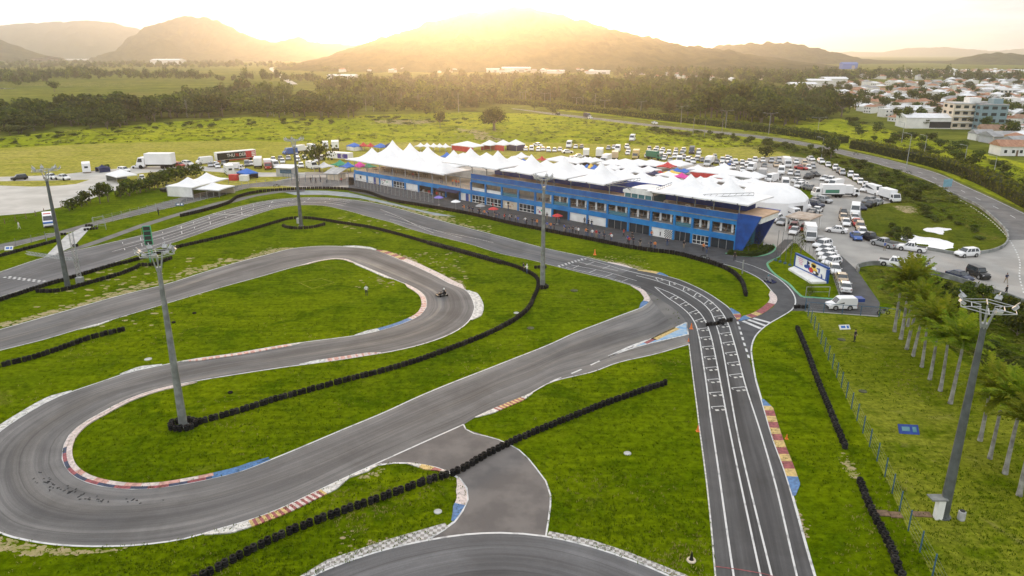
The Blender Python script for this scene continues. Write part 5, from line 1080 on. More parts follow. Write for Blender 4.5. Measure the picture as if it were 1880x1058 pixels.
def make_car(kind, detail=True):
    S = SPEC[kind]; w_, L2 = S['w'], S['l'] / 2; zb, h = S['belt'], S['h']; c = S['cab']
    o = thing('car', '', 'car')
    mb = MB(); hz_ = S['hood']; tl = S['tail']; g = .2 if kind not in ('pickup', 'jeep', 'suv') else .28
    st = [(-L2, w_ * .86, g + .12, tl * .9, .0), (-L2 + .12, w_ * .95, g, tl, .02), (-L2 + .6, w_, g - .02, tl, .02), (c[0] + .3, w_, g - .03, zb, .0), (c[1] - .2, w_, g - .03, zb, .0), (c[1] + .1, w_ * .99, g - .02, hz_, .05), (L2 - .45, w_ * .97, g, hz_ - .06, .05), (L2 - .12, w_ * .9, g + .03, hz_ - .16, .03), (L2, w_ * .78, g + .12, hz_ - .28, .0)]
    loft(mb, st)
    P = glass_cab(c, w_, zb - .02, h, 0)
    # roof and pillars
    rt = [P(0, -1, 1), P(1, -1, 1), P(1, 1, 1), P(0, 1, 1)]
    mb.add(rt + [(p[0] * .97, p[1] * .9, h) for p in rt], [(4, 5, 6, 7), (0, 1, 5, 4), (1, 2, 6, 5), (2, 3, 7, 6), (3, 0, 4, 7)])
    for s in (-1, 1):
        for f in (0, .36, .68, 1):
            wd = .075 if f in (0, 1) else .035
            f0, f1 = (0, wd) if f == 0 else (1 - wd, 1) if f == 1 else (f - wd / 2, f + wd / 2)
            q = [P(f0, s, 0), P(f1, s, 0), P(f1, s, 1), P(f0, s, 1)]; off = .006 * s
            mb.add([(p[0], p[1] + off, p[2]) for p in q], [(0, 1, 2, 3) if s < 0 else (3, 2, 1, 0)])
    if kind == 'pickup': mb.box((-1.66, 0, tl + .01), (1.55, w_ * 1.5, .04), 1)
    if kind == 'jeep': mb.box((-2.15, 0, .95), (.2, .62, .62), 1); mb.box((1.0, w_ * .98, .75), (1.2, .25, .1), 1); mb.box((1.0, -w_ * .98, .75), (1.2, .25, .1), 1)
    for s in (-1, 1): mb.box((c[1] - .15, s * (w_ + .08), zb + .05), (.1, .16, .12), 0)
    for wx in S['wx']:
        for s in (-1, 1): mb.lathe([(S['wr'] * 1.17, 0), (S['wr'] * 1.17, .012), (.01, .014)] if s > 0 else [(.01, -.014), (S['wr'] * 1.17, -.012), (S['wr'] * 1.17, 0)], 12, 1, (wx, s * (w_ * .995), S['wr'] * 1.06), 'Y')
    mb.box((L2 - .02, 0, g + .16), (.06, w_ * 1.3, .14), 1); mb.box((-L2 + .02, 0, g + .12), (.06, w_ * 1.4, .12), 1)
    if not detail:
        for wx in S['wx']:
            for s in (-1, 1): mb.lathe([(S['wr'] * .3, -.1), (S['wr'], -.1), (S['wr'], .1), (S['wr'] * .3, .1)], 10, 2, (wx, s * (w_ - .06), S['wr']), 'Y')
    mb.build('body', [PA['white'], PLS, M['tyre']], o, 32)
    i_ = .02
    def gl(q, name): m2 = MB(); m2.add(q, [(0, 1, 2, 3)]); m2.build(name, M['glass'], o)
    if detail:
        gl([P(1, -.94, .06), P(1, .94, .06), P(1, .92, .94), P(1, -.92, .94)], 'windscreen'); gl([P(0, .94, .1), P(0, -.94, .1), P(0, -.9, .94), P(0, .9, .94)], 'rear_window')
        gl([P(.02, -1, .05), P(.98, -1, .05), P(.98, -1, .95), P(.02, -1, .95)], 'side_window'); gl([P(.98, 1, .05), P(.02, 1, .05), P(.02, 1, .95), P(.98, 1, .95)], 'side_window')
        for s in (-1, 1):
            hl = MB(); hl.box((L2 - .14, s * w_ * .68, hz_ - .26), (.16, .3, .15)); hl.build('headlight', LH, o); t2 = MB(); t2.box((-L2 + .05, s * w_ * .76, tl - .2), (.1, .2, .24)); t2.build('tail_light', LT, o)
        pl = MB(); pl.box((-L2 - .005, 0, tl * .62), (.02, .42, .13)); pl.build('number_plate', M['grey'], o)
        wm1, rm1 = wheel_mesh(S['wr']), rim_mesh(S['wr'])
        for wx in S['wx']:
            for s in (-1, 1):
                a = bpy.data.objects.new('wheel', wm1); COL.objects.link(a); a.parent = o; a.location = (wx, s * (w_ - .07), S['wr']); b = bpy.data.objects.new('rim', rm1); COL.objects.link(b); b.parent = a
    else:
        m2 = MB(); m2.add([P(1, -.94, .06), P(1, .94, .06), P(1, .92, .94), P(1, -.92, .94), P(0, .94, .1), P(0, -.94, .1), P(0, -.9, .94), P(0, .9, .94), P(.02, -1, .05), P(.98, -1, .05), P(.98, -1, .95), P(.02, -1, .95), P(.98, 1, .05), P(.02, 1, .05), P(.02, 1, .95), P(.98, 1, .95)], [(0, 1, 2, 3), (4, 5, 6, 7), (8, 9, 10, 11), (12, 13, 14, 15)]); m2.build('window_glass', M['glass'], o)
    return o
def make_van(l=5.4, w_=1.0, h=2.4, passenger=False, detail=True, small=False):
    o = thing('van', '', 'van'); L2 = l / 2; mb = MB(); r = .36
    hood = .75 if not small else 1.0
    pr = [(-L2, .3), (-L2 + .03, h - .12), (-L2 + .15, h), (L2 - hood - .75, h), (L2 - hood - .5, h - .1), (L2 - hood + .12, h * .55), (L2 - .12, h * .44), (L2, h * .3), (L2 - .02, .28)]
    b = len(mb.v); n = len(pr)
    for s, k in ((-1, 1), (-.97, 1)): pass
    for x, z in pr: mb.v.append((x, -w_ * (.9 if z > h * .6 else 1), z))
    for x, z in pr: mb.v.append((x, w_ * (.9 if z > h * .6 else 1), z))
    for i in range(n): mb.f.append((b + i, b + (i + 1) % n, b + n + (i + 1) % n, b + n + i)); mb.m.append(0)
    mb.f.append(tuple(range(b + n - 1, b - 1, -1))); mb.m.append(0); mb.f.append(tuple(range(b + n, b + 2 * n))); mb.m.append(0)
    mb.box((L2 - .01, 0, .42), (.05, w_ * 1.7, .22), 1); mb.box((-L2 - .01, 0, .4), (.05, w_ * 1.8, .16), 1)
    wx = (-L2 + 1.05, L2 - .95)
    for x in wx:
        for s in (-1, 1): mb.lathe([(r * 1.15, 0), (r * 1.15, .012), (.01, .014)] if s > 0 else [(.01, -.014), (r * 1.15, -.012), (r * 1.15, 0)], 12, 1, (x, s * w_ * 1.0, r * 1.05), 'Y')
    mb.build('body', [PA['white'], PLS], o, 30)
    xa, za, xb, zb = L2 - hood - .5, h - .1, L2 - hood + .12, h * .55
    def fr(t): return (xa + (xb - xa) * t + .015, za + (zb - za) * t + .012)
    a, c = fr(.08), fr(.92); ws = MB(); ws.add([(c[0], -w_ * .88, c[1]), (c[0], w_ * .88, c[1]), (a[0], w_ * .8, a[1]), (a[0], -w_ * .8, a[1])], [(0, 1, 2, 3)]); ws.build('windscreen', M['glass'], o)
    for s in (-1, 1):
        sw = MB(); y = lambda z: s * (w_ * (1 - .1 * max(0, min(1, (z - h * .44) / (h * .45)))) + .008)
        z0, z1 = h * .56, h * .86
        rng = [(L2 - hood - 1.15, L2 - hood - .12)] + ([(-L2 + .25, -L2 + 1.45), (-L2 + 1.52, L2 - hood - 1.22)] if passenger else [])
        for x0, x1 in rng:
            q = [(x0, y(z0), z0), (x1, y(z0), z0), (x1 - (.38 if x1 > L2 - hood - .2 else 0), y(z1), z1), (x0, y(z1), z1)]; sw.add(q, [(0, 1, 2, 3) if s < 0 else (3, 2, 1, 0)])
        sw.build('side_window', M['glass'], o)
        hl = MB(); hl.box((L2 - .08, s * w_ * .75, h * .38), (.12, .32, .18)); hl.build('headlight', LH, o); t2 = MB(); t2.box((-L2 - .0, s * w_ * .9, h * .42), (.06, .14, .4)); t2.build('tail_light', LT, o)
    rw = MB(); rw.box((-L2 + .0, 0, h * .7), (.05, w_ * 1.4, h * .28)); rw.build('rear_window', M['glass'], o)
    wm1, rm1 = wheel_mesh(r), rim_mesh(r)
    for x in wx:
        for s in (-1, 1):
            a = bpy.data.objects.new('wheel', wm1); COL.objects.link(a); a.parent = o; a.location = (x, s * (w_ - .09), r); b2 = bpy.data.objects.new('rim', rm1); COL.objects.link(b2); b2.parent = a
    return o
def make_truck(l=8, w_=1.2, h=3.4, cab=1.9, cabh=2.5, boxm=None, cabm=None, rear=None, stripe=None):
    o = thing('truck', '', 'truck'); L2 = l / 2
    mb = MB(); mb.box(((-L2 + L2 - cab - .15) / 2, 0, (h + 1.0) / 2), (l - cab - .15, w_ * 2, h - 1.0)); mb.build('cargo_box', boxm or PA['white'], o)
    mb = MB(); mb.box((-.2, 0, .75), (l - .6, w_ * 1.3, .3)); mb.build('chassis', PLS, o)
    cb = MB(); cb.extrude_y([(L2 - cab, .55), (L2 - cab, cabh), (L2 - .55, cabh), (L2 - .12, cabh * .55), (L2, cabh * .5), (L2, .5)], -w_ * .94, w_ * .94); cb.build('cab', cabm or PA['white'], o)
    ws = MB(); q = [(L2 - .13 + .012, cabh * .57), (L2 - .53, cabh * .97)]; ws.add([(q[0][0], -w_ * .85, q[0][1]), (q[0][0], w_ * .85, q[0][1]), (q[1][0] + .012, w_ * .8, q[1][1]), (q[1][0] + .012, -w_ * .8, q[1][1])], [(0, 1, 2, 3)]); ws.build('windscreen', M['glass'], o)
    for s in (-1, 1):
        sw = MB(); y = s * (w_ * .94 + .01); sw.add([(L2 - cab + .5, y, cabh * .6), (L2 - .3, y, cabh * .6), (L2 - .6, y, cabh * .92), (L2 - cab + .5, y, cabh * .92)], [(0, 1, 2, 3) if s < 0 else (3, 2, 1, 0)]); sw.build('side_window', M['glass'], o)
        hl = MB(); hl.box((L2 + .0, s * w_ * .7, .8), (.06, .35, .2)); hl.build('headlight', LH, o)
        if stripe: sp = MB(); sp.box(((-cab) / 2, s * (w_ + .01), (h + 1) / 2 - .2), (l - cab - .8, .02, (h - 1) * .45)); sp.build('side_print', stripe, o)
    if rear: rb = MB(); rb.box((-L2 - .01, 0, (h + 1) / 2), (.04, w_ * 1.8, h - 1.3)); rb.build('rear_opening', rear, o)
    wm1 = wheel_mesh(.45, .3)
    for x in (-L2 + 1.2, -L2 + 2.2, L2 - .95) if l > 7.5 else (-L2 + 1.3, L2 - .9):
        for s in (-1, 1): a = bpy.data.objects.new('wheel', wm1); COL.objects.link(a); a.parent = o; a.location = (x, s * (w_ - .2), .45)
    return o
PROTO = {}
for k in SPEC:
    PROTO[k] = make_car(k); PROTO[k + '_far'] = make_car(k, False)
PROTO['van'] = make_van(); PROTO['minibus'] = make_van(5.9, 1.0, 2.6, True); PROTO['minivan'] = make_van(4.1, .85, 1.85, False, True, True)
PROTO['truck'] = make_truck(); PROTO['boxtruck'] = make_truck(6.2, 1.1, 3.0, 1.7, 2.2)
USED = {}
def car(px, py, kind, col, nose, label, group=None, s=1.0):
    """nose: pixel offset the nose points to, or heading in degrees"""
    p = G(px, py); far = p.y > 150 and kind in SPEC
    rz = math.atan2(*(G(px + nose[0], py + nose[1]) - p).yx) if hasattr(nose, '__len__') else rad(nose)
    o = tree_copy(PROTO[kind + '_far' if far else kind]); o.location = p; o.rotation_euler = (0, 0, rz); o.scale = (s, s, s)
    nm = {'pickup': 'pickup_truck', 'truck': 'box_truck', 'boxtruck': 'box_truck', 'van': 'van', 'minibus': 'minibus', 'minivan': 'van', 'jeep': 'off_road_car'}.get(kind, 'car'); o.name = nm
    o['category'] = {'pickup': 'pickup', 'truck': 'truck', 'boxtruck': 'truck', 'van': 'van', 'minibus': 'minibus', 'minivan': 'van'}.get(kind, 'car'); o['label'] = label
    if group: o['group'] = group
    for c in o.children:
        n = c.name.split('.')[0]
        if n in ('body', 'cab') or (n == 'cargo_box' and col not in ('redcab',)): remat(c, 0, PA.get(col, PA['white']))
        if n == 'cab' and col == 'redcab': remat(c, 0, PA['red'])
    return o
ADJ = {'hatchback': 'hatchback', 'sedan': 'sedan', 'suv': 'sport utility car', 'pickup': 'pickup', 'van': 'panel van', 'minibus': 'minibus', 'minivan': 'small van', 'boxtruck': 'box truck', 'truck': 'long box truck', 'jeep': 'off-road car'}
def row(desc, group, items, nose):
    for i, it in enumerate(items):
        x, y = it[0], it[1]; kind = it[2] if len(it) > 2 else R.choice(['hatchback', 'hatchback', 'sedan', 'suv']); colr = it[3] if len(it) > 3 else R.choice(['white'] * 7 + ['silver', 'silver', 'grey']); ns = it[4] if len(it) > 4 else (nose[0] + R.uniform(-1.5, 1.5), nose[1]) if hasattr(nose, '__len__') else nose + R.uniform(-5, 5)
        car(x, y, kind, colr, ns, f'{colr} {ADJ[kind]} {ordn(i)} {desc}', group)
row('in the far paddock row behind the canopies', 'cars in the far paddock row', [(965, 277), (976, 277, 'minivan'), (988, 278), (997, 277), (1007, 279), (1018, 279), (1028, 277.5), (1042, 281.5, 'sedan', 'white', (8, 0)), (1057, 272.5, 'sedan'), (1068, 272.5), (1064, 290, 'sedan', 'white', (8, 0)), (1049, 296), (1127, 273.5), (1117, 275), (1151, 273), (1154, 279), (1152, 284)], (0, 4))
car(987.7, 269, 'sedan', 'white', (8, 1), 'white sedan alone on the dry field behind the three hipped tents'); car(1045, 271, 'minibus', 'white', (-5, 6), 'white minibus at the field end of the far paddock row'); car(1161, 258.5, 'minibus', 'white', (-6, 5), 'white minibus alone out on the bright meadow'); car(1134, 278, 'van', 'white', (-4, 6), 'white panel van among the trucks of the far paddock row')
car(1076, 288, 'boxtruck', 'white', (2, -14), 'white box truck with a dark open rear, smaller of two side by side'); car(1101, 289, 'truck', 'white', (6, -12), 'long white box truck with a dark rear beside the smaller one'); car(1129, 293, 'boxtruck', 'beige', (3, -10), 'beige box truck with a pale rear behind the marquee row'); car(1112, 300, 'boxtruck', 'white', (-5, 2), 'white box truck side-on just behind the tunnel tents'); car(1167, 291, 'boxtruck', 'gold', (-6, 8), 'gold roofed box truck with a blue front'); car(1201, 293, 'boxtruck', 'green', (8, 1), 'small green box truck among the meadow rows')
row('of the meadow car block', 'cars parked in blocks on the meadow', [(1192, 276), (1191, 281.5), (1187, 289), (1206, 276), (1203, 281), (1217, 278), (1214.5, 283), (1221, 290), (1219, 294), (1228, 284), (1230, 297), (1241, 279.5), (1240, 285), (1238, 290), (1255, 279.5), (1252, 284), (1256, 292), (1263, 297), (1282.5, 282), (1281.5, 288.5), (1279, 295), (1289, 297), (1267, 294), (1272, 300), (1300, 299), (1306, 296), (1312, 291), (1326, 298), (1246, 296), (1210, 288)], (0, 5))
car(1270, 282, 'minibus', 'navy', (-3, 6), 'dark minibus standing among the white cars of the meadow block'); car(1247, 300, 'van', 'white', (0, 6), 'white van parked near the red peaked tent'); car(1301, 304, 'boxtruck', 'white', (-7, 4), 'white box truck with a dark open side beside the long marquee')
row('in the long gravel row behind the marquees', 'cars in the gravel rows behind the marquees', [(1335, 294.5), (1340, 295), (1336, 299), (1350, 301.5), (1340, 304, 'hatchback', 'blue'), (1362.5, 302), (1376, 300), (1371, 305.5), (1386, 297.5), (1400, 297.5), (1416, 298.5), (1430, 298), (1403, 307.5), (1425, 306, 'sedan', 'beige'), (1461.5, 300, 'sedan'), (1471, 311.5, 'sedan', 'red', (8, 1)), (1484, 311), (1492, 308), (1477, 304, 'suv', 'beige'), (1346, 310.5), (1362.5, 315), (1315, 300), (1325, 305)], (2, 5))
car(1380, 313, 'van', 'white', (-6, 3), 'white panel van beside the hipped tent with grey walls'); car(1434, 319.5, 'van', 'white', (-2, 7), 'white panel van alone in the gravel aisle'); car(1444, 306, 'boxtruck', 'white', (6, 5), 'white box truck with a dark front in the long gravel row'); car(1441, 343, 'van', 'white', (3, 8), 'white high van with a blue window beside the domed tent'); car(1416, 334, 'van', 'white', (-8, 2), 'white panel van between the grey-walled tent and the dome'); car(1400, 327, 'boxtruck', 'silver', (4, -6), 'silver box trailer truck behind the hipped grey tent')
row('in the middle gravel aisle', 'cars in the middle gravel aisle', [(1451, 321, 'hatchback'), (1463.6, 322.5, 'hatchback', 'silver'), (1485, 328, 'pickup', 'black', (-9, 3)), (1494.5, 323.5, 'sedan', 'black', (9, 2)), (1464, 335, 'sedan', 'white', (9, -1)), (1471, 339, 'sedan', 'white', (9, -1)), (1467, 345, 'suv', 'white', (-9, 3)), (1487, 350, 'suv', 'grey', (10, 2)), (1461, 364, 'sedan', 'silver', (-8, 3)), (1428, 329, 'suv', 'grey')], (-1, 6))
row('along the curl under the roadside bank', 'cars curling along the roadside bank', [(1488.6, 294.5, 'sedan', 'white', (8, 3)), (1507, 300, 'suv', 'white', (8, 4)), (1520, 306), (1533.6, 312, 'suv'), (1540, 317), (1546, 321), (1561.4, 325), (1571, 331.5, 'suv'), (1579.4, 337.5), (1588.4, 344, 'hatchback', 'white')], (3, 7))
row('slanted in the gravel bend above the green truck', 'cars slanted in the gravel bend', [(1513.8, 331, 'sedan', 'white', (-9, 3)), (1523, 334.5, 'suv', 'white', (-9, 4)), (1530, 337.5, 'sedan', 'black', (-9, 4)), (1533, 345, 'van', 'white', (-11, 2))], 0)
o = car(1519, 362, 'truck', 'white', (-12, 0), 'white box truck with a pale green side print at the car park bend'); car(1553, 361, 'boxtruck', 'white', (12, 0), 'white box truck standing end to end with the green printed one')
for c in list(o.children):
    if c.name.startswith('cargo_box'):
        for s in (-1, 1): mb = MB(); mb.box((-.6, s * 1.215, 1.7), (3.6, .02, .9)); mb.build('side_print', PA['green'], o)
car(1604, 357, 'minibus', 'white', (10, 3), 'white minibus behind the box van at the bank corner'); car(1632, 369, 'boxtruck', 'white', (10, 3), 'white box van with its cab toward the bank corner'); car(1590, 352, 'suv', 'white', (-9, 2), 'white car with a red tail tucked behind the bank corner vans')
row('of the dark group beside the small grass corner', 'cars beside the grass corner', [(1594.5, 373, 'suv', 'grey', (-9, 2)), (1597, 380, 'suv', 'black', (-9, 3)), (1610, 376, 'sedan', 'silver', (-8, 3)), (1578.6, 384, 'sedan', 'navy', (9, 4))], 0)
car(1569, 394, 'minibus', 'white', (-1, 9), 'white minibus at the top of the double row beside the grass wall')
row('of the double row beside the grass wall', 'cars in the double row by the grass wall', [(1548, 395, 'hatchback', 'black'), (1569, 404, 'sedan', 'white'), (1548, 404, 'sedan', 'beige'), (1552.5, 413.5, 'sedan', 'white'), (1572, 413.5, 'sedan', 'red'), (1578.6, 421.5, 'suv', 'beige'), (1583, 431, 'hatchback', 'white'), (1571, 439, 'sedan', 'blue', (6, 6))], (3, 9))
car(1535.5, 427, 'sedan', 'white', (-9, -1), 'white sedan driving alone across the middle of the car park'); car(1597, 442, 'pickup', 'black', (-10, -3), 'black pickup at the bend of the low grass wall'); car(1622, 453, 'pickup', 'silver', (-12, -3), 'silver pickup along the low grass wall'); car(1672.5, 461, 'pickup', 'white', (-14, -2), 'white pickup along the low wall by the puddle'); car(1774, 471, 'suv', 'white', (-14, 1), 'white sport utility car alone by the end of the flooded bank'); car(1641, 489, 'pickup', 'white', (14, 2), 'white pickup behind the dark wall above the palms'); car(1691, 497, 'sedan', 'silver', (14, 2), 'silver sedan behind the dark wall above the palms'); car(1761, 512.5, 'sedan', 'navy', (13, 4), 'dark sedan behind the wall next to the black off-road car'); car(1795, 509, 'jeep', 'black', (12, 5), 'boxy black off-road car with a spare wheel on the road')
row('between the domed tent and the aisle', 'cars between the dome and the aisle', [(1486, 402, 'suv', 'black', (-8, 5)), (1500, 390, 'sedan', 'white', (9, -5)), (1512, 372, 'suv', 'silver', (10, 2)), (1494, 373, 'sedan', 'grey', (-9, 3)), (1497, 380, 'suv', 'navy', (9, 2)), (1492, 395, 'sedan', 'grey', (8, 5)), (1424, 407, 'suv', 'white', (-9, 4)), (1437, 412, 'sedan', 'silver', (-8, 4)), (1462, 402, 'sedan', 'white', (9, 2))], 0)
car(1451, 391, 'minibus', 'silver', (11, 5), 'silver minibus with dark windows beside the domed tent'); car(1468, 383, 'minibus', 'white', (10, 3), 'white minibus with a green patch behind the silver minibus'); car(1451, 401, 'minibus', 'white', (11, 3), 'white minibus partly behind the rusty carport')
row('sheltered by the rusty carport', 'cars under the carport', [(1457, 421, 'hatchback', 'red', (-6, 6)), (1458, 429, 'sedan', 'white', (-6, 6)), (1476, 424, 'hatchback', 'red', (-6, 6))], 0)
car(1486, 440, 'boxtruck', 'white', (3, 10), 'white box van parked nose out beside the cypress shrubs')
row('of the slanted white line by the billboard fence, counted downward', 'white cars slanted by the billboard fence', [(1505, 446, 'hatchback', 'grey', (2, -10)), (1509, 455, 'suv', 'white'), (1515, 463, 'sedan', 'white'), (1517, 470.5, 'sedan', 'white'), (1521, 478, 'sedan', 'white'), (1526, 486, 'hatchback', 'white')], (-14, 3))
row('down the side lane below the billboard', 'cars down the side lane', [(1532, 500, 'sedan', 'white', (4, 9)), (1544, 516, 'sedan', 'beige', (-4, -9)), (1551, 533, 'sedan', 'white', (-3, -10))], 0)
o = car(1543, 567, 'minivan', 'white', (-16, 0), 'small white van with an open blue tailgate at the gate fence'); mb = MB(); mb.box((-2.6, 0, 1.5), (1.0, 1.3, .5)); mb.build('tailgate', M['dblue'], o); mb = MB(); mb.box((-.9, -.87, 1.0), (1.6, .02, .18)); mb.build('side_stripe', M['dblue'], o)
# western paddock
row('in the paddock row past the lawn mast', 'cars in the western paddock', [(502, 296), (515, 294), (519, 299.5), (529.5, 293.5), (544, 289), (547, 296), (559, 292), (573, 289), (553, 308), (461, 303.5), (453.6, 305, 'minivan'), (387, 306), (397, 305), (400, 308), (411, 303), (580, 297), (591, 294)], (1, 6))
car(573, 276, 'van', 'white', (8, 2), 'white panel van behind the thin paddock tree'); car(598, 274.5, 'boxtruck', 'white', (1, 8), 'white box truck nose out near the open arched truck'); car(573, 310, 'van', 'white', (8, 2), 'white van beside the kiosk and the white pagoda'); car(376, 301, 'van', 'white', (-10, 1), 'white panel van beside the long lettered trailer'); car(505, 308, 'van', 'white', (8, 4), 'white van beside the red cab truck')
car(616, 276, 'boxtruck', 'white', (0, -10), 'tall white box truck with its dark red hold open', s=1.25); car(553, 281, 'boxtruck', 'white', (8, -1), 'white box truck behind the sky blue van'); car(533, 283.5, 'van', 'blue', (-10, 1), 'sky blue and white van by the upper lawn mast'); car(475, 307, 'truck', 'white', (3, -8), 'white box truck behind the blue pop-up tent'); car(492, 310, 'boxtruck', 'redcab', (3, 8), 'box truck with a red cab by the kiosk'); car(434, 313, 'boxtruck', 'white', (12, 0), 'white truck with a teal side in front of the long lettered trailer', s=.8)
car(288, 309, 'truck', 'white', (-14, 0), 'large white race truck by the gravel lot', s=1.45); car(255, 309, 'sedan', 'white', (-9, 0), 'white sedan behind the large white race truck'); car(329, 307, 'suv', 'red', (9, 1), 'dark red car at the tail of the large white race truck'); car(345, 304, 'suv', 'white', (9, 1), 'white car on the track between the race truck and the van'); car(36, 330.5, 'suv', 'black', (-11, 1), 'black sport utility car on the dirt track at the frame edge'); car(93.6, 329, 'pickup', 'white', (10, 1), 'white pickup on the dirt track behind the other white pickup'); car(115.7, 330.5, 'pickup', 'white', (10, 1), 'white pickup on the dirt track behind the dark mast'); car(261, 331, 'hatchback', 'white', (0, 8), 'white hatchback by the shrubs of the gravel lot'); car(312, 351, 'pickup', 'black', (10, -2), 'dark pickup behind the walled white marquee'); car(228, 316, 'suv', 'white', (9, 1), 'white car behind the large awning tent')
o = car(90, 414, 'minibus', 'white', (2, 11), 'white and blue ambulance van on the verge by the dark mast'); mb = MB(); mb.box((.3, 0, 2.68), (.4, 1.4, .14)); mb.build('light_bar', M['red'], o); mb = MB(); mb.box((2.6, 0, 1.15), (.75, 2.03, .3)); mb.build('blue_band', M['bcloth'], o)
# motor caravans
def caravan(px, py, nose, label, wdt=1.15, l=6.5, h=3.1, prt='tealglass'):
    o = thing('motor_caravan', label, 'motor caravan', G(px, py), math.atan2(*(G(px + nose[0], py + nose[1]) - G(px, py)).yx)); mb = MB()
    mb.extrude_y([(-l / 2, .45), (-l / 2 + .05, h), (l / 2 - 1.2, h), (l / 2 - .6, h * .72), (l / 2 - .75, h * .58), (l / 2, h * .4), (l / 2, .45)], -wdt, wdt); mb.build('body', PA['white'], o, 20)
    for s in (-1, 1):
        for x in (-l * .3, 0): m2 = MB(); m2.box((x, s * (wdt + .01), h * .62), (.9, .03, .5)); m2.build('side_window', M['glass'], o)
        m2 = MB(); m2.box((-.4, s * (wdt + .006), h * .33), (l * .7, .012, .5)); m2.build('side_print', M[prt], o)
    m2 = MB(); m2.add([(l / 2 - .73, -wdt * .9, h * .59), (l / 2 - .73, wdt * .9, h * .59), (l / 2 - .6, wdt * .9, h * .71), (l / 2 - .6, -wdt * .9, h * .71)], [(0, 1, 2, 3)]); m2.build('windscreen', M['glass'], o)
    m2 = MB(); m2.box((-l / 2 - .01, 0, h * .62), (.03, 1.0, .6)); m2.build('rear_window', M['glass'], o)
    wm1 = wheel_mesh(.36)
    for x in (-l * .28, l * .32):
        for s in (-1, 1): a = bpy.data.objects.new('wheel', wm1); COL.objects.link(a); a.parent = o; a.location = (x, s * (wdt - .12), .36)
caravan(160, 316, (0, -9), 'tall white motor caravan with teal print next to the navy pop-up tent'); caravan(421, 320, (-7, -6), 'white motorhome with roof hatches beside the blue pop-up tent')
# lettered trailers
def text_mesh(parent, s, size, loc, rot, m, sx=1.0, name='lettering'):
    c = bpy.data.curves.new('t', 'FONT'); c.body = s; c.size = size; c.extrude = .01; c.align_x = 'CENTER'; c.align_y = 'CENTER'; t_ = bpy.data.objects.new('t', c); COL.objects.link(t_)
    me = bpy.data.meshes.new_from_object(t_.evaluated_get(bpy.context.evaluated_depsgraph_get())); bpy.data.objects.remove(t_); me.materials.clear(); me.materials.append(m)
    o = bpy.data.objects.new(name, me); COL.objects.link(o); o.parent = parent; o.location = loc; o.rotation_euler = rot; o.scale = (sx, 1, 1); return o
p0, p1 = G(400, 300), G(471, 293); d = p1 - p0; lt = d.length; hT = ZAT(281, p0.y); fz = hT - .25
o = thing('race_trailer', 'long black and red race trailer lettered along its side in the western paddock', 'trailer', p0.lerp(p1, .5), math.atan2(d.y, d.x))
z0 = .9
mb = MB(); mb.box((0, 1.25, (hT + z0) / 2), (lt, 2.5, hT - z0)); mb.build('body', PA['white'], o); mb = MB(); mb.box((-.1, -.01, (hT + z0) / 2 - .08), (lt - .3, .03, (hT - z0) - .35)); mb.build('side_panel', M['black'], o); mb = MB(); mb.box((lt * .36, -.03, (hT + z0) / 2 - .08), (lt * .26, .03, hT - z0 - .36)); mb.build('red_panel', M['red'], o)
hh = (hT - z0)
ks = (lt * .46) / (hh * .62 * 4.6)
for tx_, cx_, m_ in (('THU', -.155, M['wall']), ('N', .005, mat('bright_red_letter', (.75, .05, .04), .5)), ('DER', .15, M['wall'])): text_mesh(o, tx_, hh * .62, (cx_ * lt, -.06, (hT + z0) / 2), (PI / 2, 0, 0), m_, ks)
for k in range(3): mb = MB(); mb.box((lt * .43, -.055, z0 + hh * (.25 + .22 * k)), (lt * .09, .02, hh * .13)); mb.build('side_print', M['wall'], o)
mb = MB(); mb.box((-.3, 1.2, .6), (lt * .9, 1.6, .4)); mb.build('chassis', M['red'], o)
for x in (-.3, -.24, .36):
    for y in (.2, 2.3): a = bpy.data.objects.new('wheel', wheel_mesh(.5, .3)); COL.objects.link(a); a.parent = o; a.location = (x * lt, y, .5)
p0, p1 = G(600, 294), G(641, 297); d = p1 - p0; lt = d.length; hT = ZAT(279, p0.y)
o = thing('race_trailer', 'white and purple race trailer with one big white letter behind the green pagoda', 'trailer', p0.lerp(p1, .5), math.atan2(d.y, d.x)); mb = MB(); mb.box((0, 1.25, hT / 2 + .4), (lt, 2.5, hT - .8)); mb.build('body', PA['white'], o); mb = MB(); mb.box((lt * .22, -.01, hT / 2 + .3), (lt * .45, .03, hT - 1.3)); mb.build('side_panel', mat('purple_panel', (.05, .03, .25), .5), o); text_mesh(o, 'E', hT * .6, (lt * .2, -.04, hT / 2 + .3), (PI / 2, 0, 0), M['wall'], 1.5); a = bpy.data.objects.new('wheel', wheel_mesh(.45, .3)); COL.objects.link(a); a.parent = o; a.location = (-lt * .3, .3, .45)
for x, y, m_, lb in ((430, 331, 'red', 'faded red cargo crate beside the blue pop-up tent'), (449, 332, 'wall', 'white cube crate beside the red one')):
    o = thing('cargo_crate', lb, 'crate', G(x, y)); mb = MB(); mb.box((0, 0, .8), (2.4, 1.8, 1.6)); mb.build('body', M[m_], o); mb = MB(); mb.box((0, 0, 1.64), (2.5, 1.9, .08)); mb.build('lid', M[m_], o)
# highway traffic
for k, (x, y, kd, cl, ns) in enumerate(((1024, 211, 'hatchback', 'black', (-6, -1)), (1078, 215.5, 'van', 'navy', (8, 1)), (1083, 218, 'hatchback', 'white', (-6, -1)), (1202, 228, 'sedan', 'white', (6, 1)))): car(x, y, kd, cl, ns, f'{cl} {ADJ[kd]} driving on the highway, ' + ['farthest of the traffic toward the hill', 'dark one next to the small white car', 'just behind the dark van', 'alone beside the roadside shrubs'][k].replace('farthest', 'first'), 'highway traffic')
for v in PROTO.values():
    def kill(o):
        for c in list(o.children): kill(c)
        bpy.data.objects.remove(o)
    kill(v)
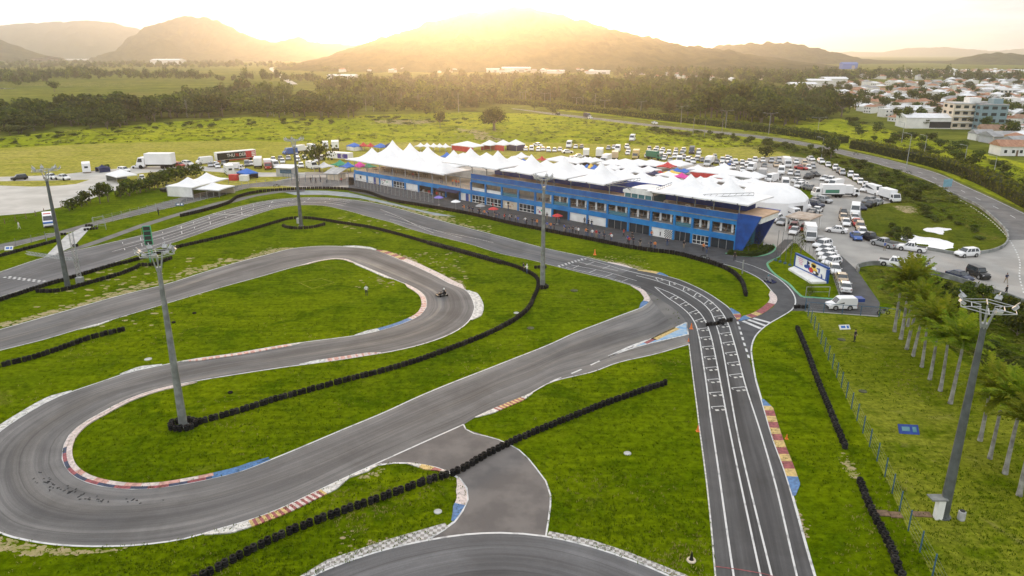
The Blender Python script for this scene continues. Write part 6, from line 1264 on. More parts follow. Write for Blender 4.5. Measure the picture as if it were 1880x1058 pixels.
# ------------------------------------------------------------------ people
def skin_body(joints, name='person'):
    """one continuous body grown round a skeleton: joints {name: (pos, radius, parent)}"""
    me = bpy.data.meshes.new(name); names = list(joints); vs = [joints[n][0] for n in names]; es = [(names.index(joints[n][2]), i) for i, n in enumerate(names) if joints[n][2]]
    me.from_pydata(vs, es, []); o = bpy.data.objects.new(name, me); COL.objects.link(o)
    sk = o.modifiers.new('s', 'SKIN'); sk.use_smooth_shade = True
    for i, n in enumerate(names):
        r = joints[n][1]; me.skin_vertices[0].data[i].radius = r if hasattr(r, '__len__') else (r, r)
    me.skin_vertices[0].data[0].use_root = True
    sb = o.modifiers.new('b', 'SUBSURF'); sb.levels = 1; sb.render_levels = 1
    out = bpy.data.meshes.new_from_object(o.evaluated_get(bpy.context.evaluated_depsgraph_get())); bpy.data.objects.remove(o)
    return out
def pose(arm=(.25, .0), step=.0, sit=False, bend=0):
    j = {'pelvis': ((0, 0, .92), (.15, .11), None), 'waist': ((bend * .2, 0, 1.08), (.14, .1), 'pelvis'), 'chest': ((bend * .45, 0, 1.32), (.17, .11), 'waist'), 'neck': ((bend * .7, 0, 1.5), .055, 'chest'), 'head': ((bend * .8 + .02, 0, 1.6), .085, 'neck'), 'crown': ((bend * .85 + .01, 0, 1.71), .08, 'head')}
    for s, n in ((-1, 'l'), (1, 'r')):
        a = arm[0] if s < 0 else arm[1]
        j['sh' + n] = ((bend * .5, s * .2, 1.42), .065, 'chest'); j['el' + n] = ((bend * .5 + .05 + a * .25, s * .27, 1.15 + a * .12), .045, 'sh' + n); j['wr' + n] = ((bend * .5 + .12 + a * .6, s * .24, .93 + a * .45), .032, 'el' + n); j['ha' + n] = ((bend * .5 + .15 + a * .68, s * .23, .85 + a * .5), .035, 'wr' + n)
        st = step * s
        if sit: j['hp' + n] = ((.05, s * .1, .9), .09, 'pelvis'); j['kn' + n] = ((.45, s * .16, .98), .065, 'hp' + n); j['an' + n] = ((.82, s * .15, .72), .045, 'kn' + n); j['to' + n] = ((.95, s * .15, .76), .04, 'an' + n)
        else: j['hp' + n] = ((0, s * .1, .86), .095, 'pelvis'); j['kn' + n] = ((st * .5 + .03, s * .11, .48), .065, 'hp' + n); j['an' + n] = ((st, s * .12, .09), .042, 'kn' + n); j['to' + n] = ((st + .15, s * .13, .04), .04, 'an' + n)
    return j
SHIRTS = [mat('shirt_' + n, c, .85, 0, .1, 6) for n, c in (('white', (.7, .7, .7)), ('black', (.015, .015, .018)), ('red', (.42, .03, .03)), ('blue', (.04, .1, .35)), ('grey', (.25, .25, .26)), ('orange', (.65, .2, .04)), ('navy', (.02, .025, .06)))]
SN_ = ['white', 'black', 'red', 'blue', 'grey', 'orange', 'navy']
TROU = [mat('trousers_' + n, c, .9, 0, .1, 6) for n, c in (('dark', (.02, .022, .03)), ('denim', (.05, .08, .16)), ('khaki', (.25, .2, .13)), ('white', (.6, .6, .6)))]
BOD = []
for ps in (pose((.1, 0)), pose((.5, .1), .1), pose((.0, .05), .22), pose((.8, .7))):
    me = skin_body(ps)
    me.materials.append(SHIRTS[0]); me.materials.append(TROU[0]); me.materials.append(M['skin']); me.materials.append(PLS)
    for p in me.polygons:
        z = p.center.z; x, y = p.center.x, abs(p.center.y)
        p.material_index = 2 if z > 1.49 else 3 if z < .1 else 1 if (z < .95 and y < .2) else 2 if (y > .2 and z < 1.12) or (x > .3 and z > .9) else 0
    BOD.append(me)
hm_b = MB(); hm_b.ball((.0, 0, 1.70), (.1, .09, .085), 0, 10, 6); HAIR = hm_b.mesh('hair', M['hair'], 0)
def person(loc, rz, si, ti, bi, label, group=None, cap=None, s=1.0):
    o = bpy.data.objects.new('person', BOD[bi]); COL.objects.link(o); o.location = loc; o.rotation_euler = (0, 0, rz); o.scale = (s, s, s); setp(o, label, 'person', group)
    remat(o, 0, SHIRTS[si]); remat(o, 1, TROU[ti])
    h = bpy.data.objects.new('hair', HAIR); COL.objects.link(h); h.parent = o
    if cap: remat(h, 0, cap)
    return o
R.seed(21)
# spectators along the tyre wall
PW = resample(crom(world([(845, 389), (900, 402), (960, 414), (1013, 424), (1081, 437.5), (1140, 448), (1200, 459)]), .5), 66)
TN = ['dark', 'denim', 'khaki', 'white']
k = 0
for i, p in enumerate(PW):
    if R.random() < .12 or (i > 54 and R.random() < .5): continue
    si, ti = R.choice([0, 1, 1, 2, 4, 6, 6, 3, 5]), R.choice([0, 0, 1, 1, 2]); q = p + BN * R.uniform(.3, 1.6)
    person(q, BAZ - PI / 2 + R.uniform(-.6, .6), si, ti, R.choice([0, 0, 1, 2, 3]), f'spectator in {SN_[si]} shirt and {TN[ti]} trousers at the tyre wall, {ordn(k)} from the parasols', 'spectators along the tyre wall', s=R.uniform(.93, 1.05)); k += 1
def P1(px, rz, si, ti, bi, label, cap=None, z=0, group=None): person(G(px[0], px[1], z), rz, si, ti, bi, label, group, cap)
P1((673, 543), -1.4, 0, 0, 1, 'marshal in white shirt and black trousers standing alone in the loop lawn', M['black'])
P1((961, 500), -.5, 6, 0, 0, 'marshal in dark clothes by the tyre barrier, western of two'); P1((967.5, 503), -2.5, 0, 1, 1, 'marshal in white shirt by the tyre barrier, eastern of two', M['wall'])
P1((291.5, 396), 1, 1, 0, 0, 'person in black standing at the fence of the access road'); P1((35.5, 421), .3, 0, 3, 2, 'person in white on the verge near the ambulance')
P1((1073, 413), -1.9, 1, 0, 0, 'man in black in front of the white pit wall panels, first of three'); P1((1080, 416), -1.7, 6, 0, 0, 'man in dark shirt in front of the white pit wall panels, middle of three'); P1((1086, 418), -1.5, 1, 1, 1, 'man in black shirt in front of the white pit wall panels, last of three')
P1((1291, 462), -2, 5, 0, 1, 'person in orange by the ground floor glass at the blue end'); P1((1297, 466), -1, 6, 1, 0, 'person in navy beside the one in orange at the blue end'); P1((1196, 438), -1.5, 5, 1, 0, 'person in orange shirt near the checkered panel'); P1((1640, 520), 0, 1, 0, 0, 'x') if False else None
P1((1623, 460), -1, 3, 2, 1, 'person in blue shirt between the silver and white pickups'); P1((1703, 492), 1, 4, 1, 2, 'cyclist-like walker in dark shorts on the road by the silver sedan'.replace('cyclist-like ', '')); P1((1846, 520), -1.5, 6, 2, 2, 'walker in dark clothes alone on the road near the frame edge'); P1((1846, 543), 2, 1, 0, 2, 'person in black walking along the dark wall by the palms'); P1((1568, 628), -1, 1, 0, 0, 'person in dark clothes standing on the palm lawn by the dark cover'); P1((1348, 479), -1.5, 1, 0, 0, 'person in black at the end of the pit lane by the hedge island')
for i, (x, y) in enumerate(((720, 340.5), (757, 347.5), (806, 357), (812, 358), (830, 360), (834, 361), (838, 362), (841, 363))):
    q = bw(uat(x, 1.5, 3), 1.5 + .3 * (i % 3), Z2); si = R.choice([1, 2, 6, 5]); person(q, BAZ - 1.5, si, 1, i % 4, f'person in {SN_[si]} on the roof terrace, {ordn(i)} from its low end', 'people on the roof terrace')
for i, (x, y) in enumerate(((571, 336), (580, 337), (589, 335), (600, 337), (627, 337), (546, 334), (548, 339))): si = [1, 6, 1, 4, 2, 5, 0][i]; P1((x, y), R.uniform(0, 6), si, 0, i % 4, f'person in {SN_[si]} at the paddock gate, ' + ['first', 'second', 'third', 'fourth', 'fifth', 'sixth', 'seventh'][i] + ' of the group', group='people at the paddock gate')
for i, (x, y, si) in enumerate(((905, 385, 2), (933, 387, 6), (1004, 404, 1), (1021, 409, 2), (1026, 410, 2), (880, 379, 1), (1145, 435, 2), (1225, 452, 6), (1255, 457, 1), (1160, 441, 1))): P1((x, y), R.uniform(-3, 0), si, i % 3, i % 4, f'person in {SN_[si]} walking on the pit lane, {ordn(i)} of those off the wall', group='people walking on the pit lane')
# parasols on the pit lane
def parasol(px, m, label, topm=None):
    o = thing('parasol', label, 'parasol', G(*px)); mb = MB(); mb.tube((0, 0, 0), (0, 0, 2.3), .03, n=6); mb.build('pole', M['steel'], o); mb = MB(); mb.lathe([(1.25, 1.9), (.65, 2.2), (.02, 2.4)], 8); mb.build('canopy', m, o, 20); mb = MB(); mb.lathe([(.3, 0), (.3, .12)], 10); mb.build('base', M['grey'], o)
parasol((806, 377), mat('violet_cloth', (.2, .16, .55), .7), 'violet blue parasol in the pit lane beside the awning'); parasol((837, 385), M['fabric'], 'white parasol in the pit lane after the violet one'); parasol((882, 393), M['grey'], 'grey parasol in the pit lane between the white and the red'); parasol((906, 399), M['red'], 'red parasol in the pit lane ahead of the spectators'); parasol((1023, 412), M['red'], 'dark red parasol among the spectators by the slim mast')
# karts with drivers
dj = pose((.75, .75), sit=True); DR = skin_body(dj, 'driver'); DR.materials.append(SHIRTS[1])
def kart(px, rz, label, col, suit, dlabel, helmet):
    o = thing('racing_kart', label, 'kart', G(*px), rz); mb = MB(); mb.box((0, 0, .1), (1.5, .5, .06)); mb.tube((-.55, -.55, .14), (-.55, .55, .14), .03, n=6); mb.tube((.6, -.5, .14), (.6, .5, .14), .025, n=6); mb.build('frame', M['steel'], o)
    mb = MB(); mb.box((.85, 0, .18), (.25, 1.0, .2), 0, 0, (.7, .9)); mb.box((.1, .55, .18), (.8, .22, .22), 0, 0, (.8, .6)); mb.box((.1, -.55, .18), (.8, .22, .22), 0, 0, (.8, .6)); mb.box((.5, 0, .35), (.35, .3, .3), 0, 0, (.4, .8)); mb.build('bodywork', col, o)
    mb = MB(); mb.box((-.3, 0, .25), (.4, .45, .1)); mb.box((-.52, 0, .45), (.1, .45, .45)); mb.build('seat', M['black'], o); mb = MB(); mb.torus((.28, 0, .55), .14, .02, 12, 5); mb.build('steering_wheel', M['black'], o); mb = MB(); mb.box((-.45, -.4, .3), (.35, .25, .3)); mb.build('engine', M['pole'], o)
    for x in (-.55, .6):
        for s in (-1, 1): wl = MB(); wl.lathe([(.06, -.1), (.13, -.1), (.14, -.06), (.14, .06), (.13, .1), (.06, .1)], 12, 0, (0, 0, 0), 'Y'); wo = wl.build('wheel', M['tyre'], o, 40); wo.location = (x, s * .6, .14)
    d_ = bpy.data.objects.new('person', DR); COL.objects.link(d_); d_.location = o.location + Vector((math.cos(rz) * -.35, math.sin(rz) * -.35, -.62)); d_.rotation_euler = (0, 0, rz); setp(d_, dlabel, 'person'); remat(d_, 0, suit)
    hb_ = MB(); hb_.ball((.03, 0, 1.66), (.155, .14, .16), 0, 12, 8); ho_ = hb_.build('helmet', helmet, d_, 0); vb = MB(); vb.ball((.09, 0, 1.67), (.11, .12, .06), 0, 10, 6); vb.build('visor', M['black'], ho_, 0)
kart((812, 543), -2.6, 'black kart braking into the hairpin', M['black'], SHIRTS[1], 'driver in dark overalls and white helmet in the hairpin kart', M['wall'])
kart((1413, 518), -.9, 'dark kart leaving the pit lane toward the striped kerb', M['navy'], SHIRTS[4], 'driver in grey overalls and pale blue helmet leaving the pit lane', M['tealglass'])
def moto(px, rz, label):
    o = thing('motorcycle', label, 'motorcycle', G(*px), rz); mb = MB(); mb.tube((-.5, 0, .45), (.45, 0, .7), .06, n=6); mb.tube((.7, 0, .3), (.45, 0, .95), .04, n=6); mb.tube((.42, -.35, .98), (.42, .35, .98), .025, n=5); mb.build('frame', M['pole'], o); mb = MB(); mb.ball((.12, 0, .75), (.28, .15, .14), 0, 10, 6); mb.build('tank', M['black'], o, 0); mb = MB(); mb.box((-.38, 0, .76), (.6, .24, .1)); mb.build('seat', M['black'], o); mb = MB(); mb.box((0, 0, .42), (.4, .28, .34)); mb.build('engine', M['steel'], o)
    for x in (-.62, .7): wl = MB(); wl.torus((0, 0, 0), .26, .05, 14, 6); wl.xform(Matrix.Rotation(PI / 2, 4, 'X')); wo = wl.build('wheel', M['tyre'], o, 0); wo.location = (x, 0, .31)
moto((1621, 578), 0, 'motorcycle parked behind the gate fence by the palms'); moto((508, 344), .3, 'motorcycle riding along the access road behind the mesh fence'); moto((1571, 284.5), -.4, 'dark motorcycle on the highway near the hedge gap'); moto((1668, 319), -.5, 'dark motorcycle on the highway bend'); moto((1293, 477), -.6, 'dark motorcycle parked at the curved end of the pit lane')
# ------------------------------------------------------------------ plants
import numpy as np
def leaf_mat(name, c1, c2, s=.6):
    m, t, b = nt(name); v = coord(t); a = mixc(t, ramp(t, noise_tex(t, v, s, 5, .7), .35, .65), c1, c2); oi = N(t, 'ShaderNodeObjectInfo'); h = N(t, 'ShaderNodeHueSaturation', ins={'Fac': 1.0, 'Saturation': 1.0})
    mr = N(t, 'ShaderNodeMapRange', ins={'To Min': .75, 'To Max': 1.3}); L(t, oi.outputs['Random'], mr.inputs['Value']); L(t, mr.outputs['Result'], h.inputs['Value']); mh = N(t, 'ShaderNodeMapRange', ins={'To Min': .48, 'To Max': .515}); L(t, oi.outputs['Random'], mh.inputs['Value']); L(t, mh.outputs['Result'], h.inputs['Hue']); L(t, a, h.inputs['Color'])
    L(t, h.outputs['Color'], b.inputs['Base Color']); b.inputs['Roughness'].default_value = .75; b.inputs['Specular IOR Level'].default_value = .2
    tr = N(t, 'ShaderNodeBsdfTranslucent'); L(t, h.outputs['Color'], tr.inputs['Color']); mx = N(t, 'ShaderNodeMixShader', ins={0: .5}); out = [n for n in t.nodes if n.type == 'OUTPUT_MATERIAL'][0]; L(t, b.outputs[0], mx.inputs[1]); L(t, tr.outputs[0], mx.inputs[2]); L(t, mx.outputs[0], out.inputs['Surface']); return m
LF = [leaf_mat('leaf_dark', (.022, .038, .004), (.05, .072, .008)), leaf_mat('leaf_mid', (.05, .078, .005), (.09, .115, .01)), leaf_mat('leaf_light', (.1, .135, .006), (.165, .18, .015))]
LF += [leaf_mat('leaf_olive', (.06, .058, .014), (.1, .095, .025)), leaf_mat('leaf_bright', (.14, .18, .008), (.2, .22, .02))]
LP = leaf_mat('palm_leaf', (.12, .2, .005), (.27, .32, .022), 1.5); LPD = leaf_mat('dark_palm_leaf', (.03, .05, .012), (.07, .09, .02))
BARK = mat('tree_bark', (.16, .13, .1), .9, 0, .3, 3); PBARK = mat('pale_palm_bark', (.33, .32, .29), .9, 0, col2=(.15, .14, .125), scale=1.2, bump=.3)
def crown(rr, n, size, lobes, flat=.75, mats=3):
    """leaf clumps through a lobed volume: (vertices, quads, material per quad)"""
    L_ = []
    for _ in range(lobes):
        a = rr.uniform(0, 2 * PI); d = rr.uniform(.15, .62); L_.append((math.cos(a) * d, math.sin(a) * d, rr.uniform(-.3, .5) * flat, rr.uniform(.34, .55)))
    L_.append((0, 0, .25, .5)); V = []; Q = []; MI = []
    for i in range(n):
        lx, ly, lz, lr = rr.choice(L_); u, v = rr.uniform(-1, 1), rr.uniform(0, 2 * PI); s = math.sqrt(1 - u * u); r = lr * rr.uniform(.6, 1.05)
        nx, ny, nz = s * math.cos(v), s * math.sin(v), u
        c = Vector((lx + nx * r, ly + ny * r, lz + nz * r * flat)); nn = Vector((nx + rr.uniform(-.7, .7), ny + rr.uniform(-.7, .7), nz + rr.uniform(-.3, .9))).normalized()
        t1 = nn.orthogonal().normalized(); t1 = Matrix.Rotation(rr.uniform(0, 6), 3, nn) @ t1; t2 = nn.cross(t1); sz = size * rr.uniform(.6, 1.35); b = len(V)
        V += [c + t1 * sz, c + t2 * sz * .8 + nn * sz * .2, c - t1 * sz, c - t2 * sz * .8 + nn * sz * .15]; Q.append((b, b + 1, b + 2, b + 3)); MI.append(0 if rr.random() < .42 else 1 if rr.random() < .75 else 2)
    return V, Q, MI
def tree_meshes(seed, n, size, lobes, flat, trunk=.45, tr=.028):
    rr = random.Random(seed); V, Q, MI = crown(rr, n, size, lobes, flat); zmin = min(v.z for v in V); zmax = max(v.z for v in V)
    mb = MB(); mb.v = [tuple(v) for v in V]; mb.f = Q; mb.m = MI
    # unit tree: height 1, crown from trunk*.7 up
    sc_ = (1 - trunk * .75) / (zmax - zmin)
    hw = max(max(abs(v.x), abs(v.y)) for v in V)
    mb.v = [(v[0] / hw * .5, v[1] / hw * .5, trunk * .75 + (v[2] - zmin) * sc_) for v in mb.v]
    tb = MB(); tb.tube((0, 0, -.02), (0, 0, trunk), tr, tr * .7, 7)
    for k in range(5): a = k * 1.3 + rr.uniform(0, 1); tb.tube((0, 0, trunk * .85), (math.cos(a) * .24, math.sin(a) * .24, trunk + rr.uniform(.12, .3)), tr * .55, tr * .2, 5)
    return mb.mesh('crown', LF), tb.mesh('trunk', BARK, 40)
TV = [tree_meshes(i, 420, .1, 7, .8, .34) for i in range(5)]; TVS = [tree_meshes(20 + i, 300, .11, 8, .7, .12) for i in range(4)]
BIG = tree_meshes(40, 1500, .055, 12, .55, .34, .045)
def plant(p, h, w_, label, cat='tree', name='tree', group=None, v=None, rz=None):
    me = v or R.choice(TV); o = thing(name, label, cat, p, R.uniform(0, 6) if rz is None else rz, group)
    for m_, n in zip(me, ('crown' if name == 'tree' else 'foliage', 'trunk' if name == 'tree' else 'stem')): c = bpy.data.objects.new(n, m_); COL.objects.link(c); c.parent = o; c.scale = (w_, w_, h)
    return o
# palms
def frond_mb(mb, rr, az, el, ln, base, droop, nl=15, lw=.075, ll=.75):
    p = Vector(base); d = Vector((math.cos(az) * math.cos(el), math.sin(az) * math.cos(el), math.sin(el))); side = Vector((-math.sin(az), math.cos(az), 0)); pts = [p.copy()]; k = 9
    for i in range(k):
        p = p + d * ln / k; e = Vector((0, 0, -1)); d = (d + e * droop * (.5 + i / k) / k * 1.7).normalized(); pts.append(p.copy())
    for i in range(k): mb.tube(pts[i], pts[i + 1], .035 * (1 - i / k) + .01, .035 * (1 - (i + 1) / k) + .008, 4, 0, False)
    for j in range(nl):
        t_ = .12 + .86 * j / (nl - 1); f = t_ * k; i = min(int(f), k - 1); q = pts[i].lerp(pts[i + 1], f - i); dd = (pts[i + 1] - pts[i]).normalized(); l_ = ll * (1 - abs(t_ - .45) * .9) * rr.uniform(.85, 1.15)
        for s in (-1, 1):
            tip = q + (side * s * .85 + dd * .6 + Vector((0, 0, -.12 + rr.uniform(-.3, .3)))).normalized() * l_; w_ = dd * lw
            mid = q.lerp(tip, .5) + Vector((0, 0, .05)); b = len(mb.v); mb.v += [tuple(q - w_ * .6), tuple(q + w_ * .6), tuple(mid + w_), tuple(tip), tuple(mid - w_)]; mb.f.append((b, b + 1, b + 2, b + 3, b + 4)); mb.m.append(0)
def palm_meshes(seed, h, nf=15, ln=2.9, mt=None, nl=15, crownshaft=True, tr=.2, dr=.42):
    rr = random.Random(seed); tb = MB(); lean = Vector((rr.uniform(-.25, .25), rr.uniform(-.25, .25), 0)); pr = None
    for i in range(8):
        z = h * i / 7; q = Vector((lean.x * (i / 7) ** 2, lean.y * (i / 7) ** 2, z)); r = tr * (1.25 - .5 * i / 7 + (.25 if i == 0 else 0))
        if pr: tb.tube(pr[0], q, pr[1], r, 9, 0, False)
        pr = (q, r)
    top = pr[0]; cs = MB(); cs.tube(top, top + Vector((0, 0, .9)), tr * .72, tr * .4, 8)
    fb = MB()
    for i in range(nf):
        a = 2.4 * i + rr.uniform(-.2, .2); el = 1.3 - 1.3 * i / nf + rr.uniform(-.12, .12); frond_mb(fb, rr, a, el, ln * rr.uniform(.85, 1.1), top + Vector((0, 0, .75)), dr + .25 * rr.random(), nl)
    return tb.mesh('trunk', PBARK, 50), cs.mesh('crownshaft', M['green'] if not crownshaft else mat('crownshaft_green', (.16, .22, .03), .6, 0, .2, 2), 50), fb.mesh('crown', mt or LP)
PV = [palm_meshes(i, 5.4, 25, 3.1, None, 28, True, .165) for i in range(4)]
PB = [(1642, 609), (1653.7, 623), (1664.5, 641.5), (1676, 654), (1692, 674), (1706.7, 697), (1726, 718), (1744.5, 741), (1799, 809), (1817, 842), (1871, 910), (1845, 870), (1666, 600)]
for i, b in enumerate(PB):
    me = PV[i % 4]; s = R.uniform(.95, 1.12)
    o = thing('palm_tree', f'royal palm with pale trunk in the lawn row, {ORD[i]} from the road end' if i < 12 else 'royal palm just behind the first palm of the lawn row', 'palm tree', G(*b), R.uniform(0, 6), 'palms in a row on the fenced lawn'); o.scale = (s, s, s * R.uniform(.9, 1.18)); o.rotation_euler.x = R.uniform(-.04, .04); o.rotation_euler.y = R.uniform(-.04, .04)
    for n, m_ in zip(('trunk', 'crownshaft', 'crown'), me): c = bpy.data.objects.new(n, m_); COL.objects.link(c); c.parent = o
PF = [palm_meshes(30 + i, 9.5, 13, 2.6, LPD, 8, True, .16) for i in range(3)]
def far_palm(px, label, s=1.0, group='slim palms at the edge of the wood'):
    o = thing('palm_tree', label, 'palm tree', G(*px), R.uniform(0, 6), group); o.scale = (s, s, s)
    for n, m_ in zip(('trunk', 'crownshaft', 'crown'), R.choice(PF)): c = bpy.data.objects.new(n, m_); COL.objects.link(c); c.parent = o
far_palm((1325, 248), 'lone shaggy palm at the inner edge of the highway', .8, None); far_palm((1272, 248), 'pair palm with the thinner trunk beside the highway', .8, None); far_palm((1293, 251), 'slim bare-trunked palm beside the highway verge', .75, None)
for i, x in enumerate((343, 345, 220, 248, 498, 503, 523, 592, 607, 640, 672, 686, 700, 737, 768, 803, 842, 955, 965, 975, 1010, 1070, 1092)):
    y = 216 + R.uniform(-6, 2) if x < 660 else 208 + R.uniform(-14, 2) if x < 900 else 186 + (x - 900) * .08 + R.uniform(-4, 2); far_palm((x, y), f'slim palm with a pale trunk at the wood edge, {ORD[i]} counted from the pasture side', R.uniform(.85, 1.25))
# single trees and bushes
plant(G(907, 240), 11.5, 18, 'broad round lone tree in the middle of the bright meadow', v=BIG); plant(G(808, 236), 9, 7, 'young slim tree with white bands on the meadow by the dirt path'); plant(G(587, 316), 10, 15, 'sparse spreading tree among the parked cars at the paddock entrance', v=tree_meshes(77, 420, .06, 11, .5, .45, .02)); plant(G(100, 169), 11, 12, 'dark lone tree in the pale pasture'); plant(G(1015, 210), 5, 9, 'round roadside tree by the far highway, eastern of two'); plant(G(981, 204), 6, 8, 'round roadside tree by the far highway, western of two'); plant(G(1525, 291), 8, 9, 'dark bushy tree beside the white street lamp at the highway'); plant(G(1403, 289), 4.5, 7, 'round shrub at the edge of the gravel rows', 'shrub', 'shrub', None, TVS[0])
for i, (x, y, h, w_) in enumerate(((128, 387, 3.2, 4.5), (150, 380, 3, 4), (160, 376, 3.6, 5), (184, 374, 5.2, 4.6), (199, 371, 5.2, 5), (222, 364, 3.5, 4), (238, 360, 4.6, 7), (258, 354, 4.4, 6.5), (275, 349, 4, 6), (290, 345, 4.6, 7), (306, 339, 4.6, 7), (322, 333, 4.4, 7), (340, 328, 4.4, 7), (360, 325, 4.2, 6), (196, 313, 2, 3), (278, 333, 3, 3))): plant(G(x, y), h, w_, f'leafy green shrub in the hedge line beside the gravel lot, {ORD[i]} from its low end', 'shrub', 'shrub', 'shrubs beside the gravel lot', TVS[i % 4] if i not in (3, 4) else TV[1])
CYP = tree_meshes(60, 520, .06, 4, 2.2, .08); CYP2 = tree_meshes(61, 520, .06, 4, 2.0, .08)
for (x, y, h, w_, lab) in ((1452, 470, 4.2, 1.9, 'dark pointed conifer behind the flagpoles'), (1470, 466, 6.2, 2.6, 'taller dark conifer beside the parked box van'), (1486, 544, 2.6, 2.6, 'dark spiky bush below the billboard'), (1374, 462, 4.2, 2.2, 'dark conifer under the slanted end, next to the glass'), (1392, 456, 4.0, 2.6, 'dark conifer under the slanted end, outer one')): plant(G(x, y), h, w_, lab, 'conifer', 'conifer_tree', None, CYP)
# hedges: leafy boxes along a line
def hedge(px, h, d, label, leaf=.28, dens=9, tone=(1, 1, 2, 2, 4), name='hedge', W=None):
    W = W or crom(world(px), 1.0); T = length(W); n = int(T * (2 * h + d) * dens / 6); P = resample(W, max(4, int(T))); O = offset(P, d); mb = MB(); rr = random.Random(int(T)); mid = P[len(P) // 2]
    for i in range(len(P) - 1):
        hh = [h * (.86 + .14 * mnoise.noise(P[k] * .08)) for k in (i, i + 1)]
        a, b, c, e = P[i] - mid, P[i + 1] - mid, O[i + 1] - mid, O[i] - mid; u = Vector((0, 0, 1))
        mb.add([a, b, c, e, a + u * hh[0] * .92, b + u * hh[1] * .92, c + u * hh[1] * .92, e + u * hh[0] * .92], [(4, 5, 6, 7), (0, 1, 5, 4), (2, 3, 7, 6)] + ([(0, 4, 7, 3)] if i == 0 else []) + ([(1, 2, 6, 5)] if i == len(P) - 2 else []), 0)
    for _ in range(n):
        f = rr.uniform(0, len(P) - 1.001); i = int(f); a = P[i].lerp(P[i + 1], f - i); b = O[i].lerp(O[i + 1], f - i); hh = h * (.86 + .14 * mnoise.noise(a * .08)); s = rr.uniform(0, 2 * h + d)
        q = (a + Vector((0, 0, s / h * hh)), -1) if s < h else (a.lerp(b, (s - h) / d) + Vector((0, 0, hh)), 0) if s < h + d else (b + Vector((0, 0, (s - h - d) / h * hh)), 1)
        c = q[0] - mid + Vector((rr.gauss(0, .1), rr.gauss(0, .1), rr.gauss(0, .12))); nn = Vector((rr.uniform(-1, 1), rr.uniform(-1, 1), rr.uniform(-.1, 1.2))).normalized(); t1 = nn.orthogonal().normalized(); t2 = nn.cross(t1); sz = leaf * rr.uniform(.6, 1.4); bb = len(mb.v)
        mb.v += [tuple(c + t1 * sz), tuple(c + t2 * sz), tuple(c - t1 * sz), tuple(c - t2 * sz)]; mb.f.append((bb, bb + 1, bb + 2, bb + 3)); mb.m.append(rr.choice(tone))
    return setp(mb.build(name, LF, None, None, mid), label, 'hedge')
hedge([(905, 190), (950, 192), (1000, 197), (1100, 208), (1200, 220), (1300, 231), (1400, 243), (1500, 258), (1535, 264)], 3.6, 6, 'long trimmed hedge along the far side of the highway up to the gap', .5, 8)
hedge([(1559, 273), (1600, 281), (1640, 290.5), (1700, 305), (1744, 318), (1800, 341), (1850, 367), (1900, 395), (1960, 430)], 3.7, 5.5, 'thick trimmed hedge round the outside of the highway bend', .35, 9)
hedge([(1335, 467.5), (1362, 471), (1380, 472), (1421, 457)], .8, 1.6, 'low clipped hedge with a kerb below the slanted blue end', .14, 40, (0, 1, 1))
# scrub on the banks
R.seed(5)
def inpoly(x, y, P):
    c = False; j = len(P) - 1
    for i in range(len(P)):
        if (P[i][1] > y) != (P[j][1] > y) and x < (P[j][0] - P[i][0]) * (y - P[i][1]) / (P[j][1] - P[i][1]) + P[i][0]: c = not c
        j = i
    return c
def scatter(P, n, gap):
    out = []; xs = [p[0] for p in P]; ys = [p[1] for p in P]; k = 0
    while len(out) < n and k < n * 60:
        k += 1; x, y = R.uniform(min(xs), max(xs)), R.uniform(min(ys), max(ys))
        if not inpoly(x, y, P): continue
        w_ = G(x, y)
        if all((w_ - q[2]).length > gap for q in out): out.append((x, y, w_))
    return out
def bushes(P, n, gap, h, w_, text, group):
    for i, (x, y, p) in enumerate(sorted(scatter(P, n, gap))): plant(p, R.uniform(*h), R.uniform(*w_), f'{text}, {ordn(i)} counted eastward', 'shrub', 'shrub', group, R.choice(TVS))
bushes([(1300, 247), (1400, 261), (1500, 278), (1530, 284), (1520, 292), (1420, 272), (1300, 254)], 26, 5, (1.2, 2.6), (3, 6), 'rough shrub on the inner verge of the highway', 'shrubs on the inner highway verge')
bushes([(1545, 292), (1600, 306), (1660, 325), (1700, 344), (1690, 372), (1650, 362), (1600, 338), (1550, 312)], 34, 3.2, (.8, 2.0), (2.5, 5), 'rough shrub on the green bank inside the bend', 'shrubs on the bank inside the bend')
bushes([(1690, 376), (1740, 392), (1790, 420), (1800, 440), (1740, 415), (1700, 405)], 12, 3, (.6, 1.3), (2, 4), 'low shrub above the puddles', 'shrubs above the puddles'); bushes([(1625, 418), (1665, 422), (1668, 444), (1640, 442)], 9, 2, (1, 1.8), (2, 3.4), 'dense shrub beside the larger puddle', 'shrubs beside the puddle')
bushes([(1700, 520), (1790, 536), (1840, 570), (1800, 600), (1720, 570)], 14, 2.4, (1.4, 3), (2.4, 4.6), 'dark shrub on the bank below the road wall', 'shrubs below the road wall'); bushes([(1780, 600), (1840, 640), (1890, 700), (1880, 730), (1810, 665), (1760, 615)], 18, 1.8, (.4, 1.0), (1.4, 2.8), 'low dark shrub along the ditch behind the palms', 'shrubs along the ditch'); bushes([(1845, 560), (1885, 575), (1885, 630), (1850, 610)], 7, 2.2, (1.8, 3.2), (3, 4.6), 'tall dark shrub at the frame edge beyond the mast', 'tall shrubs beyond the mast')
bushes([(0, 256), (130, 240), (280, 228), (460, 219), (640, 222), (640, 228), (440, 232), (300, 240), (120, 252), (0, 268)], 30, 7, (1, 2.4), (3, 7), 'low shrub at the meadow edge of the western wood', 'shrubs at the meadow edge'); bushes([(680, 215), (800, 222), (860, 218), (860, 228), (760, 232), (680, 226)], 16, 7, (1, 2), (4, 9), 'low shrub between the wood and the meadow', 'shrubs between wood and meadow'); bushes([(1180, 234), (1290, 246), (1290, 253), (1180, 244)], 10, 5, (1, 2), (4, 8), 'dark shrub in the meadow beside the highway', 'shrubs in the meadow by the highway')
